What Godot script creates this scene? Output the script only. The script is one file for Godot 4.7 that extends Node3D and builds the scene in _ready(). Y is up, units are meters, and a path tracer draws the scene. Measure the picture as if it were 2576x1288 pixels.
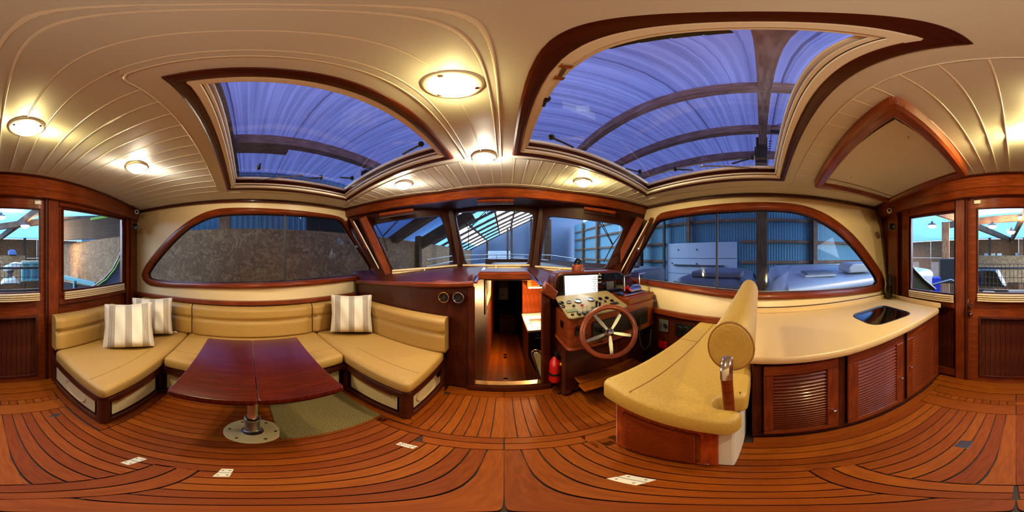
extends Node3D
# A motor yacht's deck saloon, photographed as one full turn and laid out flat. The place built here is that cabin opened
# out along its perimeter into one long room: aft door, settee, companionway, helm, galley, aft door again.
# Plan coordinates (metres): x to starboard, y up from the cabin sole, z towards the bow. lay() takes a point of the
# plan to the long room; level lines that go round the plan become curves there, upright lines stay upright.
const EYE := 1.4
const CROWN := 2.14          # headlining at the centre line; it falls by 0.05 x^2 to the sides
const K := 1.1935

var turn := 0.0              # bearing about which the plan is opened: port things -90 degrees, starboard things +90
var M := {}
var rng := RandomNumberGenerator.new()

func _ready() -> void:
	var cam := Camera3D.new()
	cam.name = "camera"
	cam.position = Vector3(0, EYE, 0)
	cam.fov = 53.1301
	cam.near = 0.05
	cam.far = 400.0
	cam.current = true
	add_child(cam)
	var we := WorldEnvironment.new()
	var env := Environment.new()
	env.background_mode = Environment.BG_SKY
	var sky := Sky.new()
	var sm := ProceduralSkyMaterial.new()
	sm.sky_top_color = Color(0.78, 0.88, 1.0)
	sm.sky_horizon_color = Color(0.82, 0.91, 1.0)
	sm.ground_horizon_color = Color(0.30, 0.34, 0.42)
	sm.ground_bottom_color = Color(0.22, 0.24, 0.28)
	sm.sky_energy_multiplier = 2.0
	sky.sky_material = sm
	env.sky = sky
	env.tonemap_mode = Environment.TONE_MAPPER_LINEAR
	env.tonemap_exposure = 1.0
	env.sdfgi_enabled = true
	env.ssao_enabled = true
	env.ssil_enabled = true
	we.environment = env
	we.name = "daylight"
	add_child(we)
	rng.seed = 7
	make_materials()
	build_shell()
	build_sole()
	build_headlining()
	build_hatches()
	build_port_wall()
	build_starboard_wall()
	build_aft_walls()
	build_bow()
	build_companionway()
	build_lamps()
	build_settee()
	build_table()
	build_pillows()
	build_helm()
	build_helm_seat()
	build_galley()
	build_fittings()
	build_shed()

# ---------------------------------------------------------------- plan to place
func lay(p: Vector3) -> Vector3:
	var r := maxf(Vector2(p.x, p.z).length(), 0.0001)
	var a := turn + wrapf(atan2(p.x, p.z) - turn, -PI, PI)
	return polar(a, r, p.y)

func polar(a: float, r: float, y: float) -> Vector3:
	var d := PI * EYE / atan2(EYE, r)
	return Vector3(d * (a / PI - 0.015528), EYE + d * atan2(y - EYE, r) / PI, -d)

func sight(px: float, py: float) -> Vector3:     # direction in plan of a point of the photograph
	var a := (px - 1268.0) * TAU / 2576.0
	var e := (644.0 - py) * PI / 1288.0
	return Vector3(sin(a) * cos(e), sin(e), cos(a) * cos(e))

func on_x(px: float, py: float, x: float) -> Vector3:
	var s := sight(px, py)
	return Vector3(0, EYE, 0) + s * (x / s.x)

func on_y(px: float, py: float, y: float) -> Vector3:
	var s := sight(px, py)
	return Vector3(0, EYE, 0) + s * ((y - EYE) / s.y)

func on_z(px: float, py: float, z: float) -> Vector3:
	var s := sight(px, py)
	return Vector3(0, EYE, 0) + s * (z / s.z)

func on_plane(px: float, py: float, o: Vector3, n: Vector3) -> Vector3:
	var s := sight(px, py)
	return Vector3(0, EYE, 0) + s * ((o - Vector3(0, EYE, 0)).dot(n) / s.dot(n))

func out_to(px: float, py: float, r: float) -> Vector3:
	var s := sight(px, py)
	return Vector3(0, EYE, 0) + s * (r / Vector2(s.x, s.z).length())

func crown_y(x: float) -> float:
	return CROWN - 0.05 * x * x

func on_crown(px: float, py: float) -> Vector3:
	var p := on_y(px, py, CROWN)
	for k in 12:
		p = on_y(px, py, crown_y(p.x))
	return p

func pix(p: Vector3) -> Vector2:                 # where a point of the plan is seen, turn-aware
	var a := turn + wrapf(atan2(p.x, p.z) - turn, -PI, PI)
	return Vector2(1268.0 + a * 2576.0 / TAU, 644.0 - atan2(p.y - EYE, Vector2(p.x, p.z).length()) * 1288.0 / PI)

# ---------------------------------------------------------------- meshes
class Geo:
	var v := PackedVector3Array()
	var n := PackedVector3Array()
	var t := PackedVector2Array()
	var i := PackedInt32Array()

func geo() -> Geo:
	return Geo.new()

func tri(g: Geo, a: int, b: int, c: int) -> void:
	var w := (g.v[c] - g.v[a]).cross(g.v[b] - g.v[a])
	if w.length_squared() < 1e-16:
		return
	if w.dot(g.n[a] + g.n[b] + g.n[c]) >= 0.0:
		g.i.append_array([a, b, c])
	else:
		g.i.append_array([a, c, b])

func grid(g: Geo, rows: Array, closed := false, laid := false) -> void:
	# rows of plan points, all of one length; grain (u) runs along the rows
	var nr: int = rows.size()
	var nc: int = rows[0].size()
	var base := g.v.size()
	var w := []
	for r in rows:
		if laid:
			w.append(r)
		else:
			var q := PackedVector3Array()
			for p in r:
				q.append(lay(p))
			w.append(q)
	var vv := 0.0
	for r in nr:
		if r > 0:
			var mid := nc / 2
			vv += rows[r][mid].distance_to(rows[r - 1][mid])
		var uu := 0.0
		for c in nc:
			if c > 0:
				uu += rows[r][c].distance_to(rows[r][c - 1])
			var c0 := maxi(c - 1, 0)
			var c1 := mini(c + 1, nc - 1)
			if closed and (c == 0 or c == nc - 1):
				c0 = nc - 2
				c1 = 1
			var r0 := maxi(r - 1, 0)
			var r1 := mini(r + 1, nr - 1)
			var dc: Vector3 = w[r][c1] - w[r][c0]
			var dr: Vector3 = w[r1][c] - w[r0][c]
			if dc.length_squared() < 1e-14:
				dc = w[r1][c1] - w[r1][c0]
				if dc.length_squared() < 1e-14:
					dc = w[r0][c1] - w[r0][c0]
			var nn := dc.cross(dr)
			g.v.append(w[r][c])
			g.n.append(nn.normalized() if nn.length_squared() > 1e-18 else Vector3.UP)
			g.t.append(Vector2(uu, vv))
	for r in nr - 1:
		for c in nc - 1:
			var a := base + r * nc + c
			tri(g, a, a + 1, a + nc)
			tri(g, a + 1, a + nc + 1, a + nc)

func cuts(a: Vector3, b: Vector3) -> int:
	var m := (a + b) * 0.5
	var r := minf(minf(Vector2(a.x, a.z).length(), Vector2(b.x, b.z).length()), Vector2(m.x, m.z).length())
	return clampi(ceili(a.distance_to(b) / (0.10 * maxf(r, 0.2))), 1, 40)

func flat(g: Geo, a: Vector3, b: Vector3, c: Vector3, d: Vector3) -> void:
	# quad a-b-c-d, grain along a-b
	var nu := maxi(cuts(a, b), cuts(d, c))
	var nv := maxi(cuts(a, d), cuts(b, c))
	var rows := []
	for j in nv + 1:
		var row := PackedVector3Array()
		var fj := float(j) / nv
		for i in nu + 1:
			var fi := float(i) / nu
			row.append(a.lerp(b, fi).lerp(d.lerp(c, fi), fj))
		rows.append(row)
	grid(g, rows)

func block(g: Geo, c: Vector3, size: Vector3, bas := Basis.IDENTITY, bev := 0.004) -> void:
	# a box with chamfered edges, grain along its longest side
	var h := size * 0.5
	var b := minf(bev, minf(h.x, minf(h.y, h.z)) * 0.8)
	var ax := [bas.x, bas.y, bas.z]
	var hh := [h.x, h.y, h.z]
	for k in 3:
		var u := (k + 1) % 3
		var w := (k + 2) % 3
		if hh[w] > hh[u]:
			var sw := u
			u = w
			w = sw
		for s in [-1.0, 1.0]:
			var o: Vector3 = c + ax[k] * (hh[k] * s)
			var eu: Vector3 = ax[u] * (hh[u] - b)
			var ew: Vector3 = ax[w] * (hh[w] - b)
			flat(g, o - eu - ew, o + eu - ew, o + eu + ew, o - eu + ew)
	if b <= 0.0005:
		return
	for k in 3:
		var u := (k + 1) % 3
		var w := (k + 2) % 3
		for su in [-1.0, 1.0]:
			for sw in [-1.0, 1.0]:
				var e: Vector3 = ax[k] * (hh[k] - b)
				var p: Vector3 = c + ax[u] * (hh[u] * su) + ax[w] * ((hh[w] - b) * sw)
				var q: Vector3 = c + ax[u] * ((hh[u] - b) * su) + ax[w] * (hh[w] * sw)
				flat(g, p - e, p + e, q + e, q - e)
	for sx in [-1.0, 1.0]:
		for sy in [-1.0, 1.0]:
			for sz in [-1.0, 1.0]:
				var px: Vector3 = c + ax[0] * (h.x * sx) + ax[1] * ((h.y - b) * sy) + ax[2] * ((h.z - b) * sz)
				var py: Vector3 = c + ax[0] * ((h.x - b) * sx) + ax[1] * (h.y * sy) + ax[2] * ((h.z - b) * sz)
				var pz: Vector3 = c + ax[0] * ((h.x - b) * sx) + ax[1] * ((h.y - b) * sy) + ax[2] * (h.z * sz)
				grid(g, [PackedVector3Array([px, py]), PackedVector3Array([px.lerp(pz, 0.5), pz])])

func box(g: Geo, x0: float, x1: float, y0: float, y1: float, z0: float, z1: float, bev := 0.004) -> void:
	block(g, Vector3(x0 + x1, y0 + y1, z0 + z1) * 0.5, Vector3(absf(x1 - x0), absf(y1 - y0), absf(z1 - z0)), Basis.IDENTITY, bev)

func bar(g: Geo, a: Vector3, b: Vector3, wide: float, thick: float, up: Vector3, bev := 0.004) -> void:
	# a straight board from a to b; thick along up, wide across
	var x := (b - a).normalized()
	var z := x.cross(up).normalized()
	var y := z.cross(x).normalized()
	block(g, (a + b) * 0.5, Vector3(a.distance_to(b), thick, wide), Basis(x, y, z), bev)

func fine(pts: Array) -> PackedVector3Array:      # more points where the way is long for its distance
	var out := PackedVector3Array()
	for k in pts.size() - 1:
		var n := cuts(pts[k], pts[k + 1])
		for j in n:
			out.append(pts[k].lerp(pts[k + 1], float(j) / n))
	out.append(pts[pts.size() - 1])
	return out

func tube(g: Geo, way: Array, rad: float, n := 10, rad_end := -1.0) -> void:
	var pts := fine(way)
	var m := pts.size()
	var rows := []
	var last := Vector3.ZERO
	var total := 0.0
	for k in m - 1:
		total += pts[k].distance_to(pts[k + 1])
	var run := 0.0
	for k in m:
		if k > 0:
			run += pts[k].distance_to(pts[k - 1])
		var t := (pts[mini(k + 1, m - 1)] - pts[maxi(k - 1, 0)]).normalized()
		if last == Vector3.ZERO:
			last = t.cross(Vector3(0.31, 0.9, 0.17)).normalized()
		last = (last - t * last.dot(t)).normalized()
		var side := t.cross(last)
		var rr := rad if rad_end < 0.0 else lerpf(rad, rad_end, run / maxf(total, 1e-6))
		var ring := PackedVector3Array()
		for j in n + 1:
			var a := TAU * j / n
			ring.append(pts[k] + (last * cos(a) + side * sin(a)) * rr)
		if k == 0:
			var cap := PackedVector3Array()
			for j in n + 1:
				cap.append(pts[k])
			grid(g, [cap, ring], true)
		rows.append(ring)
		if k == m - 1:
			var cap := PackedVector3Array()
			for j in n + 1:
				cap.append(pts[k])
			grid(g, [ring, cap], true)
	grid(g, rows, true)

func lathe(g: Geo, o: Vector3, axis: Vector3, prof: Array, n := 20) -> void:
	# prof: Vector2(radius, height along axis); a zero-length step makes a hard edge
	var ax := axis.normalized()
	var u := ax.cross(Vector3(0.13, 0.2, 0.97)).normalized() if absf(ax.z) < 0.9 else ax.cross(Vector3(0.97, 0.2, 0.1)).normalized()
	var w := ax.cross(u)
	var rows := []
	for k in prof.size():
		var ring := PackedVector3Array()
		for j in n + 1:
			var a := TAU * j / n
			ring.append(o + ax * prof[k].y + (u * cos(a) + w * sin(a)) * prof[k].x)
		if k > 0 and prof[k] == prof[k - 1]:
			if rows.size() > 1:
				grid(g, rows, true)
			rows = []
		rows.append(ring)
	if rows.size() > 1:
		grid(g, rows, true)

func sweep(g: Geo, way: PackedVector3Array, prof: Array, up: Vector3, closed := false, hard := false) -> void:
	# carries a closed profile (x across, y along up) along a way whose points lie square to up
	var m := way.size()
	var lines := []
	for q in prof.size() + 1:
		lines.append(PackedVector3Array())
	for k in m + (1 if closed else 0):
		var kk := k % m
		var p := way[kk]
		var a := way[(kk - 1 + m) % m] if (closed or kk > 0) else p
		var b := way[(kk + 1) % m] if (closed or kk < m - 1) else p
		var t0 := (p - a).normalized() if p != a else (b - p).normalized()
		var t1 := (b - p).normalized() if b != p else t0
		var t := (t0 + t1).normalized()
		var side := t.cross(up).normalized()
		var stretch := 1.0 / maxf(t.dot(t1), 0.5)
		for q in prof.size() + 1:
			var s: Vector2 = prof[q % prof.size()]
			lines[q].append(p + side * (s.x * stretch) + up * s.y)
	if hard:
		for q in prof.size():
			grid(g, [lines[q], lines[q + 1]], closed)
	else:
		var cols := []
		for q in lines:
			cols.append(q)
		grid(g, cols)
	if not closed:
		for e in [0, m - 1]:
			var mid := Vector3.ZERO
			for q in prof.size():
				mid += lines[q][e]
			mid /= prof.size()
			var ra := PackedVector3Array()
			var rb := PackedVector3Array()
			for q in prof.size() + 1:
				ra.append(lines[q][e])
				rb.append(mid)
			grid(g, [ra, rb])

func round_prof(w: float, h: float, b: float) -> Array:   # rectangle w by h with rounded upper corners, base at 0
	return [Vector2(-w / 2, 0), Vector2(-w / 2, h - b), Vector2(-w / 2 + b * 0.3, h - b * 0.3), Vector2(-w / 2 + b, h),
		Vector2(w / 2 - b, h), Vector2(w / 2 - b * 0.3, h - b * 0.3), Vector2(w / 2, h - b), Vector2(w / 2, 0)]

func sheet(g: Geo, poly: PackedVector2Array, to: Callable, longest: float, eps := 0.002, metres: Variant = null) -> void:
	# fills a polygon; to() takes its points to the laid-out place
	var ids := Geometry2D.triangulate_polygon(poly)
	if ids.is_empty():
		return
	var known := {}
	var stack := []
	for k in range(0, ids.size(), 3):
		stack.append([poly[ids[k]], poly[ids[k + 1]], poly[ids[k + 2]]])
	while stack:
		var q: Array = stack.pop_back()
		var a: Vector2 = q[0]
		var b: Vector2 = q[1]
		var c: Vector2 = q[2]
		var la := b.distance_to(c) > longest
		var lb := c.distance_to(a) > longest
		var lc := a.distance_to(b) > longest
		var n := int(la) + int(lb) + int(lc)
		if n == 0:
			var id := []
			for p: Vector2 in q:
				if not known.has(p):
					known[p] = g.v.size()
					var w: Vector3 = to.call(p)
					var du: Vector3 = to.call(p + Vector2(eps, 0)) - w
					var dv: Vector3 = to.call(p + Vector2(0, eps)) - w
					g.v.append(w)
					g.n.append(du.cross(dv).normalized())
					g.t.append(metres.call(p) if metres != null else p)
				id.append(known[p])
			tri(g, id[0], id[1], id[2])
		elif n == 3:
			var ma := (b + c) * 0.5
			var mb := (c + a) * 0.5
			var mc := (a + b) * 0.5
			stack.append_array([[a, mc, mb], [mc, b, ma], [mb, ma, c], [ma, mb, mc]])
		else:
			if not la:
				var t := a
				if lb and not lc:
					a = b; b = c; c = t
				elif lc:
					a = c; c = b; b = t
			# now b-c is long
			var m := (b + c) * 0.5
			stack.append_array([[a, b, m], [a, m, c]])

func with_holes(outer: PackedVector2Array, holes: Array, step: float) -> Array:
	# cuts a polygon with holes into upright strips without holes
	var lo := outer[0].x
	var hi := outer[0].x
	for p in outer:
		lo = minf(lo, p.x)
		hi = maxf(hi, p.x)
	var xs := [lo]
	var n := maxi(1, ceili((hi - lo) / step))
	for k in n:
		xs.append(lo + (hi - lo) * (k + 1) / n)
	for h in holes:            # a strip border through every hole
		var c := 0.0
		for p in h:
			c += p.x
		xs.append(c / h.size())
	xs.sort()
	var out := []
	for k in xs.size() - 1:
		if xs[k + 1] - xs[k] < 1e-5:
			continue
		var strip := PackedVector2Array([Vector2(xs[k], -1e4), Vector2(xs[k + 1], -1e4), Vector2(xs[k + 1], 1e4), Vector2(xs[k], 1e4)])
		var bits: Array = Array(Geometry2D.intersect_polygons(outer, strip), TYPE_NIL, "", null)
		for h in holes:
			var next := []
			for b in bits:
				next.append_array(Geometry2D.clip_polygons(b, h))
			bits = next
		for b in bits:
			if b.size() >= 3:
				out.append(b)
	return out

func inset(poly: PackedVector2Array, by: float) -> PackedVector2Array:
	var m := poly.size()
	var area := 0.0
	for k in m:
		area += poly[k].cross(poly[(k + 1) % m])
	var s := signf(area)
	var out := PackedVector2Array()
	for k in m:
		var t0 := (poly[k] - poly[(k - 1 + m) % m]).normalized()
		var t1 := (poly[(k + 1) % m] - poly[k]).normalized()
		var t := (t0 + t1).normalized()
		var n := Vector2(-t.y, t.x) * s
		out.append(poly[k] + n * (by / maxf(t.dot(t1), 0.4)))
	return out

func rounded(poly: Array, rad: float, n := 4) -> PackedVector2Array:
	var out := PackedVector2Array()
	var m := poly.size()
	for k in m:
		var p: Vector2 = poly[k]
		var a: Vector2 = (poly[(k - 1 + m) % m] - p)
		var b: Vector2 = (poly[(k + 1) % m] - p)
		var r := minf(rad, minf(a.length(), b.length()) * 0.45)
		var pa := p + a.normalized() * r
		var pb := p + b.normalized() * r
		for j in n + 1:
			var f := float(j) / n
			out.append(pa.lerp(p, f).lerp(p.lerp(pb, f), f))
	return out

func close_pts(poly: PackedVector2Array, gap: float) -> PackedVector2Array:
	var out := PackedVector2Array()
	for k in poly.size():
		var a := poly[k]
		var b := poly[(k + 1) % poly.size()]
		var n := maxi(1, ceili(a.distance_to(b) / gap))
		for j in n:
			out.append(a.lerp(b, float(j) / n))
	return out

func slab(g: Geo, poly: PackedVector2Array, o: Vector3, u: Vector3, v: Vector3, w: Vector3, rad := 0.003, gap := 0.06) -> void:
	# a plate or a cushion: polygon in the plane o,u,v, thick by w, its edges rounded by rad
	var p := close_pts(poly, gap)
	var h := w.length()
	var up := w / h
	var r := minf(rad, h * 0.45)
	var steps := [[r, 0.0], [r * 0.3, r * 0.3], [0.0, r], [0.0, h - r], [r * 0.3, h - r * 0.3], [r, h]]
	var rows := []
	for s in steps:
		var q := inset(p, s[0]) if s[0] > 0.0 else p
		var row := PackedVector3Array()
		for k in q.size() + 1:
			var c := q[k % q.size()]
			row.append(o + u * c.x + v * c.y + up * s[1])
		rows.append(row)
	grid(g, rows, true)
	var caps := [inset(p, r)]
	if Geometry2D.triangulate_polygon(caps[0]).is_empty():
		caps = Array(Geometry2D.offset_polygon(p, -r), TYPE_NIL, "", null)
	for q in caps:
		sheet(g, q, func(c: Vector2): return lay(o + u * c.x + v * c.y), gap * 1.6)
		sheet(g, q, func(c: Vector2): return lay(o + u * c.x + v * c.y + w), gap * 1.6)

func plate(g: Geo, pts: Array, w: Vector3, rad := 0.002, gap := 0.06) -> void:
	# a flat plate through plan points that lie in one plane, thick by w
	var o: Vector3 = pts[0]
	var n := w.normalized()
	var u := Vector3.UP.cross(n)
	if u.length() < 0.2:
		u = Vector3.RIGHT
	u = (u - n * u.dot(n)).normalized()
	var v := n.cross(u)
	var poly := PackedVector2Array()
	for p: Vector3 in pts:
		poly.append(Vector2((p - o).dot(u), (p - o).dot(v)))
	slab(g, poly, o, u, v, w, rad, gap)

# ---------------------------------------------------------------- nodes
func thing(called: String, label: String, category: String, at: Vector3, group := "") -> Node3D:
	var o := Node3D.new()
	o.name = numbered(called)
	add_child(o)
	o.position = lay(at)
	tag(o, label, category, group)
	return o

func numbered(called: String) -> String:
	if not has_node(NodePath(called)):
		return called
	var k := 1
	while has_node(NodePath("%s_%03d" % [called, k])):
		k += 1
	return "%s_%03d" % [called, k]

func tag(o: Node, label: String, category := "", group := "", kind := "") -> Node:
	if label: o.set_meta("label", label)
	if category: o.set_meta("category", category)
	if group: o.set_meta("group", group)
	if kind: o.set_meta("kind", kind)
	return o

func part(parent: Node3D, called: String, g: Geo, m: Material, label := "") -> MeshInstance3D:
	var o := MeshInstance3D.new()
	o.name = numbered(called) if parent == self else called
	parent.add_child(o, true)
	var from := parent.global_position if parent != self else Vector3.ZERO
	if parent == self and g.v.size():
		from = g.v[0]
		for p in g.v:
			from = Vector3(minf(from.x, p.x), minf(from.y, p.y), minf(from.z, p.z))
		o.position = from
	var v := PackedVector3Array()
	v.resize(g.v.size())
	for k in g.v.size():
		v[k] = g.v[k] - from
	var arr := []
	arr.resize(Mesh.ARRAY_MAX)
	arr[Mesh.ARRAY_VERTEX] = v
	arr[Mesh.ARRAY_NORMAL] = g.n
	arr[Mesh.ARRAY_TEX_UV] = g.t
	arr[Mesh.ARRAY_INDEX] = g.i
	var mesh := ArrayMesh.new()
	mesh.add_surface_from_arrays(Mesh.PRIMITIVE_TRIANGLES, arr)
	mesh.surface_set_material(0, m)
	o.mesh = mesh
	if label: o.set_meta("label", label)
	return o

func solo(called: String, label: String, category: String, g: Geo, m: Material, group := "") -> MeshInstance3D:
	var o := part(self, called, g, m)
	tag(o, label, category, group)
	return o

func structure(called: String, g: Geo, m: Material, label := "") -> MeshInstance3D:
	var o := part(self, called, g, m)
	tag(o, label, "", "", "structure")
	return o

func V(x: float, y: float, z: float) -> Vector3:
	return Vector3(x, y, z)

func P2(a: Array) -> PackedVector2Array:
	var out := PackedVector2Array()
	for k in range(0, a.size(), 2):
		out.append(Vector2(a[k], a[k + 1]))
	return out

# ---------------------------------------------------------------- materials
func noise_image(size: int, freq: float, oct: int, sd: int, kind := FastNoiseLite.TYPE_SIMPLEX_SMOOTH) -> Image:
	var f := FastNoiseLite.new()
	f.seed = sd
	f.noise_type = kind
	f.frequency = freq
	f.fractal_octaves = oct
	return f.get_seamless_image(size, size, false, false, 0.15)

func ramp_image(im: Image, lo: Color, hi: Color, lo_at := 0.25, hi_at := 0.75) -> Image:
	var out := Image.create(im.get_width(), im.get_height(), false, Image.FORMAT_RGB8)
	for y in im.get_height():
		for x in im.get_width():
			var f := clampf((im.get_pixel(x, y).r - lo_at) / (hi_at - lo_at), 0.0, 1.0)
			out.set_pixel(x, y, lo.lerp(hi, f))
	return out

func tex(im: Image) -> ImageTexture:
	return ImageTexture.create_from_image(im)

func mat(called: String, c: Color, rough := 0.6, metal := 0.0) -> StandardMaterial3D:
	var m := StandardMaterial3D.new()
	m.resource_name = called
	m.albedo_color = c
	m.roughness = rough
	m.metallic = metal
	m.cull_mode = BaseMaterial3D.CULL_DISABLED
	M[called] = m
	return m

func wood(called: String, c: Color, rough: float, coat: float, grain: Texture2D, scale: Vector2) -> StandardMaterial3D:
	var m := mat(called, c, rough)
	m.albedo_texture = grain
	m.uv1_scale = Vector3(scale.x, scale.y, 1)
	m.metallic_specular = 0.32
	if coat > 0.0:
		m.clearcoat_enabled = true
		m.clearcoat = coat
		m.clearcoat_roughness = 0.12
	return m

func make_materials() -> void:
	var n1 := noise_image(256, 0.012, 4, 3)
	var grain := tex(ramp_image(n1, Color(0.80, 0.74, 0.70), Color(1.0, 1.0, 1.0), 0.2, 0.8))
	var n2 := noise_image(256, 0.02, 4, 11)
	var grain2 := tex(ramp_image(n2, Color(0.88, 0.82, 0.76), Color(1.0, 0.98, 0.95), 0.2, 0.8))
	for k in 5:
		var tone: Color = [Color(0.54, 0.265, 0.04), Color(0.57, 0.285, 0.045), Color(0.505, 0.235, 0.03), Color(0.59, 0.31, 0.055), Color(0.55, 0.27, 0.04)][k]
		var w := wood("teak_%d" % k, tone, 0.55, 0.0, grain2, Vector2(1.3, 14.0))
		w.uv1_offset = Vector3(0.21 * k, 0.37 * k, 0)
		w.metallic_specular = 0.18
	mat("caulk", Color(0.15, 0.035, 0.025), 0.8)
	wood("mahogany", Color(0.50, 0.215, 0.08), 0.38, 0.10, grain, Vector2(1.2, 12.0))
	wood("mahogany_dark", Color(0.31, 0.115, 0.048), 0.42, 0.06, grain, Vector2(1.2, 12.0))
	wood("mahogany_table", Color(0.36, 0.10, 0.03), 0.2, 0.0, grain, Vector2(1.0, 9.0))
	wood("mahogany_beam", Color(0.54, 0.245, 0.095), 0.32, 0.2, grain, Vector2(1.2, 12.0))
	wood("mahogany_shaded", Color(0.23, 0.085, 0.04), 0.45, 0.0, grain, Vector2(1.2, 12.0))  # darkened mahogany: shade below the deck beam is put into the colour
	wood("mahogany_slat_lit", Color(0.70, 0.29, 0.085), 0.45, 0.0, grain, Vector2(1.2, 12.0))  # mahogany brightened in colour to make up for weak light on the slats
	# vinyl, leather, cloth
	var pores := noise_image(256, 0.09, 3, 5)
	var bump := pores.duplicate()
	for pair in [["headliner", Color(0.83, 0.825, 0.79), 0.5], ["cream_wall", Color(0.93, 0.84, 0.66), 0.42]]:
		var m := mat(pair[0], pair[1], pair[2])
		m.heightmap_enabled = true
		m.heightmap_texture = tex(bump)
		m.heightmap_scale = 0.015
		m.uv1_scale = Vector3(6, 6, 1)
	var hide := noise_image(256, 0.05, 4, 8)
	var hide_c := tex(ramp_image(hide, Color(0.95, 0.94, 0.92), Color(1, 1, 1)))
	for pair in [["leather", Color(0.71, 0.56, 0.29), 0.55], ["leather_helm", Color(0.80, 0.655, 0.30), 0.5]]:
		var m := mat(pair[0], pair[1], pair[2])
		m.albedo_texture = hide_c
		if pair[0] == "leather":
			m.heightmap_enabled = true
			m.heightmap_texture = tex(hide)
			m.heightmap_scale = 0.008
		m.uv1_scale = Vector3(5, 5, 1)
	mat("piping", Color(0.62, 0.44, 0.18), 0.5)
	var cream := mat("cream_panel", Color(0.86, 0.80, 0.62), 0.45)
	cream.metallic_specular = 0.5
	var st := Image.create(256, 256, false, Image.FORMAT_RGB8)
	var weave := noise_image(256, 0.2, 2, 21)
	for y in 256:
		for x in 256:
			var c := Color(0.93, 0.90, 0.84)
			var fx := x / 256.0
			for s in [[0.10, 0.24], [0.44, 0.57], [0.77, 0.91]]:
				if fx > s[0] and fx < s[1]:
					c = Color(0.84, 0.79, 0.72)
					if fmod((fx - s[0]) / (s[1] - s[0]) * 7.0, 1.0) < 0.42:
						c = Color(0.42, 0.38, 0.37)
			c = c * (0.93 + 0.09 * weave.get_pixel(x, y).r)
			st.set_pixel(x, y, c)
	var pl := mat("pillow_cloth", Color(1, 1, 1), 0.9)
	pl.albedo_texture = tex(st)
	pl.rim_enabled = true
	pl.rim = 0.3
	mat("pillow_plain", Color(0.88, 0.84, 0.76), 0.9)
	var cw := Image.create(64, 64, false, Image.FORMAT_RGB8)
	var cn := noise_image(64, 0.1, 2, 31)
	for y in 64:
		for x in 64:
			var a := sin(TAU * x / 16.0 + (PI if (y / 8) % 2 == 0 else 0.0)) * 0.5 + 0.5
			var b := sin(TAU * y / 8.0) * 0.5 + 0.5
			var f := 0.35 * a + 0.35 * b + 0.4 * cn.get_pixel(x, y).r
			cw.set_pixel(x, y, Color(0.30, 0.25, 0.12).lerp(Color(0.66, 0.58, 0.36), clampf(f, 0, 1)))
	var cp := mat("carpet", Color(0.86, 0.86, 0.74), 0.95)
	cp.albedo_texture = tex(cw)
	cp.uv1_scale = Vector3(11, 11, 1)
	cp.heightmap_enabled = true
	cp.heightmap_texture = tex(cw)
	cp.heightmap_scale = 0.3
	var laminate := mat("laminate", Color(0.92, 0.80, 0.60), 0.4)
	laminate.albedo_texture = tex(ramp_image(noise_image(256, 0.3, 2, 41), Color(0.92, 0.91, 0.9), Color(1, 1, 1)))
	laminate.uv1_scale = Vector3(3, 3, 1)
	# metal, plastic, glass
	mat("chrome", Color(0.86, 0.86, 0.86), 0.09, 1.0)
	mat("steel", Color(0.60, 0.59, 0.57), 0.28, 1.0)
	mat("brass", Color(0.86, 0.66, 0.30), 0.18, 1.0)
	mat("black", Color(0.035, 0.035, 0.04), 0.4)
	mat("black_gloss", Color(0.03, 0.035, 0.045), 0.08)
	mat("grey_plastic", Color(0.32, 0.31, 0.29), 0.5)
	mat("white", Color(0.88, 0.87, 0.84), 0.4)
	mat("white_alloy", Color(0.93, 0.91, 0.85), 0.35)
	mat("bead_cream", Color(0.95, 0.93, 0.86), 0.3)
	mat("blind", Color(0.88, 0.80, 0.66), 0.75)
	mat("console_beige", Color(0.50, 0.43, 0.29), 0.45)
	mat("red", Color(0.72, 0.05, 0.05), 0.35)
	mat("yellow", Color(0.95, 0.66, 0.10), 0.5)
	mat("blue", Color(0.10, 0.35, 0.85), 0.5)
	mat("cyan", Color(0.15, 0.72, 0.92), 0.5)
	mat("green_dim", Color(0.34, 0.40, 0.24), 0.3)
	mat("paper", Color(0.93, 0.92, 0.86), 0.8)
	mat("rubber", Color(0.06, 0.06, 0.06), 0.85)
	var gl := mat("glass", Color(1, 1, 1, 0.01), 0.02)
	gl.transparency = BaseMaterial3D.TRANSPARENCY_ALPHA
	gl.metallic_specular = 0.2
	var gs := mat("smoked_glass", Color(0.10, 0.11, 0.14, 0.32), 0.03)
	gs.transparency = BaseMaterial3D.TRANSPARENCY_ALPHA
	gs.metallic_specular = 0.3
	var gt := mat("tinted_glass", Color(0.10, 0.13, 0.20, 0.25), 0.03)
	gt.transparency = BaseMaterial3D.TRANSPARENCY_ALPHA
	gt.metallic_specular = 0.3
	var bulb := mat("lamp_glow", Color(1, 0.96, 0.86), 0.4)
	bulb.emission_enabled = true
	bulb.emission = Color(1.0, 0.93, 0.74)
	bulb.emission_energy_multiplier = 3.0
	var scr := mat("screen_glow", Color(0.9, 0.95, 0.95), 0.3)
	scr.emission_enabled = true
	scr.emission = Color(0.97, 1.0, 0.98)
	scr.emission_energy_multiplier = 1.3
	var cool := mat("shed_lamp_glow", Color(1, 1, 0.95), 0.4)
	cool.emission_enabled = true
	cool.emission = Color(1.0, 0.97, 0.88)
	cool.emission_energy_multiplier = 3.0
	# the shed
	var osb := Image.create(512, 512, false, Image.FORMAT_RGB8)
	osb.fill(Color(0.62, 0.49, 0.35))
	var r := RandomNumberGenerator.new()
	r.seed = 99
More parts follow.
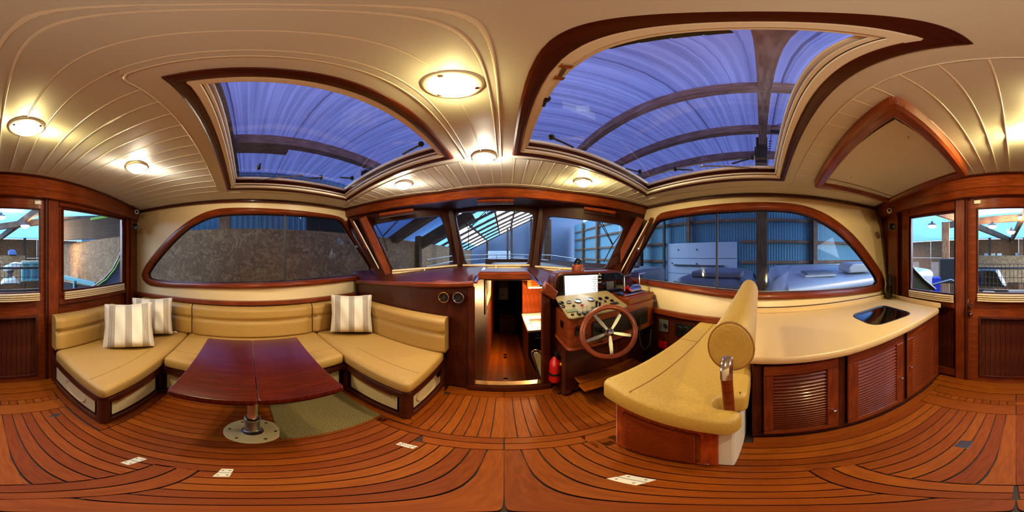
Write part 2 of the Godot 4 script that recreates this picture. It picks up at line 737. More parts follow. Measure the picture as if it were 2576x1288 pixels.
	for k in 4200:
		var cx := r.randf() * 512.0
		var cy := r.randf() * 512.0
		var a := r.randf() * TAU
		var l := r.randf_range(7, 20)
		var w := r.randf_range(1.2, 3.6)
		var tone := Color(0.53, 0.41, 0.29).lerp(Color(0.78, 0.66, 0.50), pow(r.randf(), 1.3))
		var ca := cos(a)
		var sa := sin(a)
		for i in range(int(-l), int(l) + 1):
			for j in range(int(-w), int(w) + 1):
				osb.set_pixel(posmod(int(cx + i * ca - j * sa), 512), posmod(int(cy + i * sa + j * ca), 512), tone)
	var ob := mat("osb", Color(0.92, 0.87, 0.80), 0.85)
	ob.albedo_texture = tex(osb)
	ob.uv1_scale = Vector3(0.42, 0.42, 1)
	wood("timber", Color(0.60, 0.46, 0.36), 0.8, 0.0, grain, Vector2(0.8, 5.0))
	wood("timber_lit", Color(0.86, 0.66, 0.58), 0.8, 0.0, grain, Vector2(0.8, 5.0))  # timber lightened in colour, standing in for light on the hatch beams
	wood("timber_dark", Color(0.34, 0.26, 0.21), 0.85, 0.0, grain, Vector2(0.8, 5.0))
	mat("tin", Color(0.46, 0.68, 0.76), 0.5, 0.0)
	mat("door_white", Color(0.80, 0.84, 0.90), 0.5)
	mat("gelcoat", Color(0.76, 0.79, 0.84), 0.3)
	mat("gelcoat_grey", Color(0.42, 0.45, 0.50), 0.4)
	mat("shed_dark", Color(0.10, 0.10, 0.115), 0.85)
	mat("shed_grey", Color(0.30, 0.30, 0.32), 0.8)
	mat("gable_blue", Color(0.36, 0.44, 0.56), 0.8)
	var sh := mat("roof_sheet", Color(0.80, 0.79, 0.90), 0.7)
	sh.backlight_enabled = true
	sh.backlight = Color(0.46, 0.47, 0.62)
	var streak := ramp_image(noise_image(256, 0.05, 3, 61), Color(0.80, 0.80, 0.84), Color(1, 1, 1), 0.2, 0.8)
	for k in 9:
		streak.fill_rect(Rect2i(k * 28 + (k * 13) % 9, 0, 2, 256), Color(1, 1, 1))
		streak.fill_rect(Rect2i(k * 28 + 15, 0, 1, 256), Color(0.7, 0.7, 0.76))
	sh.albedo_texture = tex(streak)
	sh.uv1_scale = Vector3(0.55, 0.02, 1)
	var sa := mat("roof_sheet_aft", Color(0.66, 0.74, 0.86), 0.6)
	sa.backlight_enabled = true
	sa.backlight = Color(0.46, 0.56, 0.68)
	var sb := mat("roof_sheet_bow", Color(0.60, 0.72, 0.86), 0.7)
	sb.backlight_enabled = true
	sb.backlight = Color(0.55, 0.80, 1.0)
	var sk := mat("skylight", Color(1, 1, 1, 0.08), 0.05)
	sk.transparency = BaseMaterial3D.TRANSPARENCY_ALPHA
	sk.metallic_specular = 0.0
	var py := mat("plywood", Color(0.80, 0.60, 0.42), 0.8)
	py.albedo_texture = tex(osb)
	py.uv1_scale = Vector3(0.5, 0.5, 1)
	mat("coaming", Color(0.30, 0.32, 0.27), 0.6)
	mat("bag_blue", Color(0.36, 0.48, 0.72), 0.6)
	mat("iron", Color(0.13, 0.13, 0.14), 0.6)
	mat("mint_frame", Color(0.45, 0.72, 0.74), 0.5)
	mat("lime", Color(0.55, 0.80, 0.25), 0.5)
	mat("crate_blue", Color(0.05, 0.16, 0.75), 0.5)

# ---------------------------------------------------------------- the room itself
func world_box(g: Geo, lo: Vector3, hi: Vector3) -> void:
	var c := [V(lo.x, lo.y, lo.z), V(hi.x, lo.y, lo.z), V(hi.x, hi.y, lo.z), V(lo.x, hi.y, lo.z), V(lo.x, lo.y, hi.z), V(hi.x, lo.y, hi.z), V(hi.x, hi.y, hi.z), V(lo.x, hi.y, hi.z)]
	for f in [[0, 1, 2, 3], [4, 5, 6, 7], [0, 1, 5, 4], [3, 2, 6, 7], [0, 3, 7, 4], [1, 2, 6, 5]]:
		grid(g, [PackedVector3Array([c[f[0]], c[f[1]]]), PackedVector3Array([c[f[3]], c[f[2]]])], false, true)

var sole: Node3D
func build_shell() -> void:
	var g := geo()
	world_box(g, V(-9.5, -0.15, -7.6), V(-0.46, -0.008, -2.7))
	world_box(g, V(0.40, -0.15, -7.6), V(9.5, -0.008, -2.7))
	world_box(g, V(-0.46, -0.15, -5.44), V(0.40, -0.008, -2.7))
	sole = structure("floor", g, M.caulk, "teak cabin sole laid in narrow planks with dark caulked seams")
	g = geo()
	world_box(g, V(-9.5, -0.15, -2.7), V(9.5, -0.002, 1.4))
	structure("floor", g, M.teak_1, "plain teak sole behind the viewer")
	g = geo()
	world_box(g, V(-9.5, 2.80, -2.85), V(9.5, 2.95, 1.4))
	structure("ceiling", g, M.headliner, "greige vinyl headlining overhead")
	g = geo()
	world_box(g, V(-9.5, -0.15, 1.4), V(9.5, 2.95, 1.52))  # added wall out of view, cream so that it throws light back
	structure("wall_rear_added", g, M.cream_wall, "added cream wall behind the viewer that bounces light back")
	for s in [-1.0, 1.0]:
		g = geo()
		world_box(g, V(s * 7.4 if s > 0 else -7.5, -0.15, -6.1), V(7.5 if s > 0 else -7.4, 2.95, 1.4))
		structure("wall_left" if s < 0 else "wall_right", g, M.mahogany, "mahogany cabin end wall")

func plank(x0: float, x1: float, z0: float, z1: float, along_z: bool, tone: int, lift := 0.0, skew0 := 0.0, skew1 := 0.0) -> void:
	# one teak plank, 8 mm proud of the caulk; skew moves the far edge's ends for mitres
	var gap := 0.0031
	var lo := Vector2(x0 + (gap if x0 != 0.0 or not along_z else 0.0005), z0 + gap)
	var hi := Vector2(x1 - (gap if x1 != 0.0 or not along_z else 0.0005), z1 - gap)
	var g := geo()
	var rows := [PackedVector3Array(), PackedVector3Array(), PackedVector3Array(), PackedVector3Array()]
	var mid := (x0 + x1) * 0.5 if along_z else (z0 + z1) * 0.5
	var a0 := atan2(mid, lo.y if along_z else lo.x)
	var a1 := atan2(mid, hi.y if along_z else hi.x)
	var n := clampi(ceili(absf(a1 - a0) / 0.035), 2, 70)
	for k in n + 1:
		var f := float(k) / n
		var l := mid / tan(lerpf(a0, a1, f))
		if k == 0: l = lo.y if along_z else lo.x
		if k == n: l = hi.y if along_z else hi.x
		var l2 := l + lerpf(skew0, skew1, f)
		var p: Vector3
		var q: Vector3
		if along_z:
			p = V(lo.x, lift, l)
			q = V(hi.x, lift, l2)
		else:
			p = V(l, lift, lo.y)
			q = V(l2, lift, hi.y)
		rows[0].append(p - V(0, 0.008, 0))
		rows[1].append(p)
		rows[2].append(q)
		rows[3].append(q - V(0, 0.008, 0))
	for k in 3:
		grid(g, [rows[k], rows[k + 1]])
	for e in [0, n]:
		grid(g, [PackedVector3Array([rows[0][e], rows[1][e]]), PackedVector3Array([rows[3][e], rows[2][e]])])
	part(sole, "plank", g, M["teak_%d" % tone])

func tone() -> int:
	return rng.randi_range(0, 4)

func build_sole() -> void:
	var s := 0.0578
	# fore and aft planks, port side then starboard
	for side in [-1, 1]:
		turn = side * PI / 2
		for k in 19:
			var a := k * s
			var b := (k + 1) * s
			var x0 := a if side > 0 else -b
			var x1 := b if side > 0 else -a
			# foredeck of the sole, between the cross bands and the companionway
			if (side < 0 and b < 0.47) or (side > 0 and k < 16):
				plank(x0, x1, 0.683, 1.191 if b < 0.43 else 1.16, true, tone())
			if side < 0:
				if k < 6:
					plank(x0, x1, -0.108, 0.56, true, tone(), 0.0, 0.0, 0.0)
					plank(x0, x1, -0.953, -0.231, true, tone())
				elif b < 0.50:
					plank(x0, x1, -0.953, 0.624, true, tone())
				elif k < 19:
					plank(x0, x1, -0.60, 0.624 if b < 0.62 else 0.69, true, tone())
			else:
				if k < 6:
					plank(x0, x1, -0.108, 0.56, true, tone())
					plank(x0, x1, -0.953, -0.231, true, tone())
				elif b < 0.66:
					plank(x0, x1, -0.953, 0.56, true, tone())
	# the first planks of the port side again past the seam of the photograph
	turn = PI / 2
	for k in 3:
		plank(-(k + 1) * s, -k * s, -0.953, -0.231, true, tone())
		plank(-(k + 1) * s, -k * s, -0.108, -0.004, true, tone())
	# cross bands
	for side in [-1, 1]:
		turn = side * PI / 2
		var e := 1.0 if side > 0 else -1.0
		var band := func(xa: float, xb: float, z0: float, z1: float, m: float) -> void:
			var x0 := xa if side > 0 else -xb
			var x1 := xb if side > 0 else -xa
			plank(x0, x1, z0, z1, false, tone(), 0.0, (m if side < 0 else 0.0) * -e, (m if side > 0 else 0.0) * -e)
		band.call(0.0, 0.65 if side < 0 else 0.92, 0.624, 0.683, 0.0)
		band.call(0.0, 0.31, 0.56, 0.624, -0.03)
		band.call(0.0, 0.36, -0.165, -0.108, 0.0)
		band.call(0.0, 0.36, -0.231, -0.165, 0.0)
		band.call(0.0, 0.47 if side < 0 else 0.63, -1.074, -0.953, 0.0)
		band.call(0.0, 0.47 if side < 0 else 0.63, -1.234, -1.13, 0.0)
		for k in 11:
			if k * s < (0.41 if side < 0 else 0.58):
				plank(k * s if side > 0 else -(k + 1) * s, (k + 1) * s if side > 0 else -k * s, -1.13, -1.074, true, tone())
		band.call(0.0, 0.50 if side < 0 else 0.47, 1.191, 1.30, 0.0)
	turn = PI / 2
	for b in [[-0.165, -0.108], [-0.231, -0.165], [-1.074, -0.953], [-1.234, -1.13]]:
		plank(-0.14, 0.0, b[0], b[1], false, tone())
	for k in 2:
		plank(-(k + 1) * s, -k * s, -1.13, -1.074, true, tone())
	# margin planks round the settee and the galley
	turn = -PI / 2
	plank(-0.535, -0.47, -1.36, -0.60, true, 2)
	plank(-1.10, -0.535, -0.66, -0.60, false, 0)
	plank(-0.51, -0.45, 0.75, 1.30, true, 4)
	plank(-1.10, -0.45, 0.69, 0.75, false, 0)
	turn = PI / 2
	plank(0.63, 0.695, -1.36, 0.03, true, 0)
	plank(0.31, 0.92, 0.48, 0.624, false, 1)
	# aft sill
	for side in [-1, 1]:
		turn = side * PI / 2
		var g := geo()
		var x0 := -0.535 if side < 0 else -0.3
		var x1 := 0.3 if side < 0 else 0.70
		box(g, x0, x1, -0.005, 0.03, -1.40, -1.30, 0.01)
		box(g, x0, x1, -0.005, 0.012, -1.30, -1.234, 0.006)
		part(sole, "door_sill", g, M.teak_1)

# ---------------------------------------------------------------- headlining
var lining: Node3D
var HATCH := {
	"port": [-1.435, -0.325, -0.185, 1.0, 1.0],
	"star": [0.056, 1.275, -0.19, 1.01, 1.07],
}

func hatch_poly(h: Array) -> PackedVector2Array:       # plan outline of a hatch's wooden frame
	return PackedVector2Array([Vector2(h[0], h[2]), Vector2(h[1], h[2]), Vector2(h[1], h[4]), Vector2(h[0], h[3])])

func hatch_way(h: Array) -> Array:                      # outline with points close together near the centre line, and inward normals
	var q := hatch_poly(h)
	var pts := PackedVector2Array()
	var nor := PackedVector2Array()
	var ins := inset(q, 1.0)
	for k in 4:
		var a := q[k]
		var b := q[(k + 1) % 4]
		var na := ins[k] - a
		var nb := ins[(k + 1) % 4] - b
		var ts := [0.0]
		var stack := [[0.0, 1.0]]
		while stack:
			var r: Array = stack.pop_back()
			var p := a.lerp(b, r[0])
			var w := a.lerp(b, r[1])
			if absf(angle_difference(atan2(p.x, p.y), atan2(w.x, w.y))) > 0.05 or p.distance_to(w) > 0.12:
				var m: float = (r[0] + r[1]) * 0.5
				stack.append([m, r[1]])
				stack.append([r[0], m])
			elif r[1] < 1.0:
				ts.append(r[1])
		var edge := (b - a).normalized()
		var n := Vector2(-edge.y, edge.x)
		if n.dot(na) < 0.0: n = -n
		for f in ts:
			pts.append(a.lerp(b, f))
			nor.append(na if f == 0.0 else n)
	return [pts, nor]

func hatch_ring(g: Geo, h: Array, steps: Array) -> void:   # steps: [inset, height above the headlining]
	var w := hatch_way(h)
	var rows := []
	for s in steps:
		var row := PackedVector3Array()
		for k in w[0].size() + 1:
			var c: Vector2 = w[0][k % w[0].size()] + w[1][k % w[0].size()] * s[0]
			row.append(V(c.x, crown_y(w[0][k % w[0].size()].x) + s[1], c.y))
		rows.append(row)
	for k in rows.size() - 1:
		grid(g, [rows[k], rows[k + 1]], true)

func wall_reach(a: float) -> float:                       # plan distance at which the headlining ends, for a bearing
	var s := Vector2(sin(a), cos(a))
	var r := 9.0
	if s.x < -0.01: r = minf(r, -1.72 / s.x)
	if s.x > 0.01: r = minf(r, 1.66 / s.x)
	if s.y > 0.01: r = minf(r, 1.84 / s.y)
	if s.y < -0.01: r = minf(r, -1.46 / s.y)
	return r

func build_headlining() -> void:
	turn = 0.0
	var outer := PackedVector2Array()
	var lo := -330.0
	var hi := 2906.0
	var n := 180
	for k in n + 1:
		outer.append(Vector2(lerpf(lo, hi, float(k) / n), 0.4))
	for k in n + 1:
		var px := lerpf(hi, lo, float(k) / n)
		var a := (px - 1268.0) * TAU / 2576.0
		var r := wall_reach(a)
		outer.append(Vector2(px, 644.0 - atan2(crown_y(sin(a) * r) - EYE, r) * 1288.0 / PI))
	var holes := []
	for key in HATCH:
		turn = -PI / 2 if key == "port" else PI / 2
		var w := hatch_way(HATCH[key])
		var hole := PackedVector2Array()
		for k in w[0].size():
			var c: Vector2 = w[0][k] + w[1][k] * 0.03
			hole.append(pix(V(c.x, crown_y(c.x), c.y)))
		holes.append(hole)
	var g := geo()
	for lift in [0.0, 0.05]:
		for q in with_holes(outer, holes, 60.0):
			sheet(g, q, func(c: Vector2):
				var p := on_crown(c.x, c.y)
				return polar((c.x - 1268.0) * TAU / 2576.0, Vector2(p.x, p.z).length(), p.y + lift), 26.0, 0.5, func(c: Vector2):
				var p := on_crown(c.x, c.y)
				return Vector2(p.x, p.z))
	lining = structure("ceiling", g, M.headliner, "greige vinyl headlining with beaded seams between boards")
	# boards of the headlining, each a thin plate with a seam on either side
	turn = -PI / 2
	var seam := 0.0022
	var board := func(x0: float, x1: float, za0: float, za1: float, zb0: float, zb1: float) -> void:
		var q := PackedVector3Array()
		var g2 := geo()
		var rows := [[], [], [], []]
		var mid := (x0 + x1) * 0.5
		var n0 := atan2(mid, (za0 + za1) * 0.5)
		var n1 := atan2(mid, (zb0 + zb1) * 0.5)
		var m := clampi(ceili(absf(n1 - n0) / 0.05), 4, 60)
		for k in m + 1:
			var f := float(k) / m
			var l := mid / tan(lerpf(n0, n1, f))
			var fl := clampf((l - (za0 + za1) * 0.5) / ((zb0 + zb1) * 0.5 - (za0 + za1) * 0.5), 0.0, 1.0)
			var pa := V(x0 + seam, crown_y(x0), lerpf(za0 + seam, zb0 - seam, fl))
			var pb := V(x1 - seam, crown_y(x1), lerpf(za1 + seam, zb1 - seam, fl))
			rows[0].append(pa)
			rows[1].append(pa + V(0.0015, -0.005, 0))
			rows[2].append(pb + V(-0.0015, -0.005, 0))
			rows[3].append(pb)
		for k in 3:
			grid(g2, [PackedVector3Array(rows[k]), PackedVector3Array(rows[k + 1])])
		part(lining, "board", g2, M.headliner)
	var front := func(x: float) -> float:            # the line along the deck beam
		var e := absf(x - 0.0)
		return (1.60 if e < 0.66 else 1.60 - (e - 0.66) * 0.45) - 0.05
	for k in 12:
		var x := -K * (0.296 + 0.0778 * k)
		board.call(x - K * 0.0778, x, -1.30, -1.30, -0.275, -0.275)
	board.call(-K * 0.296, -0.233, -1.30, -1.30, -0.275, -0.275)
	board.call(-0.233, -0.14, -1.30, -1.30, 1.06, 1.06)
	board.call(-0.14, -0.042, -1.30, -1.30, 1.06, 1.06)
	board.call(-0.262, -0.233, -0.275, -0.24, 1.06, 1.06)
	turn = 0.0
	for k in 17:
		var x := -K * (0.182 + 0.0778 * k)
		board.call(x - K * 0.0778, x, 1.075, 1.075, front.call(x - K * 0.0778), front.call(x))
	board.call(-K * 0.182, -0.10, 1.075, 1.075, front.call(-0.2), front.call(-0.1))
	board.call(-0.10, -0.02, 1.075, 1.075, front.call(-0.1), front.call(0.0))
	board.call(-0.02, K * 0.06, 1.075, 1.075, front.call(0.0), front.call(0.0))
	for k in 14:
		var x := K * (0.06 + 0.0778 * k)
		board.call(x, x + K * 0.0778, 1.075 if k < 11 else 1.12, 1.075 if k < 11 else 1.12, front.call(x), front.call(x + K * 0.0778))
	turn = PI / 2
	for k in 13:
		var x := K * (0.04 + 0.08 * k)
		board.call(x, x + K * 0.08, -1.30, -1.30, -0.272, -0.272)
	board.call(-0.042, K * 0.04, -1.30, -1.30, -0.272, -0.272)
	board.call(-0.14, -0.042, -1.30, -1.30, -0.272, -0.272)
	# cream beads in the seams
	var bead := func(pts: Array, called: String) -> void:
		var gg := geo()
		var way := []
		for p in pts:
			way.append(V(p[0], crown_y(p[0]) - 0.004, p[1]))
		tube(gg, way, 0.0034, 6)
		part(lining, called, gg, M.bead_cream)
	turn = -PI / 2
	for k in 13:
		var x := -K * (0.296 + 0.0778 * k)
		bead.call([[x, -1.29], [x, -0.9], [x, -0.5], [x, -0.275]], "seam_bead")
	for x in [-0.233, -0.14, -0.042]:
		bead.call([[x, -1.29], [x, -0.7], [x, -0.35], [x, -0.15], [x, -0.05], [x, 0.05], [x, 0.15], [x, 0.35], [x, 0.7], [x, 1.06]], "seam_bead")
	bead.call([[-0.262, -0.24], [-0.262, -0.1], [-0.262, 0.1], [-0.262, 0.4], [-0.262, 0.8], [-0.255, 1.06]], "seam_bead")
	bead.call([[-0.262, -0.24], [-0.275, -0.262], [-0.30, -0.272], [-0.6, -0.272], [-1.0, -0.272], [-1.40, -0.272], [-1.50, -0.20], [-1.52, 0.2], [-1.50, 0.7], [-1.46, 1.04]], "border_bead")
	bead.call([[-0.018, 1.06], [-0.018, 0.7], [-0.018, 0.3], [-0.018, 0.12], [-0.018, 0.05], [-0.018, 0.0], [-0.018, -0.05], [-0.018, -0.12], [-0.010, -0.22], [0.0, -0.268]], "border_bead")
	turn = PI / 2
	bead.call([[-0.06, -0.272], [0.0, -0.272], [0.3, -0.272], [0.7, -0.272], [1.1, -0.272], [1.34, -0.268], [1.40, -0.18], [1.42, 0.3], [1.40, 0.8], [1.36, 1.10]], "border_bead")
	for k in 13:
		var x := K * (0.04 + 0.08 * k)
		bead.call([[x, -1.29], [x, -0.8], [x, -0.45], [x, -0.275]], "seam_bead")
	turn = 0.0
	for k in 18:
		var x := -K * (0.182 + 0.0778 * k)
		if x < -0.1: bead.call([[x, 1.08], [x, front.call(x)]], "seam_bead")
	for x in [-0.10, -0.02]:
		bead.call([[x, 1.08], [x, front.call(x)]], "seam_bead")
	for k in 15:
		var x := K * (0.06 + 0.0778 * k)
		bead.call([[x, 1.08], [x, front.call(x)]], "seam_bead")
	var rim := []
	for k in 24:
		var x := -1.60 + k * 0.135
		rim.append([x, front.call(x) + 0.006])
	bead.call(rim, "border_bead")
	# the framed flap over the galley
	turn = PI / 2
	var f := thing("overhead_locker", "overhead hatch of greige panel in a heavy mahogany frame above the sink counter", "locker", V(0.8, 2.1, -0.8))
	var drop := 0.07
	var oc := []
	for c in [[2248.5, 258.0], [2434.0, 440.0], [2237.6, 510.7], [2049.0, 470.0]]:
		oc.append(on_plane(c[0], c[1], V(0.8, 2.03, -0.8), V(0.06, 1, 0).normalized()))
	for k in 4:
		g = geo()
		var a: Vector3 = oc[k]
		var b: Vector3 = oc[(k + 1) % 4]
		var mid := (oc[0] + oc[1] + oc[2] + oc[3]) as Vector3 * 0.25
		var inw := (mid - (a + b) * 0.5)
		inw.y = 0
		inw = inw.normalized()
		var t := (b - a).normalized()
		bar(g, a + inw * 0.03 + V(0, 0.035, 0), b + inw * 0.03 + V(0, 0.035, 0), 0.066, drop + 0.03, Vector3.UP, 0.014)
		part(f, "frame_rail", g, M.mahogany_beam)
	var ic := []
	for c in [[2252.0, 300.0], [2420.0, 441.0], [2236.0, 507.0], [2064.0, 466.0]]:
		ic.append(on_plane(c[0], c[1], V(0.8, 2.05, -0.8), V(0.06, 1, 0).normalized()))
	var cut := 0.84
	var ia: Vector3 = ic[0].lerp(ic[3], cut)
	var ib: Vector3 = ic[1].lerp(ic[2], cut)
	g = geo()
	flat(g, ic[0], ic[1], ib, ia)
	part(f, "panel", g, M.headliner)
	g = geo()
	var gap: Vector3 = (ic[3] - ic[0]).normalized() * 0.012
	flat(g, ia + gap, ib + gap, ic[2], ic[3])
	part(f, "panel", g, M.headliner)
	g = geo()
	flat(g, ia + V(0, 0.006, 0), ib + V(0, 0.006, 0), ib + gap * 1.3 + V(0, 0.006, 0), ia + gap * 1.3 + V(0, 0.006, 0))
	part(f, "back_strip", g, M.headliner)
	for c in [[2285, 345], [2140, 446], [2103, 463], [2228, 490], [2388, 422]]:
		g = geo()
		lathe(g, on_plane(c[0], c[1], V(0.8, 2.048, -0.8), V(0.06, 1, 0).normalized()), Vector3.DOWN, [Vector2(0.005, 0), Vector2(0.004, 0.003), Vector2(0, 0.003)], 8)
		part(f, "screw", g, M.brass)

func build_hatches() -> void:
	for key in HATCH:
		turn = -PI / 2 if key == "port" else PI / 2
		var h: Array = HATCH[key]
		var name_ := "window_1" if key == "port" else "window_2"
		var g := geo()
		hatch_ring(g, h, [[-0.004, 0.004], [-0.004, -0.016], [0.004, -0.026], [0.018, -0.030], [0.034, -0.026], [0.04, -0.016], [0.04, 0.02]])
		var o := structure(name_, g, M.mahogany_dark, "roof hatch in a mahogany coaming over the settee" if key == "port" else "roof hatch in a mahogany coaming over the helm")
		g = geo()
		hatch_ring(g, h, [[0.04, -0.014], [0.044, -0.021], [0.066, -0.019], [0.068, 0.0]])
		hatch_ring(g, h, [[0.068, 0.004], [0.080, 0.004], [0.082, 0.014]])
		part(o, "track_rail", g, M.white_alloy)
		g = geo()
		hatch_ring(g, h, [[0.066, -0.006], [0.070, 0.002], [0.068, 0.010]])
		hatch_ring(g, h, [[0.072, 0.012], [0.074, 0.022]])
		part(o, "gasket", g, M.black)
		g = geo()
		hatch_ring(g, h, [[0.068, 0.02], [0.074, 0.055]])
		part(o, "liner_board", g, M.mahogany_dark)
		g = geo()
		hatch_ring(g, h, [[0.064, 0.055], [0.082, 0.052], [0.090, 0.056], [0.092, 0.074]])
		part(o, "sash", g, M.white_alloy)
		g = geo()
		var w := hatch_way(h)
		var px := PackedVector2Array()
		for k in w[0].size():
			var c: Vector2 = w[0][k] + w[1][k] * 0.08
			px.append(pix(V(c.x, crown_y(c.x) + 0.07, c.y)))
		for q in with_holes(px, [], 60.0):
			sheet(g, q, func(c: Vector2):
				var p := on_crown(c.x, c.y)
				for j in 10:
					p = on_y(c.x, c.y, crown_y(p.x) + 0.07)
				return polar((c.x - 1268.0) * TAU / 2576.0, Vector2(p.x, p.z).length(), p.y), 26.0, 0.5, func(c: Vector2):
				var p := on_crown(c.x, c.y)
				return Vector2(p.x, p.z))
		part(o, "pane", g, M.tinted_glass)
	# catches and stays of the two hatches
	turn = -PI / 2
	for c in [[1059, 364, 1013, 388, "inboard fore corner"], [651, 423, 655, 411, "outboard edge by the stay"], [808, 447, 769, 449, "outboard edge beyond the stay"], [886, 449, 855, 446, "outboard fore corner"]]:
		catch(c, "over the settee")
	stay(641, 455, 760, 441, "folding steel stay of the hatch over the settee")
	turn = PI / 2
	for c in [[1387, 346, 1443, 371, "inboard fore corner"], [1610, 433, 1575, 424, "outboard fore corner"], [1699, 426, 1744, 428, "outboard edge before the stay"], [1893, 397, 1841, 412, "outboard aft corner"], [1373, 250, 1366, 268, "inboard edge under the blind"]]:
		catch(c, "over the helm")
	stay(1765, 418, 1902, 424, "folding steel stay of the hatch over the helm")
	stay(1406, 196, 1424, 166, "short steel stay by the fore corner of the helm hatch")
	var g := geo()
	var pts := []
	for c in [[1528, 120], [1600, 104], [1680, 92], [1760, 83], [1836, 76]]:
		pts.append(on_y(c[0], c[1], 2.19))
	for k in 4:
		bar(g, pts[k], pts[k + 1], 0.014 + 0.004 * k, 0.02, Vector3.UP, 0.002)
	solo("roller_blind", "rolled black blind along the inboard edge of the helm hatch", "blind", g, M.black)

func catch(c: Array, where: String) -> void:
	var y := crown_y(-1.0 if turn < 0 else 0.9) + 0.05
	var a := on_y(c[0], c[1], y)
	var b := on_y(c[2], c[3], y)
	var t := thing("hatch_catch", "black lever catch of the hatch %s, at its %s" % [where, c[4]], "catch", a, "lever catches of the hatch %s" % where)
	var g := geo()
	lathe(g, a + V(0, 0.02, 0), Vector3.DOWN, [Vector2(0.0, 0.0), Vector2(0.016, 0.0), Vector2(0.018, 0.012), Vector2(0.014, 0.03), Vector2(0.008, 0.036), Vector2(0, 0.036)], 10)
	part(t, "knob", g, M.black)
	g = geo()
	bar(g, a, b, 0.014, 0.012, Vector3.UP, 0.003)
	part(t, "lever", g, M.black)

func stay(x0: float, y0: float, x1: float, y1: float, label: String) -> void:
	var y := crown_y(-1.2 if turn < 0 else 0.9) + 0.015
	var a := on_y(x0, y0, y)
	var b := on_y(x1, y1, y)
	var t := thing("hatch_stay", label, "stay", a)
	var g := geo()
	tube(g, [a, b], 0.006, 8)
	part(t, "rod", g, M.steel)
	g = geo()
	for e in [a, b]:
		g = geo()
		block(g, e, V(0.026, 0.014, 0.02), Basis.IDENTITY, 0.003)
		part(t, "end_fitting", g, M.chrome)

# ---------------------------------------------------------------- side walls and their windows
func resample(poly: PackedVector2Array, n: int) -> PackedVector2Array:
	var total := 0.0
	var m := poly.size()
	for k in m:
		total += poly[k].distance_to(poly[(k + 1) % m])
	var out := PackedVector2Array()
	var k := 0
	var run := 0.0
	for j in n:
		var want := total * j / n
		while k < m - 1 and run + poly[k].distance_to(poly[(k + 1) % m]) < want:
			run += poly[k].distance_to(poly[(k + 1) % m])
			k += 1
		var l := poly[k].distance_to(poly[(k + 1) % m])
		out.append(poly[k].lerp(poly[(k + 1) % m], clampf((want - run) / maxf(l, 1e-6), 0, 1)))
	return out

func smooth_loop(poly: PackedVector2Array, rounds := 1) -> PackedVector2Array:
	var q := poly
	for r in rounds:
		var out := PackedVector2Array()
		for k in q.size():
			var a := q[k]
			var b := q[(k + 1) % q.size()]
			out.append(a.lerp(b, 0.25))
			out.append(a.lerp(b, 0.75))
		q = out
	return q

func loop_on(poly: PackedVector2Array, o: Vector3, n: Vector3) -> PackedVector3Array:
	var out := PackedVector3Array()
	for p in poly:
		out.append(on_plane(p.x, p.y, o, n))
	return out

func frame_ring(g: Geo, outer: PackedVector3Array, inner: PackedVector3Array, inward: Vector3, proud: float, deep: float) -> void:
	var rows := []
	for s in [[0.0, 0.0], [0.03, 0.6], [0.14, 0.9], [0.35, 1.0], [0.62, 1.0], [0.86, 0.82], [0.97, 0.5], [1.0, 0.0]]:
		var row := PackedVector3Array()
		for k in outer.size() + 1:
			row.append(outer[k % outer.size()].lerp(inner[k % inner.size()], s[0]) + inward * (proud * s[1]))
		rows.append(row)
	grid(g, rows, true)
	var back := [rows[-1], PackedVector3Array()]
	for p in rows[-1]:
		back[1].append(p - inward * deep)
	grid(g, back, true)

func yz(loop: PackedVector3Array) -> PackedVector2Array:
	var out := PackedVector2Array()
	for p in loop:
		out.append(Vector2(p.z, p.y))
	return out

const PORT_OUT := [356, 696, 360, 679, 378, 651, 402, 621.6, 432, 589, 469, 559.5, 499, 541, 531, 528.5, 568, 522.7, 643, 522.7, 742, 528.5, 817, 538, 856, 545, 868, 556, 891, 597, 921, 644, 945, 679, 948, 689, 941, 697, 926, 701, 817, 716, 693, 725, 568, 727, 444, 723.5, 382, 720, 365, 711]
const PORT_IN := [371, 691, 380, 676, 402, 646.5, 432, 612, 469, 577, 499, 559.5, 531, 546, 568, 540, 643, 537.6, 717.5, 540, 792, 545, 850, 551, 860, 558, 879, 587, 904, 627, 932, 669, 936, 682, 921, 690, 817, 701, 693, 711, 568, 713, 444, 710, 387, 705, 374, 700]
const STAR_OUT := [1571, 705, 1574, 690, 1590, 663, 1620, 612, 1645, 566, 1654, 543, 1668, 534, 1723, 525, 1804.6, 514, 1886, 509, 1940, 509, 1995, 512.6, 2035.5, 520.8, 2076, 537, 2117, 564, 2158, 602, 2193, 648.5, 2220, 689, 2227, 713.7, 2220, 730, 2207, 735.4, 2103.5, 747.7, 1995, 753, 1913, 754, 1832, 750, 1723, 734, 1614, 715]
const STAR_IN := [1576, 694, 1582, 680, 1600, 648, 1622, 610, 1642, 572, 1652, 557, 1668, 551, 1723, 541, 1791, 534, 1886, 528.4, 1940, 527.5, 1995, 531.6, 2027.4, 539.8, 2071, 559, 2111.6, 586, 2149.7, 624, 2179.6, 662, 2204, 697.4, 2209.5, 711, 2204, 719, 2103.5, 730, 1995, 735.4, 1913, 736, 1832, 731, 1723, 718, 1614, 703]

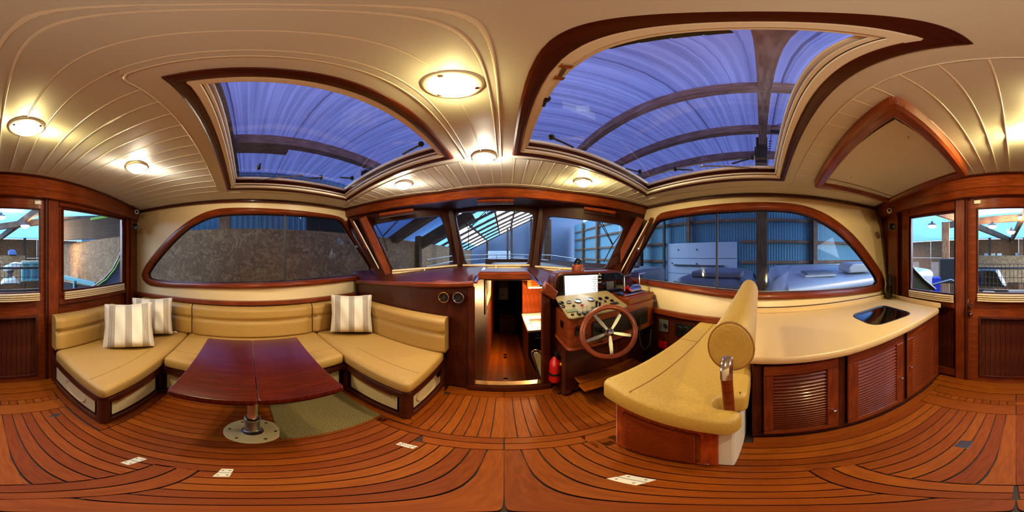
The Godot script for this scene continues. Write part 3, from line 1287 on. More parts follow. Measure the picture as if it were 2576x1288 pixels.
func build_port_wall() -> void:
	turn = -PI / 2
	var o := V(-1.68, 0, 0)
	var n := V(1, 0, 0)
	var outer := loop_on(resample(smooth_loop(P2(PORT_OUT)), 110), o, n)
	var inner := loop_on(resample(smooth_loop(P2(PORT_IN)), 110), o, n)
	var g := geo()
	var rect := PackedVector2Array([Vector2(-1.42, 0), Vector2(1.36, 0), Vector2(1.36, 2.03), Vector2(-1.42, 2.03)])
	for dx in [0.0, -0.06]:
		for q in with_holes(rect, [yz(inner)], 0.25):
			sheet(g, q, func(c: Vector2): return lay(V(-1.68 + dx, c.y, c.x)), 0.16)
	structure("wall_port", g, M.cream_wall, "cream vinyl cabin side above the settee")
	g = geo()
	frame_ring(g, outer, inner, n, 0.022, 0.05)
	var w := structure("window_3", g, M.mahogany, "long sliding side window in a mahogany frame above the settee")
	var mid := on_plane(718, 620, o, n).z
	g = geo()
	var whole := yz(inner)
	for half in [[-9.0, mid, -0.03], [mid, 9.0, -0.042]]:
		var gg := geo()
		for q in Geometry2D.intersect_polygons(whole, PackedVector2Array([Vector2(half[0], -1), Vector2(half[1], -1), Vector2(half[1], 4), Vector2(half[0], 4)])):
			sheet(gg, q, func(c: Vector2): return lay(V(-1.68 + half[2], c.y, c.x)), 0.16)
		part(w, "pane", gg, M.smoked_glass)
	var ta := on_plane(718, 538, o, n)
	var tb := on_plane(718, 712, o, n)
	bar(g, V(-1.70, tb.y, mid), V(-1.70, ta.y, mid), 0.022, 0.02, Vector3.RIGHT, 0.003)
	part(w, "mullion", g, M.black)
	g = geo()
	var edge := PackedVector3Array()
	for p in inner:
		edge.append(p - n * 0.028)
	sweep(g, edge, [Vector2(-0.008, -0.004), Vector2(0.008, -0.004), Vector2(0.008, 0.008), Vector2(-0.008, 0.008)], n, true)
	part(w, "gasket", g, M.black)
	g = geo()
	var ha := on_plane(871, 610, V(-1.69, 0, 0), n)
	var hb := on_plane(871, 638, V(-1.69, 0, 0), n)
	tube(g, [ha, ha + n * 0.03 + V(0, -0.004, 0.012), ha.lerp(hb, 0.25) + n * 0.035 + V(0, 0, 0.016), ha.lerp(hb, 0.75) + n * 0.035 + V(0, 0, 0.016), hb + n * 0.03 + V(0, 0.004, 0.012), hb], 0.008, 8)
	part(w, "pull_handle", g, M.black)
	# mahogany cornice and the shelf rail behind the settee
	g = geo()
	bar(g, V(-1.665, 1.985, -1.36), V(-1.665, 1.985, 1.18), 0.03, 0.026, Vector3.UP, 0.008)
	structure("trim_1", g, M.mahogany_dark, "slim mahogany cornice over the port window")
	g = geo()
	bar(g, V(-1.65, 0.905, -1.36), V(-1.65, 0.905, 1.30), 0.06, 0.05, Vector3.UP, 0.012)
	structure("trim_2", g, M.mahogany, "mahogany rail along the top of the settee backrest")

func star_x(y: float) -> float:
	return 1.36 + 0.17 * maxf(0.0, y - 0.91)

func build_starboard_wall() -> void:
	turn = PI / 2
	var n := V(-1, 0.17, 0).normalized()
	var o := V(1.36, 0.91, 0)
	var outer := loop_on(resample(smooth_loop(P2(STAR_OUT)), 120), o, n)
	var inner := loop_on(resample(smooth_loop(P2(STAR_IN)), 120), o, n)
	var g := geo()
	var rect := PackedVector2Array([Vector2(-1.42, 0), Vector2(1.5, 0), Vector2(1.5, 2.04), Vector2(-1.42, 2.04)])
	for dx in [0.0, 0.06]:
		for q in with_holes(rect, [yz(inner)], 0.25):
			sheet(g, q, func(c: Vector2): return lay(V(star_x(c.y) + dx, c.y, c.x)), 0.16)
	structure("wall_starboard", g, M.cream_wall, "cream vinyl cabin side above the galley counter")
	g = geo()
	frame_ring(g, outer, inner, n, 0.022, 0.05)
	var w := structure("window_4", g, M.mahogany, "long side window in a mahogany frame above the galley")
	var mid := on_plane(1802, 620, o, n).z
	var whole := yz(inner)
	for half in [[-9.0, mid, 0.03], [mid, 9.0, 0.042]]:
		g = geo()
		for q in Geometry2D.intersect_polygons(whole, PackedVector2Array([Vector2(half[0], -1), Vector2(half[1], -1), Vector2(half[1], 4), Vector2(half[0], 4)])):
			sheet(g, q, func(c: Vector2): return lay(V(star_x(c.y) + half[2], c.y, c.x)), 0.16)
		part(w, "pane", g, M.tinted_glass)
	g = geo()
	var ta := on_plane(1802, 533, o, n)
	var tb := on_plane(1802, 730, o, n)
	bar(g, tb - n * 0.02, ta - n * 0.02, 0.018, 0.018, n, 0.003)
	part(w, "mullion", g, M.black)
	g = geo()
	var edge := PackedVector3Array()
	for p in inner:
		edge.append(p - n * 0.028)
	sweep(g, edge, [Vector2(-0.007, -0.004), Vector2(0.007, -0.004), Vector2(0.007, 0.008), Vector2(-0.007, 0.008)], n, true)
	part(w, "gasket", g, M.black)
	g = geo()
	bar(g, V(1.535, 2.0, -1.36), V(1.535, 2.0, 1.30), 0.03, 0.026, Vector3.UP, 0.008)
	structure("trim_3", g, M.mahogany_dark, "slim mahogany cornice over the galley window")
	# mahogany side panel below the cream wall, beside the helm seat
	g = geo()
	var tl := on_plane(1638, 777, V(1.33, 0.8, 0), n)
	plate(g, [V(1.335, 0.02, 0.06), V(1.335, 0.02, 1.36), V(1.335, 0.82, 1.36), V(1.335, 0.82, 0.06)], V(-0.02, 0, 0), 0.003, 0.12)
	var p := structure("trim_4", g, M.mahogany_dark, "mahogany side panel with sockets beside the helm seat")
	g = geo()
	bar(g, V(1.315, 0.83, 0.06), V(1.315, 0.83, 1.36), 0.05, 0.06, Vector3.UP, 0.012)
	part(p, "cap_rail", g, M.mahogany)

# ---------------------------------------------------------------- aft bulkhead, its door, seen at either end of the long room
func rect2(x0: float, x1: float, y0: float, y1: float) -> PackedVector2Array:
	return PackedVector2Array([Vector2(x0, y0), Vector2(x1, y0), Vector2(x1, y1), Vector2(x0, y1)])

func panel_aft(g: Geo, r: PackedVector2Array, holes: Array, z: float, thick: float) -> void:
	for dz in [0.0, -thick]:
		for q in with_holes(r, holes, 0.3):
			sheet(g, q, func(c: Vector2): return lay(V(c.x, c.y, z + dz)), 0.15)
	for h in holes:
		for k in h.size():
			var a: Vector2 = h[k]
			var b: Vector2 = h[(k + 1) % h.size()]
			flat(g, V(a.x, a.y, z), V(b.x, b.y, z), V(b.x, b.y, z - thick), V(a.x, a.y, z - thick))

func moulding(g: Geo, r: PackedVector2Array, z: float, wide: float, proud: float) -> void:
	var way := PackedVector3Array()
	for p in close_pts(r, 0.12):
		way.append(V(p.x, p.y, z))
	sweep(g, way, round_prof(wide, proud, proud * 0.5), V(0, 0, 1), true)

func pane_aft(parent: Node3D, r: PackedVector2Array, z: float) -> void:
	var g := geo()
	sheet(g, r, func(c: Vector2): return lay(V(c.x, c.y, z)), 0.15)
	part(parent, "pane", g, M.glass)

func blind_aft(x0: float, x1: float, y0: float, y1: float, label: String) -> void:
	var t := thing("pleated_blind", label, "blind", V((x0 + x1) / 2, y0, -1.36))
	var n := 4
	for k in n:
		var g := geo()
		var ya := lerpf(y0, y1, float(k) / n)
		var yb := lerpf(y0, y1, float(k + 1) / n) - 0.004
		bar(g, V(x0, (ya + yb) / 2, -1.366), V(x1, (ya + yb) / 2, -1.366), 0.028 - 0.003 * (k % 2), yb - ya, Vector3.UP, 0.006)
		part(t, "pleat" if k > 0 else "bottom_rail", g, M.blind)

func door_aft(n: int, where: String, handle: bool) -> void:
	var gl := rect2(-0.415, 0.333, 1.075, 1.825)
	var low := rect2(-0.385, 0.31, 0.13, 0.84)
	var g := geo()
	panel_aft(g, rect2(-0.485, 0.44, 0.035, 1.95), [gl, low], -1.385, 0.03)
	var d := structure("door_%d" % n, g, M.mahogany, "mahogany aft door with a large window, %s" % where)
	pane_aft(d, gl, -1.40)
	g = geo()
	moulding(g, gl, -1.385, 0.016, 0.008)
	moulding(g, low, -1.385, 0.022, 0.010)
	part(d, "moulding", g, M.mahogany_dark)
	for k in 16:
		g = geo()
		var xa := lerpf(-0.385, 0.31, k / 16.0)
		var xb := lerpf(-0.385, 0.31, (k + 1) / 16.0)
		bar(g, V((xa + xb) / 2, 0.13, -1.405), V((xa + xb) / 2, 0.84, -1.405), xb - xa - 0.0006, 0.012, V(0, 0, 1), 0.0016)
		part(d, "panel_board", g, M.mahogany_dark)
	g = geo()
	box(g, -0.49, -0.465, 0.035, 1.95, -1.385, -1.372, 0.004)
	box(g, 0.42, 0.445, 0.035, 1.95, -1.385, -1.372, 0.004)
	part(d, "stile_strip", g, M.mahogany_dark)
	if handle:
		g = geo()
		lathe(g, V(0.395, 0.945, -1.385), V(0, 0, 1), [Vector2(0.0, 0.012), Vector2(0.02, 0.010), Vector2(0.024, 0.0)], 14)
		lathe(g, V(0.395, 0.865, -1.385), V(0, 0, 1), [Vector2(0.0, 0.012), Vector2(0.018, 0.010), Vector2(0.024, 0.0)], 14)
		tube(g, [V(0.395, 0.945, -1.385), V(0.395, 0.945, -1.345), V(0.405, 0.975, -1.34), V(0.40, 1.02, -1.34)], 0.008, 8)
		part(d, "lever_handle", g, M.chrome)
	g = geo()
	var lx := -0.40 if not handle else 0.335
	plate(g, [V(lx - 0.03, 1.872, -1.382), V(lx + 0.03, 1.872, -1.382), V(lx + 0.03, 1.905, -1.382), V(lx - 0.03, 1.905, -1.382)], V(0, 0, 0.004), 0.001)
	var pl := part(d, "label_plate", g, M.white)
	g = geo()
	for s in [-1.0, 1.0]:
		lathe(g, V(lx + s * 0.023, 1.888, -1.378), V(0, 0, 1), [Vector2(0.003, 0), Vector2(0, 0.002)], 6)
	part(pl, "screw", g, M.iron)

func header_aft(x0: float, x1: float, label: String, n: int) -> void:
	var g := geo()
	var xs := fine([V(x0, 0, -1.33), V(x1, 0, -1.33)])
	for seg in [[1.935, 2.005, -1.335, 0.0], [2.005, 0.0, -1.315, 1.0]]:
		var rows := [PackedVector3Array(), PackedVector3Array(), PackedVector3Array(), PackedVector3Array()]
		for p in xs:
			var top: float = seg[1] if seg[1] > 0.0 else crown_y(p.x) + 0.01
			var bot: float = seg[0] - 0.022 * p.x * p.x
			if seg[1] > 0.0: top -= 0.022 * p.x * p.x
			rows[0].append(V(p.x, bot, -1.41))
			rows[1].append(V(p.x, bot, seg[2]))
			rows[2].append(V(p.x, top, seg[2] + 0.012))
			rows[3].append(V(p.x, top, -1.41))
		for k in 3:
			grid(g, [rows[k], rows[k + 1]])
	var h := structure("trim_%d" % n, g, M.mahogany_beam, label)
	g = geo()
	var way := PackedVector3Array()
	for p in xs:
		way.append(V(p.x, crown_y(p.x) - 0.012, -1.30))
	sweep(g, way, [Vector2(-0.012, -0.012), Vector2(0.012, -0.012), Vector2(0.012, 0.012), Vector2(-0.012, 0.012)], Vector3.UP)
	part(h, "cove_bead", g, M.mahogany_dark)

func build_aft_walls() -> void:
	# port end of the bulkhead, left end of the long room
	turn = -PI / 2
	var gl := rect2(-1.44, -0.65, 1.07, 1.86)
	var g := geo()
	panel_aft(g, rect2(-1.74, -0.487, 0.0, 2.05), [gl], -1.40, 0.04)
	panel_aft(g, rect2(0.444, 2.6, 0.0, 2.1), [], -1.40, 0.04)
	panel_aft(g, rect2(-0.487, 0.444, 1.95, 2.15), [], -1.41, 0.03)
	var w := structure("wall_aft", g, M.mahogany, "mahogany aft bulkhead behind the settee's end")
	pane_aft(w, gl, -1.42)
	g = geo()
	moulding(g, gl, -1.40, 0.016, 0.010)
	moulding(g, rect2(-1.50, -0.60, 0.30, 0.93), -1.40, 0.016, 0.006)
	part(w, "moulding", g, M.mahogany_dark)
	for b in [[-0.60, -0.49], [-1.56, -1.49], [-1.68, -1.56]]:
		g = geo()
		box(g, b[0], b[1], 0.02, 1.94, -1.40, -1.375 if b[0] > -1.6 else -1.36, 0.006)
		part(w, "stile", g, M.mahogany)
	g = geo()
	box(g, -1.49, -0.60, 0.93, 1.0, -1.40, -1.38, 0.006)
	box(g, -1.49, -0.60, 1.875, 1.95, -1.40, -1.38, 0.006)
	part(w, "rail", g, M.mahogany)
	door_aft(1, "beside the settee's aft arm", false)
	header_aft(-1.70, 1.2, "curved mahogany header over the aft door and settee end", 5)
	blind_aft(-1.44, -0.65, 0.985, 1.065, "folded cream pleated blind under the bulkhead window behind the settee")
	blind_aft(-0.415, 0.333, 1.0, 1.075, "folded cream pleated blind on the door beside the settee")
	# starboard end, right end of the long room
	turn = PI / 2
	gl = rect2(0.551, 1.055, 1.04, 1.815)
	g = geo()
	panel_aft(g, rect2(0.442, 1.62, 0.0, 2.05), [gl], -1.40, 0.04)
	panel_aft(g, rect2(-2.6, -0.487, 0.0, 2.1), [], -1.40, 0.04)
	panel_aft(g, rect2(-0.487, 0.444, 1.95, 2.15), [], -1.41, 0.03)
	w = structure("wall_aft", g, M.mahogany, "mahogany aft bulkhead beside the sink counter")
	pane_aft(w, gl, -1.42)
	g = geo()
	moulding(g, gl, -1.40, 0.014, 0.010)
	part(w, "moulding", g, M.mahogany_dark)
	for b in [[0.445, 0.54], [1.07, 1.16], [1.22, 1.36]]:
		g = geo()
		box(g, b[0], b[1], 0.02, 1.93, -1.40, -1.375 if b[0] < 1.2 else -1.36, 0.006)
		part(w, "stile", g, M.mahogany)
	g = geo()
	box(g, 0.54, 1.07, 0.90, 0.97, -1.40, -1.38, 0.006)
	box(g, 0.54, 1.07, 1.83, 1.93, -1.40, -1.38, 0.006)
	box(g, 0.54, 1.07, 0.05, 0.16, -1.40, -1.38, 0.006)
	part(w, "rail", g, M.mahogany)
	for k in 9:
		g = geo()
		var xa := lerpf(0.54, 0.95, k / 9.0)
		bar(g, V(xa + 0.0225, 0.16, -1.397), V(xa + 0.0225, 0.90, -1.397), 0.0448, 0.010, V(0, 0, 1), 0.0016)
		part(w, "panel_board", g, M.mahogany_dark)
	door_aft(2, "with a chrome lever beside the galley", true)
	header_aft(-1.2, 1.5, "curved mahogany header over the aft door by the galley", 6)
	blind_aft(0.551, 1.055, 0.965, 1.04, "folded cream pleated blind under the window beside the sink")
	blind_aft(-0.415, 0.333, 1.0, 1.075, "folded cream pleated blind on the door with the chrome lever")

# ---------------------------------------------------------------- forward end: beam, windscreen, bulkhead
const BEAM := [[-1.76, 1.10], [-1.50, 1.26], [-1.24, 1.40], [-0.98, 1.52], [-0.72, 1.62], [-0.40, 1.65], [0.0, 1.66], [0.30, 1.66], [0.60, 1.64], [0.92, 1.55], [1.18, 1.45], [1.45, 1.34], [1.70, 1.22]]

func build_bow() -> void:
	turn = 0.0
	# deck beam with its soffit
	var g := geo()
	var a := PackedVector3Array()
	var b := PackedVector3Array()
	var c := PackedVector3Array()
	var d := PackedVector3Array()
	var e := PackedVector3Array()
	var pts := []
	for k in BEAM.size():
		pts.append(V(BEAM[k][0], 0, BEAM[k][1]))
	for p in fine(pts):
		var t := crown_y(p.x)
		var out := p.normalized()
		a.append(V(p.x, t + 0.01, p.z) - out * 0.012)
		b.append(V(p.x, t - 0.02, p.z) - out * 0.012)
		c.append(V(p.x, t - 0.105, p.z))
		d.append(V(p.x, t - 0.115, p.z) + out * 0.02)
		var far := p + V(0, 0, 0.30)
		far.x *= 0.97
		e.append(V(far.x, t - 0.13, far.z + 0.05))
	grid(g, [a, b])
	grid(g, [b, c])
	grid(g, [c, d])
	var beam := structure("trim_7", g, M.mahogany_beam, "curved mahogany deck beam above the windscreen")
	g = geo()
	grid(g, [d, e])
	part(beam, "soffit", g, M.mahogany_shaded)
	g = geo()
	var up := PackedVector3Array()
	for p in a:
		up.append(V(p.x, crown_y(p.x) - 0.008, p.z) - V(p.x, 0, p.z).normalized() * 0.02)
	sweep(g, up, [Vector2(-0.009, -0.009), Vector2(0.009, -0.009), Vector2(0.009, 0.009), Vector2(-0.009, 0.009)], Vector3.UP)
	part(beam, "cove_bead", g, M.mahogany_dark)
	# windscreen: three lights
	var cx := V(0, 0, 1.95)
	var panes := [
		["window_5", cx, V(0, 0, -1), [1112, 514, 1380, 514, 1356, 690, 1148, 690], [1144, 540, 1150, 534, 1200, 530, 1244, 528, 1314, 530.6, 1336, 534, 1343, 541, 1341, 560, 1331, 655, 1326, 665, 1316, 667, 1180, 666, 1171.5, 661, 1166, 640], "middle light of the windscreen, over the companionway"],
		["window_6", V(-0.62, 0, 1.95), V(0.59, 0, -0.807), [866, 548, 880, 530, 1140, 502, 1168, 690, 1000, 716, 960, 712], [937, 569, 944, 562, 1020, 550, 1101, 541.5, 1110, 543, 1114, 552, 1144, 655, 1142, 663, 1134, 666, 1000, 681, 990, 678, 985, 668], "port light of the windscreen, next to the settee"],
		["window_7", V(0.40, 0, 1.95), V(-0.494, 0, -0.87), [1352, 502, 1655, 534, 1660, 550, 1560, 715, 1350, 692], [1377, 547, 1382, 543, 1460, 550, 1555, 563, 1566, 568, 1569, 576, 1528, 666, 1520, 675, 1510, 677, 1362, 671, 1354, 668, 1354, 660], "starboard light of the windscreen, over the helm"],
	]
	for w in panes:
		var n: Vector3 = w[2].normalized()
		var o: Vector3 = w[1]
		var hole := resample(smooth_loop(P2(w[4])), 64)
		g = geo()
		for deep in [0.0, 0.05]:
			for q in with_holes(P2(w[3]), [hole], 60.0):
				sheet(g, q, func(p: Vector2): return lay(on_plane(p.x, p.y, o - n * deep, n)), 24.0, 0.5, func(p: Vector2):
					var w3 := on_plane(p.x, p.y, o, n)
					return Vector2(w3.y, w3.x - w3.z * 0.4))
		var node := structure(w[0], g, M.mahogany_shaded, w[5])
		g = geo()
		var inner := loop_on(hole, o, n)
		var rows := [PackedVector3Array(), PackedVector3Array()]
		for k in inner.size() + 1:
			rows[0].append(inner[k % inner.size()])
			rows[1].append(inner[k % inner.size()] - n * 0.05)
		grid(g, rows, true)
		part(node, "reveal", g, M.mahogany_shaded)
		g = geo()
		sheet(g, hole, func(p: Vector2): return lay(on_plane(p.x, p.y, o - n * 0.04, n)), 24.0, 0.5, func(p: Vector2):
			var w3 := on_plane(p.x, p.y, o, n)
			return Vector2(w3.x, w3.y))
		part(node, "pane", g, M.glass)
	# mullions and corner posts
	var posts := [
		[1129, 512, 1162, 688, V(-0.63, 0, 1.94), 0.085, 0.03, M.mahogany_shaded],
		[1365, 512, 1342, 688, V(0.42, 0, 1.94), 0.085, 0.03, M.mahogany_shaded],
		[912, 546, 988, 712, V(-1.45, 0, 1.30), 0.10, 0.05, M.mahogany],
		[881, 550, 957, 690, V(-1.60, 0, 1.20), 0.035, 0.05, M.mahogany],
		[1612, 548, 1530, 706, V(1.42, 0, 1.33), 0.10, 0.05, M.mahogany],
		[1640, 548, 1561, 706, V(1.45, 0, 1.25), 0.035, 0.05, M.mahogany],
	]
	for k in posts.size():
		var q: Array = posts[k]
		g = geo()
		var n := V(q[4].x, 0, q[4].z).normalized()
		bar(g, on_plane(q[2], q[3], q[4], n), on_plane(q[0], q[1], q[4], n), q[5], q[6], n, 0.012)
		structure("trim_%d" % (8 + k), g, q[7], ["mahogany mullion at the port side of the middle windscreen light", "mahogany mullion at the helm side of the middle windscreen light", "wide mahogany corner post beside the port windscreen light", "slim mahogany post at the fore end of the settee window", "wide mahogany corner post beside the helm windscreen light", "slim mahogany post at the fore end of the galley window"][k])
	for s in [[889, 556, 962, 692, V(-1.575, 0, 1.18), "port"], [1631, 556, 1553, 700, V(1.44, 0, 1.24), "star"]]:
		g = geo()
		var n := V(s[4].x, 0, s[4].z).normalized()
		bar(g, on_plane(s[2], s[3], s[4] - n * 0.03, n), on_plane(s[0], s[1], s[4] - n * 0.03, n), 0.014, 0.01, n, 0.002)
		structure("trim_%d" % (14 if s[5] == "port" else 15), g, M.white_alloy, "pale strip down the %s corner post" % ("settee" if s[5] == "port" else "helm"))
	for s in [[898, 620, V(-1.56, 0, 1.17), "steel catch on the corner post by the settee window"], [1604, 626, V(1.42, 0, 1.22), "steel catch on the corner post by the galley window"]]:
		var t := thing("window_catch", s[3], "catch", on_plane(s[0], s[1], s[2], s[2].normalized()))
		g = geo()
		var p0 := on_plane(s[0], s[1], s[2] * 0.98, s[2].normalized())
		block(g, p0, V(0.03, 0.026, 0.03), Basis.IDENTITY, 0.005)
		part(t, "plate", g, M.steel)
		g = geo()
		lathe(g, p0 + V(0, -0.012, 0), -V(s[2].x, 0, s[2].z).normalized(), [Vector2(0.008, 0.0), Vector2(0.011, 0.03), Vector2(0, 0.034)], 10)
		part(t, "knob", g, M.chrome)
	# sun visor rollers under the beam
	for r in [[955, 541, 1040, 529, V(-0.98, 0, 1.55), "settee"], [1202, 506, 1291, 505, V(0, 0, 1.72), "companionway"], [1470, 524, 1548, 536, V(1.0, 0, 1.56), "helm"]]:
		g = geo()
		var n := V(r[4].x, 0, r[4].z).normalized()
		var pa := on_plane(r[0], r[1], r[4], n)
		var pb := on_plane(r[2], r[3], r[4], n)
		var t := thing("sun_visor", "rolled mahogany-toned sun visor under the beam at the %s side" % r[5], "visor", pa)
		tube(g, [pa, pb], 0.026, 12)
		part(t, "roller", g, M.mahogany)
		g = geo()
		tube(g, [pa + V(0, -0.04, 0), pb + V(0, -0.04, 0)], 0.005, 6)
		part(t, "pull_bar", g, M.steel)
	# pleated blinds along the sill
	for r in [[986, 687, 1150, 673, V(-0.62, 0, 1.95), V(0.59, 0, -0.807), "port windscreen light"], [1164, 673, 1332, 673, V(0, 0, 1.95), V(0, 0, -1), "middle windscreen light"], [1346, 676, 1470, 684, V(0.40, 0, 1.95), V(-0.494, 0, -0.87), "helm windscreen light"]]:
		var n: Vector3 = r[5].normalized()
		var t := thing("pleated_blind", "folded cream pleated blind along the foot of the %s" % r[6], "blind", on_plane(r[0], r[1], r[4], n))
		for k in 3:
			g = geo()
			var dy := 0.028 * (k - 1)
			bar(g, on_plane(r[0], r[1], r[4] + n * 0.02, n) + V(0, dy, 0), on_plane(r[2], r[3], r[4] + n * 0.02, n) + V(0, dy, 0), 0.03 - 0.004 * (k % 2), 0.024, Vector3.UP, 0.005)
			part(t, "pleat" if k > 0 else "bottom_rail", g, M.blind)
		g = geo()
		var pm := on_plane((r[0] + r[2]) / 2, (r[1] + r[3]) / 2, r[4] + n * 0.045, n)
		block(g, pm, V(0.02, 0.05, 0.015), Basis.IDENTITY, 0.004)
		part(t, "pull_tab", g, M.white)
	# bulkhead either side of the companionway
	g = geo()
	var left := PackedVector2Array([Vector2(-1.72, 0.0), Vector2(-0.252, 0.0), Vector2(-0.252, 1.155), Vector2(-1.72, 1.05)])
	for dz in [0.0, 0.04]:
		sheet(g, left, func(p: Vector2): return lay(V(p.x, p.y, 1.31 + dz)), 0.12)
	flat(g, V(-0.252, 0, 1.31), V(-0.252, 1.155, 1.31), V(-0.252, 1.155, 1.35), V(-0.252, 0, 1.35))
	var right := rect2(0.316, 1.5, 0.0, 1.10)
	for dz in [0.0, 0.04]:
		sheet(g, right, func(p: Vector2): return lay(V(p.x, p.y, 1.32 + dz)), 0.12)
	flat(g, V(0.316, 0, 1.32), V(0.316, 1.10, 1.32), V(0.316, 1.10, 1.36), V(0.316, 0, 1.36))
	for k in g.t.size():
		g.t[k] = Vector2(g.t[k].y, g.t[k].x)
	var bh := structure("wall_front", g, M.mahogany_dark, "mahogany forward bulkhead around the companionway")
	g = geo()
	bar(g, V(-1.70, 1.065, 1.305), V(-0.245, 1.170, 1.305), 0.06, 0.045, Vector3.UP, 0.012)
	part(bh, "cap_rail", g, M.mahogany)
	g = geo()
	box(g, -0.30, -0.235, 0.05, 1.15, 1.285, 1.33, 0.012)
	part(bh, "jamb", g, M.mahogany_dark)
	g = geo()
	box(g, 0.305, 0.385, 0.05, 1.11, 1.285, 1.34, 0.012)
	part(bh, "jamb", g, M.mahogany_dark)
	g = geo()
	plate(g, [V(0.30, 1.10, 1.34), V(0.41, 1.02, 1.34), V(0.44, 1.10, 1.34), V(0.34, 1.19, 1.34)], V(0, 0, -0.07), 0.01)
	part(bh, "shoulder_block", g, M.mahogany)
	g = geo()
	box(g, -0.30, 0.39, 0.0, 0.075, 1.27, 1.36, 0.012)
	part(bh, "threshold", g, M.mahogany_dark)
	g = geo()
	box(g, -0.235, 0.305, 0.075, 0.088, 1.29, 1.36, 0.004)
	part(bh, "tread_strip", g, M.brass)
	# shelf between bulkhead and windscreen
	g = geo()
	flat(g, V(-1.72, 1.06, 1.31), V(-0.25, 1.165, 1.33), V(-0.60, 1.27, 1.95), V(-1.75, 1.20, 1.30))
	flat(g, V(-0.25, 1.165, 1.33), V(-0.22, 1.23, 1.5), V(-0.2, 1.29, 1.97), V(-0.62, 1.27, 1.95))
	flat(g, V(0.22, 1.20, 1.45), V(0.36, 1.14, 1.34), V(0.62, 1.25, 1.95), V(0.2, 1.29, 1.97))
	flat(g, V(0.36, 1.10, 1.34), V(1.55, 1.08, 1.30), V(1.60, 1.18, 1.45), V(0.62, 1.25, 1.93))
	structure("trim_16", g, M.mahogany_dark, "mahogany shelf below the windscreen")
	# sliding companionway cover and the raised locker lid to port of it
	var t := thing("hatch_cover", "mahogany sliding cover above the companionway", "cover", V(0, 1.2, 1.5))
	g = geo()
	bar(g, V(-0.22, 1.245, 1.62), V(0.22, 1.245, 1.62), 0.42, 0.035, Vector3.UP, 0.008)
	part(t, "lid", g, M.mahogany_dark)
	g = geo()
	bar(g, V(-0.225, 1.225, 1.40), V(0.225, 1.225, 1.40), 0.02, 0.06, Vector3.UP, 0.006)
	part(t, "lip", g, M.mahogany)
	for s in [[-0.235, 1.165, 1.32, -0.205, 1.255, 1.70], [0.315, 1.13, 1.34, 0.235, 1.25, 1.70]]:
		g = geo()
		bar(g, V(s[0], s[1] + 0.015, s[2]), V(s[3], s[4] + 0.012, s[5]), 0.03, 0.02, Vector3.UP, 0.004)
		part(t, "slide_rail", g, M.chrome)
	g = geo()
	plate(g, [V(-0.62, 1.15, 1.33), V(-0.26, 1.18, 1.33), V(-0.23, 1.262, 1.72), V(-0.50, 1.252, 1.72)], V(0, 0.02, 0), 0.004)
	solo("locker_lid", "glossy mahogany locker lid under the windscreen beside the companionway", "lid", g, M.mahogany)
	# the two gauges
	for s in [[1121, 745, "lightning-shaped needles"], [1156.5, 745.5, "crossed needles"]]:
		var p := on_z(s[0], s[1], 1.31)
		t = thing("gauge", "small round brass-rimmed gauge with %s on the bulkhead" % s[2], "gauge", p)
		g = geo()
		lathe(g, p, V(0.05, 0.0, -1), [Vector2(0.048, 0), Vector2(0.050, 0.045), Vector2(0.050, 0.045), Vector2(0.047, 0.053), Vector2(0.041, 0.054), Vector2(0.040, 0.044)], 24)
		part(t, "rim", g, M.brass if s[0] < 1140 else M.chrome)
		g = geo()
		lathe(g, p, V(0.05, 0.0, -1), [Vector2(0.041, 0.046), Vector2(0.0, 0.046)], 24)
		var face := part(t, "dial", g, M.black)
		g = geo()
		var o := p + V(0.0024, 0, -0.0475)
		if s[0] < 1140:
			plate(g, [o + V(-0.006, 0.03, 0), o + V(0.013, -0.004, 0), o + V(0.003, 0, 0), o + V(0.008, -0.029, 0), o + V(-0.012, 0.004, 0), o + V(-0.002, 0.001, 0)], V(0, 0, -0.0012), 0.0002)
		else:
			bar(g, o + V(-0.024, -0.02, 0), o + V(0.02, 0.018, 0), 0.0024, 0.0012, V(0, 0, 1), 0.0002)
			bar(g, o + V(0.024, -0.02, 0), o + V(-0.02, 0.018, 0), 0.0024, 0.0012, V(0, 0, 1), 0.0002)
		for k in 9:
			var an := deg_to_rad(-120 + 30 * k)
			bar(g, o + V(sin(an) * 0.032, cos(an) * 0.032, 0), o + V(sin(an) * 0.037, cos(an) * 0.037, 0), 0.002, 0.001, V(0, 0, 1), 0.0)
		part(face, "needle", g, M.steel)

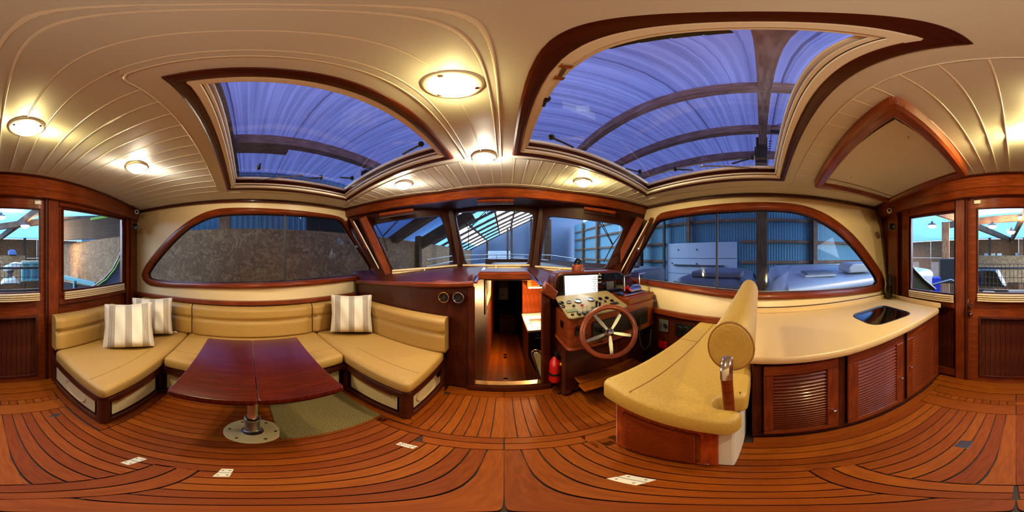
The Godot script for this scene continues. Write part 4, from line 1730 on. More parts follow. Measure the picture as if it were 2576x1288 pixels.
# ---------------------------------------------------------------- below: what the companionway shows
func build_companionway() -> void:
	turn = 0.0
	var fy := -0.72
	var g := geo()
	flat(g, V(-0.27, fy, 1.38), V(-0.27, fy, 5.2), V(1.2, fy, 5.2), V(1.2, fy, 1.38))
	var fl := structure("floor", g, M.caulk, "teak floor below, down the companionway")
	for k in 8:
		g = geo()
		var xa := -0.25 + k * 0.075
		for z in [[1.4, 2.62], [2.625, 4.1]]:
			flat(g, V(xa, fy + 0.006, z[0]), V(xa, fy + 0.006, z[1]), V(xa + 0.073, fy + 0.006, z[1]), V(xa + 0.073, fy + 0.006, z[0]))
		part(fl, "plank", g, M["teak_%d" % (k % 4)])
	for z in [2.25, 2.95, 3.05]:
		g = geo()
		lathe(g, V(0.02, fy + 0.007, z), Vector3.UP, [Vector2(0.035, 0.0), Vector2(0.033, 0.004), Vector2(0.012, 0.004), Vector2(0.008, 0.002), Vector2(0, 0.002)], 14)
		part(fl, "lifting_ring", g, M.chrome)
	g = geo()
	flat(g, V(-0.252, fy, 1.35), V(-0.252, fy, 5.2), V(-0.252, 1.22, 5.2), V(-0.252, 1.22, 1.35))
	flat(g, V(-0.31, fy, 1.35), V(-0.31, fy, 5.2), V(-0.31, 1.22, 5.2), V(-0.31, 1.22, 1.35))
	var wl := structure("wall_below", g, M.mahogany, "mahogany passage wall below the companionway")
	g = geo()
	flat(g, V(-0.6, fy, 5.2), V(1.3, fy, 5.2), V(1.3, 1.3, 5.2), V(-0.6, 1.3, 5.2))
	flat(g, V(1.2, fy, 1.38), V(1.2, fy, 5.2), V(1.2, 1.3, 5.2), V(1.2, 1.3, 1.38))
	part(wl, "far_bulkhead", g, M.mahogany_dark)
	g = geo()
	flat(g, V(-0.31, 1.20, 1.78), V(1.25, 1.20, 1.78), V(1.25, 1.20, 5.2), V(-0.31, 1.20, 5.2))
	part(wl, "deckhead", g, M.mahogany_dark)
	# framed mirror on the passage wall
	var m0 := on_x(1221, 716, -0.25)
	var m1 := on_x(1237, 700, -0.25)
	var t := thing("framed_mirror", "gilt-framed picture on the passage wall below the companionway", "picture", m0)
	g = geo()
	box(g, -0.25, -0.235, 0.62, 1.15, 2.05, 2.95, 0.005)
	part(t, "frame", g, M.brass)
	g = geo()
	box(g, -0.236, -0.230, 0.70, 1.07, 2.15, 2.85, 0.001)
	part(t, "sheet", g, M.paper)
	g = geo()
	box(g, -0.231, -0.229, 0.70, 0.86, 2.15, 2.85, 0.0005)
	part(t, "print", g, M.yellow)
	# galley unit below
	t = thing("galley_unit", "white-topped galley unit with an oven, down the companionway", "cabinet", V(0.6, fy, 2.8))
	g = geo()
	box(g, 0.36, 1.15, fy, 0.17, 2.42, 3.2, 0.006)
	part(t, "body", g, M.mahogany_dark)
	g = geo()
	box(g, 0.345, 1.15, 0.17, 0.215, 2.38, 3.2, 0.008)
	part(t, "worktop", g, M.white)
	g = geo()
	box(g, 0.44, 0.85, 0.212, 0.225, 2.44, 2.85, 0.004)
	part(t, "hob", g, M.steel)
	g = geo()
	box(g, 0.42, 0.90, -0.16, 0.15, 2.405, 2.43, 0.006)
	var ov := part(t, "oven_door", g, M.black_gloss)
	g = geo()
	tube(g, [V(0.46, 0.06, 2.385), V(0.86, 0.06, 2.385)], 0.008, 8)
	part(ov, "handle", g, M.chrome)
	for k in 3:
		g = geo()
		lathe(g, V(0.50 + k * 0.07, 0.115, 2.405), V(0, 0, -1), [Vector2(0.016, 0), Vector2(0.014, 0.02), Vector2(0, 0.022)], 10)
		part(t, "knob", g, M.chrome)
	g = geo()
	box(g, 0.36, 1.2, 0.215, 1.2, 3.2, 3.24, 0.004)
	part(t, "splashback", g, M.mahogany_beam)
	t = thing("wall_cupboard", "louvred mahogany wall cupboard below, over the galley unit", "cupboard", V(0.6, 0.8, 3.1))
	g = geo()
	box(g, 0.42, 1.15, 0.82, 1.2, 2.95, 3.19, 0.006)
	part(t, "body", g, M.mahogany)
	for k in 8:
		g = geo()
		bar(g, V(0.50, 0.86 + k * 0.038, 2.94), V(0.80, 0.86 + k * 0.038, 2.94), 0.03, 0.008, V(0, 0.5, -1).normalized(), 0.002)
		part(t, "louvre", g, M.mahogany_slat_lit)
	t = thing("strip_light", "lit strip lamp under the wall cupboard below", "lamp", V(0.6, 0.79, 3.0))
	g = geo()
	box(g, 0.45, 0.80, 0.79, 0.815, 2.97, 3.03, 0.004)
	part(t, "tube", g, M.lamp_glow)
	var l := OmniLight3D.new()
	l.name = "strip_light_source"
	l.light_color = Color(1.0, 0.80, 0.55)
	l.light_energy = 2.6
	l.light_size = 0.08
	l.omni_range = 30
	l.omni_attenuation = 2
	l.shadow_enabled = true
	add_child(l)
	l.position = lay(V(0.55, 0.70, 2.86))
	# white panel with a small bird mark, far end of the passage
	t = thing("hanging_panel", "white paper hanging at the far end of the passage below", "paper", on_z(1266, 755, 4.6))
	g = geo()
	var a := on_z(1254, 754, 4.6)
	var b := on_z(1278, 724, 4.6)
	box(g, a.x, b.x, a.y, b.y, 4.59, 4.61, 0.01)
	part(t, "sheet", g, M.white)
	g = geo()
	var c := on_z(1263, 743, 4.58)
	plate(g, [c, c + V(0.03, 0.0, 0), c + V(0.035, 0.06, 0), c + V(0.015, 0.03, 0)], V(0, 0, -0.004), 0.001)
	part(t, "bird_mark", g, M.black)
	g = geo()
	var e := on_z(1278, 708, 4.6)
	box(g, a.x, b.x, b.y, e.y, 4.59, 4.66, 0.01)
	part(t, "header", g, M.mahogany)
	t = thing("bench_step", "low mahogany step at the far end of the passage below", "step", V(0.05, fy, 4.3))
	g = geo()
	box(g, -0.12, 0.30, fy, -0.22, 4.12, 4.9, 0.01)
	part(t, "riser", g, M.mahogany_dark)
	g = geo()
	box(g, -0.10, 0.24, -0.22, -0.18, 4.1, 4.9, 0.012)
	part(t, "tread", g, M.mahogany)
	# bent handrail with its cream panel
	t = thing("handrail", "bent steel handrail with a cream infill at the companionway's foot", "handrail", V(0.3, 0.09, 1.45))
	g = geo()
	var way := []
	for q in [[1361, 962], [1350, 925], [1338, 893], [1337, 886], [1342, 882], [1350, 881], [1357, 884], [1361, 892]]:
		way.append(on_z(q[0], q[1], 1.42))
	tube(g, way, 0.008, 8)
	part(t, "rail", g, M.brass)
	g = geo()
	var poly := []
	for q in [[1362, 955], [1353, 925], [1342, 893], [1344, 888], [1352, 887], [1362, 895]]:
		poly.append(on_z(q[0], q[1], 1.44))
	plate(g, poly, V(0, 0, 0.012), 0.002)
	part(t, "infill", g, M.cream_panel)
	g = geo()
	flat(g, V(0.305, -0.75, 1.38), V(0.305, -0.75, 2.4), V(0.305, -0.15, 2.4), V(0.305, 0.1, 1.38))
	solo("passage_partition", "dark mahogany partition beside the companionway handrail", "partition", g, M.mahogany_dark)

# ---------------------------------------------------------------- ceiling lamps
func build_lamps() -> void:
	var spots := [[67, 318, -1, "greige boards over the door end of the settee"], [345, 419, -1, "boards above the striped pillow pair"], [1138, 212, -1, "headlining between the two hatches"], [1218, 393, 0, "headlining behind the deck beam's middle"], [1015, 462, 0, "boards forward of the settee hatch"], [1467, 456, 0, "boards forward of the helm hatch"], [2643, 318, 1, "boards over the galley door"]]
	for s in spots:
		turn = s[2] * PI / 2
		if s[0] > 2576: turn = PI
		var px: float = s[0]
		var p := on_crown(px, s[1])
		var t := thing("ceiling_lamp", "round ceiling lamp on the %s" % s[3], "lamp", p, "round ceiling lamps")
		var g := geo()
		lathe(g, p + V(0, 0.002, 0), Vector3.DOWN, [Vector2(0.080, 0.0), Vector2(0.083, 0.006), Vector2(0.081, 0.014), Vector2(0.074, 0.020), Vector2(0.064, 0.022), Vector2(0.060, 0.018)], 36)
		part(t, "rim", g, M.white_alloy)
		g = geo()
		var prof := []
		for k in 9:
			var f := k / 8.0 * PI / 2
			prof.append(Vector2(0.062 * cos(f), 0.014 + 0.044 * sin(f)))
		lathe(g, p, Vector3.DOWN, prof, 32)
		part(t, "lamp_lens", g, M.lamp_glow)
		g = geo()
		for a in [0.4, 2.5, 4.6]:
			block(g, p + V(cos(a) * 0.064, -0.021, sin(a) * 0.064), V(0.012, 0.006, 0.012), Basis.IDENTITY, 0.002)
		part(t, "lens_clip", g, M.chrome)
		var l := OmniLight3D.new()
		l.name = "ceiling_lamp_source"
		l.light_color = Color(1.0, 0.90, 0.60) if s[0] in [67, 1138, 1467, 2643] else Color(1.0, 0.93, 0.82)
		l.light_energy = {2643: 3.0, 345: 0.75, 1015: 0.8}.get(s[0], 1.0)
		l.light_size = 0.05
		l.omni_range = 30.0
		l.omni_attenuation = 2.0
		l.shadow_enabled = true
		t.add_child(l, true)
		l.global_position = lay(p + V(0, -0.050, 0))
		var d := SpotLight3D.new()
		d.name = "ceiling_lamp_beam"
		d.light_color = l.light_color
		d.light_energy = {345: 0.6, 1015: 0.6, 1218: 0.5, 1138: 1.3}.get(s[0], 0.9)
		d.light_size = 0.05
		d.spot_angle = 80.0
		d.spot_angle_attenuation = 0.6
		d.spot_range = 30.0
		d.spot_attenuation = 2.0
		d.shadow_enabled = true
		t.add_child(d, true)
		d.rotation = Vector3(-PI / 2, 0, 0)
		d.global_position = lay(p + V(0, -0.050, 0))

	# added fill lamps behind the viewer, out of view, to brighten ceiling and walls
	for x in [-5.4, -1.9, 1.9, 5.4]:
		var at := V(x, 2.80, -1.1)
		var t := Node3D.new()
		t.name = numbered("ceiling_lamp")  # added for fill, not one of the cabin's own lamps
		add_child(t)
		t.position = at
		tag(t, "added fill lamp on the plain headlining behind the viewer, out of view", "lamp", "round ceiling lamps")
		for ring in [[[[0.08, 0.0], [0.083, 0.006], [0.074, 0.02], [0.06, 0.018]], "rim", M.white_alloy], [[[0.062, 0.014], [0.055, 0.04], [0.03, 0.062], [0.0, 0.07]], "lamp_lens", M.lamp_glow]]:
			var g := geo()
			var rows := []
			for q in ring[0]:
				var row := PackedVector3Array()
				for j in 25:
					row.append(at + V(cos(TAU * j / 24) * q[0], -q[1], sin(TAU * j / 24) * q[0]))
				rows.append(row)
			grid(g, rows, true, true)
			part(t, ring[1], g, ring[2])
		var l := OmniLight3D.new()
		l.name = "ceiling_lamp_source"
		l.light_color = Color(1.0, 0.93, 0.80)
		l.light_energy = {-5.4: 1.3, -1.9: 1.3, 1.9: 1.6, 5.4: 4.4}[x]
		l.light_size = 0.05
		l.omni_range = 30.0
		l.omni_attenuation = 2.0
		l.shadow_enabled = true
		t.add_child(l, true)
		l.global_position = at + V(0, -0.055, 0)

# ---------------------------------------------------------------- settee
func xz(a: Array) -> PackedVector2Array:
	return P2(a)

func cushion(called: String, label: String, poly: PackedVector2Array, y0: float, h: float, rad: float, group: String, seams: Array, m: Material) -> Node3D:
	var c := Vector2.ZERO
	for p in poly:
		c += p
	c /= poly.size()
	var t := thing(called, label, "cushion", V(c.x, y0, c.y), group)
	var g := geo()
	slab(g, poly, V(0, y0, 0), Vector3.RIGHT, V(0, 0, 1), V(0, h, 0), rad, 0.05)
	part(t, "cover", g, m)
	for s in seams:
		g = geo()
		var way := []
		for k in range(0, s.size(), 2):
			way.append(V(s[k], y0 + h + 0.0005, s[k + 1]))
		tube(g, way, 0.0028, 6)
		part(t, "seam", g, M.piping)
	return t

func back_cushion(label: String, a: Vector3, b: Vector3, inward: Vector3, y0: float, y1: float, thick: float) -> void:
	# two padded rolls side by side, one above the other, sewn together
	var t := thing("back_cushion", label, "cushion", (a + b) * 0.5 + V(0, y0, 0), "ochre back cushions of the settee")
	var along := (b - a).normalized()
	var l := a.distance_to(b)
	var split := lerpf(y0, y1, 0.60)
	var g := geo()
	var rows := []
	var m := maxi(4, ceili(l / 0.05))
	for j in 25:
		# one padded face from foot to top, pinched at the seam, with a rounded top
		var f := j / 24.0
		var row := PackedVector3Array()
		var y := lerpf(y0, y1, minf(f / 0.86, 1.0))
		var pinch := 0.014 * exp(-pow((y - split) / 0.016, 2.0))
		var deep := thick - pinch - 0.014 * pow(maxf(0.0, (y - (y1 - 0.03)) / 0.03), 2.0) - 0.012 * pow(maxf(0.0, (y0 + 0.02 - y) / 0.02), 2.0)
		if f > 0.86:
			deep = lerpf(thick - 0.014, 0.0, (f - 0.86) / 0.14)
			y = y1 + 0.008 * sin((f - 0.86) / 0.14 * PI)
		for i in m + 1:
			var e := float(i) / m
			var end := 0.016 * pow(maxf(0.0, absf(e - 0.5) * 2.0 - (1.0 - 0.06 / l)) / (0.06 / l), 2.0)
			row.append(a.lerp(b, e) + V(0, y, 0) + inward * maxf(deep - end, 0.0))
		rows.append(row)
	grid(g, rows)
	for e in [0, m]:
		var ra := PackedVector3Array()
		var rb := PackedVector3Array()
		for r in rows:
			ra.append(r[e])
			var at: Vector3 = a if e == 0 else b
			rb.append(V(at.x, r[e].y, at.z))
		grid(g, [ra, rb])
	part(t, "cover", g, M.leather)
	g = geo()
	tube(g, [a + V(0, split, 0) + inward * (thick - 0.0145), b + V(0, split, 0) + inward * (thick - 0.0145)], 0.0025, 6)
	part(t, "seam", g, M.piping)

func build_settee() -> void:
	turn = -PI / 2
	var t := thing("settee_base", "U-shaped mahogany settee base with cream drawer fronts", "bench", V(-1.2, 0, 0))
	var g := geo()
	box(g, -1.66, -0.555, 0.0, 0.39, -1.37, -0.68, 0.01)
	box(g, -1.66, -1.12, 0.0, 0.39, -0.68, 0.77, 0.01)
	box(g, -1.66, -0.53, 0.0, 0.39, 0.77, 1.30, 0.01)
	part(t, "carcase", g, M.mahogany_dark)
	# top rail right round
	g = geo()
	var way := PackedVector3Array()
	var line := [Vector2(-0.535, -1.36), Vector2(-0.535, -0.66), Vector2(-1.10, -0.66), Vector2(-1.10, 0.75), Vector2(-0.51, 0.75), Vector2(-0.51, 1.30)]
	var rl := PackedVector2Array([line[0]])
	for k in range(1, 5):
		var p: Vector2 = line[k]
		var pa: Vector2 = p + (line[k - 1] - p).normalized() * 0.05
		var pb: Vector2 = p + (line[k + 1] - p).normalized() * 0.05
		for j in 5:
			var f := j / 4.0
			rl.append(pa.lerp(p, f).lerp(p.lerp(pb, f), f))
	rl.append(line[5])
	var v3 := []
	for p in rl:
		v3.append(V(p.x, 0.365, p.y))
	for p in fine(v3):
		way.append(p)
	sweep(g, way, [Vector2(-0.02, -0.045), Vector2(-0.024, 0.0), Vector2(-0.022, 0.030), Vector2(-0.012, 0.040), Vector2(0.012, 0.040), Vector2(0.024, 0.030), Vector2(0.024, -0.045)], Vector3.UP)
	part(t, "top_rail", g, M.mahogany_dark)
	g = geo()
	way = PackedVector3Array()
	v3 = []
	for p in rl:
		v3.append(V(p.x, 0.0, p.y))
	for p in fine(v3):
		way.append(p)
	sweep(g, way, [Vector2(-0.016, 0.0), Vector2(-0.016, 0.06), Vector2(0.016, 0.06), Vector2(0.016, 0.0)], Vector3.UP, false, true)
	part(t, "plinth", g, M.mahogany_dark)
	for p in [[-0.553, -0.678], [-0.528, 0.768], [-1.115, -0.675], [-1.115, 0.765], [-0.55, -1.34], [-0.525, 1.28]]:
		g = geo()
		lathe(g, V(p[0], 0, p[1]), Vector3.UP, [Vector2(0.038, 0.0), Vector2(0.038, 0.37)], 16)
		part(t, "corner_post", g, M.mahogany_dark)
	for f in [["x", -0.545, -1.29, -0.74, "aft"], ["z", -0.670, -1.04, -0.60, "aft drawer"], ["x", -1.110, -0.60, 0.69, "middle"], ["z", 0.760, -1.03, -0.58, "fore drawer"], ["x", -0.520, 0.83, 1.25, "fore"]]:
		g = geo()
		var in_: Vector3 = V(1, 0, 0) if f[0] == "x" else V(0, 0, 1 if f[1] < 0 else -1)
		var q := []
		for c in [[f[2], 0.085], [f[3], 0.085], [f[3], 0.315], [f[2], 0.315]]:
			q.append(V(f[1], c[1], c[0]) if f[0] == "x" else V(c[0], c[1], f[1]))
		plate(g, q, in_ * 0.006, 0.002)
		var pn := part(t, "panel", g, M.cream_panel)
		if f[4] in ["aft drawer", "middle", "fore drawer"]:
			g = geo()
			var a: Vector3 = q[3].lerp(q[2], 0.06) + in_ * 0.018 + V(0, -0.008, 0)
			var b: Vector3 = q[3].lerp(q[2], 0.94) + in_ * 0.018 + V(0, -0.008, 0)
			bar(g, a, b, 0.03, 0.024, Vector3.UP, 0.009)
			part(pn, "finger_pull", g, M.mahogany)
		else:
			# oval locker cut-out with a rim
			g = geo()
			var za: float = -1.09 if f[4] == "aft" else 0.865
			var zb: float = -0.835 if f[4] == "aft" else 1.15
			var pts := PackedVector3Array()
			for k in 40:
				var an := TAU * k / 40
				var cz := (zb if cos(an) > 0 else za) + cos(an) * 0.0 + (-0.085 if cos(an) > 0 else 0.085)
				pts.append(V(f[1] + 0.007, 0.20 + sin(an) * 0.085, cz + cos(an) * 0.085))
			sweep(g, pts, [Vector2(-0.004, 0.0), Vector2(-0.004, 0.005), Vector2(0.004, 0.005), Vector2(0.004, 0.0)], V(1, 0, 0), true)
			part(pn, "oval_rim", g, M.laminate)
			g = geo()
			var l2 := []
			for p in pts:
				l2.append(p + V(-0.002, 0, 0))
			plate(g, l2, V(0.002, 0, 0), 0.0005)
			part(pn, "oval_lid", g, M.cream_panel)
	g = geo()
	lathe(g, V(-0.513, 0.255, 1.205), V(1, 0, 0), [Vector2(0.045, 0.0), Vector2(0.045, 0.008), Vector2(0.036, 0.012), Vector2(0.0, 0.006)], 20)
	solo("speaker", "round black loudspeaker in the settee's fore end panel", "speaker", g, M.black)
	# seat cushions
	var y0 := 0.405
	var h := 0.125
	cushion("seat_cushion", "ochre leather seat cushion on the settee's arm along the aft bulkhead", rounded([Vector2(-1.66, -1.24), Vector2(-0.50, -1.24), Vector2(-0.50, -0.625), Vector2(-1.66, -0.61)], 0.05), y0, h, 0.03, "ochre seat cushions of the settee", [[-0.52, -0.76, -1.10, -0.76]], M.leather)
	cushion("seat_cushion", "ochre leather seat cushion in the middle of the settee behind the table", rounded([Vector2(-1.66, -0.605), Vector2(-1.06, -0.605), Vector2(-1.06, 0.705), Vector2(-1.66, 0.705)], 0.02), y0, h, 0.03, "ochre seat cushions of the settee", [[-1.20, -0.59, -1.20, 0.69]], M.leather)
	cushion("seat_cushion", "ochre leather seat cushion on the settee's arm along the forward bulkhead", rounded([Vector2(-1.66, 0.71), Vector2(-0.475, 0.715), Vector2(-0.475, 1.26), Vector2(-1.66, 1.26)], 0.05), y0, h, 0.03, "ochre seat cushions of the settee", [[-0.50, 0.86, -1.08, 0.86]], M.leather)
	# back cushions
	back_cushion("ochre back cushion against the aft bulkhead, end of the settee", V(-1.20, 0, -1.34), V(-0.515, 0, -1.34), V(0, 0, 1), 0.51, 0.86, 0.11)
	back_cushion("short ochre back cushion in the settee corner beside the pillow pair", V(-1.66, 0, -1.22), V(-1.66, 0, -0.575), V(1, 0, 0), 0.525, 0.87, 0.09)
	back_cushion("long ochre back cushion behind the table", V(-1.66, 0, -0.565), V(-1.66, 0, 0.655), V(1, 0, 0), 0.525, 0.87, 0.09)
	back_cushion("short ochre back cushion in the settee corner beside the single pillow", V(-1.66, 0, 0.665), V(-1.66, 0, 1.20), V(1, 0, 0), 0.525, 0.87, 0.09)
	back_cushion("ochre back cushion against the forward bulkhead, end of the settee", V(-0.46, 0, 1.30), V(-1.62, 0, 1.30), V(0, 0, -1), 0.52, 0.865, 0.11)

# ---------------------------------------------------------------- table and mat
func build_table() -> void:
	turn = -PI / 2
	var t := thing("saloon_table", "glossy mahogany saloon table of two leaves on a steel pedestal", "table", V(-0.76, 0, 0.02))
	for z in [[-0.30, 0.033], [0.035, 0.368]]:
		var g := geo()
		slab(g, rounded([Vector2(-1.20, z[0]), Vector2(-0.55, z[0]), Vector2(-0.55, z[1]), Vector2(-1.20, z[1])], 0.012, 3), V(0, 0.685, 0), Vector3.RIGHT, V(0, 0, 1), V(0, 0.035, 0), 0.004, 0.05)
		for k in g.t.size():
			g.t[k] = Vector2(g.t[k].y, g.t[k].x)
		var leaf := part(t, "leaf", g, M.mahogany_table)
		g = geo()
		slab(g, rounded([Vector2(-1.18, z[0] + 0.01), Vector2(-0.565, z[0] + 0.01), Vector2(-0.565, z[1] - 0.01), Vector2(-1.18, z[1] - 0.01)], 0.012, 3), V(0, 0.655, 0), Vector3.RIGHT, V(0, 0, 1), V(0, 0.03, 0), 0.006, 0.06)
		part(leaf, "underframe", g, M.mahogany_dark)
	var g := geo()
	lathe(g, V(-0.76, 0, 0.02), Vector3.UP, [Vector2(0.136, 0.0), Vector2(0.136, 0.006), Vector2(0.128, 0.012), Vector2(0.0, 0.012)], 40)
	var base := part(t, "base_plate", g, M.cream_panel)
	for a in [0.5, 1.4, 2.4, 3.6, 4.6, 5.6]:
		g = geo()
		lathe(g, V(-0.76 + cos(a) * 0.108, 0.012, 0.02 + sin(a) * 0.108), Vector3.UP, [Vector2(0.008, 0.0), Vector2(0.007, 0.002), Vector2(0, 0.002)], 8)
		part(base, "screw", g, M.steel)
	g = geo()
	lathe(g, V(-0.76, 0.012, 0.02), Vector3.UP, [Vector2(0.055, 0.0), Vector2(0.052, 0.01), Vector2(0.040, 0.02), Vector2(0.036, 0.05), Vector2(0.035, 0.20), Vector2(0.035, 0.20), Vector2(0.040, 0.205), Vector2(0.040, 0.23), Vector2(0.030, 0.24)], 24)
	part(t, "column", g, M.steel)
	g = geo()
	lathe(g, V(-0.76, 0.25, 0.02), Vector3.UP, [Vector2(0.028, 0.0), Vector2(0.026, 0.05), Vector2(0.026, 0.36), Vector2(0.06, 0.40)], 24)
	part(t, "inner_tube", g, M.chrome)
	g = geo()
	slab(g, rounded([Vector2(-1.09, 0.14), Vector2(-0.652, 0.135), Vector2(-0.648, 0.69), Vector2(-1.09, 0.69)], 0.01, 2), V(0, 0.001, 0), Vector3.RIGHT, V(0, 0, 1), V(0, 0.011, 0), 0.004, 0.05)
	solo("floor_mat", "olive woven floor mat beside the table pedestal", "mat", g, M.carpet)

func pillow(label: String, c: Vector3, u: Vector3, v: Vector3, size: float, puff: float, tab: bool) -> void:
	var t := thing("throw_pillow", label, "pillow", c - v * size * 0.5, "striped throw pillows")
	var n := u.cross(v).normalized()
	var g := geo()
	var m := 16
	for s in [-1.0, 1.0]:
		var rows := []
		var uv := []
		for j in m + 1:
			var row := PackedVector3Array()
			for i in m + 1:
				var a := -1.0 + 2.0 * i / m
				var b := -1.0 + 2.0 * j / m
				a = sin(a * PI / 2)
				b = sin(b * PI / 2)
				var rim := pow(maxf(0.0, (1.0 - pow(absf(a), 3.0)) * (1.0 - pow(absf(b), 3.0))), 0.42)
				var pull := 1.0 - 0.07 * (1.0 - a * a) * b * b
				var pull2 := 1.0 - 0.07 * (1.0 - b * b) * a * a
				var crease := 0.004 * sin(a * 9.0 + b * 4.0) * rim
				row.append(c + u * (a * size * 0.5 * pull2) + v * (b * size * 0.5 * pull) + n * (s * (puff * rim + 0.006) + crease))
				uv.append(Vector2(0.5 + 0.5 * a, 0.5 + 0.5 * b))
			rows.append(row)
		var at := g.t.size()
		grid(g, rows)
		for k in uv.size():
			g.t[at + k] = uv[k]
	var rim_pts := [[-1, -1], [1, -1], [1, 1], [-1, 1], [-1, -1]]
	part(t, "cover", g, M.pillow_cloth)
	g = geo()
	var way := []
	for p in rim_pts:
		way.append(c + u * (p[0] * size * 0.495) + v * (p[1] * size * 0.495))
	for k in 4:
		tube(g, [way[k], way[k].lerp(way[k + 1], 0.5) + (c - way[k].lerp(way[k + 1], 0.5)).normalized() * 0.015, way[k + 1]], 0.006, 6)
	part(t, "welt", g, M.pillow_plain)
	if tab:
		g = geo()
		var k := c - v * size * 0.46 + u * size * 0.5
		tube(g, [k, k + u * 0.03 + v * 0.012, k + u * 0.045 + v * 0.002, k + u * 0.03 - v * 0.008], 0.004, 6)
		part(t, "tie", g, M.pillow_plain)

func build_pillows() -> void:
	turn = -PI / 2
	var face := func(px: float) -> Vector3:
		var s := sight(px, 644)
		return V(-s.x, 0, -s.z)
	var f: Vector3 = face.call(382)
	var c := on_plane(383, 797, V(-1.32, 0.74, -1.02), f)
	var u := f.cross(Vector3.UP).normalized() * -1.0
	if pix(c + u * 0.1).x < pix(c).x: u = -u
	pillow("striped pillow half hidden behind another in the settee corner", c, u, (Vector3.UP - f * 0.10).normalized(), 0.41, 0.08, true)
	f = face.call(322)
	f = (f + V(0.12, 0, 0.12)).normalized()
	c = on_plane(323, 821, V(-1.06, 0.74, -0.98), f)
	u = f.cross(Vector3.UP).normalized()
	if pix(c + u * 0.1).x < pix(c).x: u = -u
	var v := (Vector3.UP - f * 0.28).normalized()
	pillow("striped pillow leaning in front of another on the settee's aft arm", c, (u + V(0, 0.05, 0)).normalized(), v, 0.44, 0.09, false)
	f = face.call(884)
	c = on_plane(884, 791, V(-1.34, 0.74, 1.06), f)
	u = f.cross(Vector3.UP).normalized()
	if pix(c + u * 0.1).x < pix(c).x: u = -u
	pillow("single striped pillow in the settee's fore corner", c, u, (Vector3.UP - f * 0.12).normalized(), 0.43, 0.08, false)

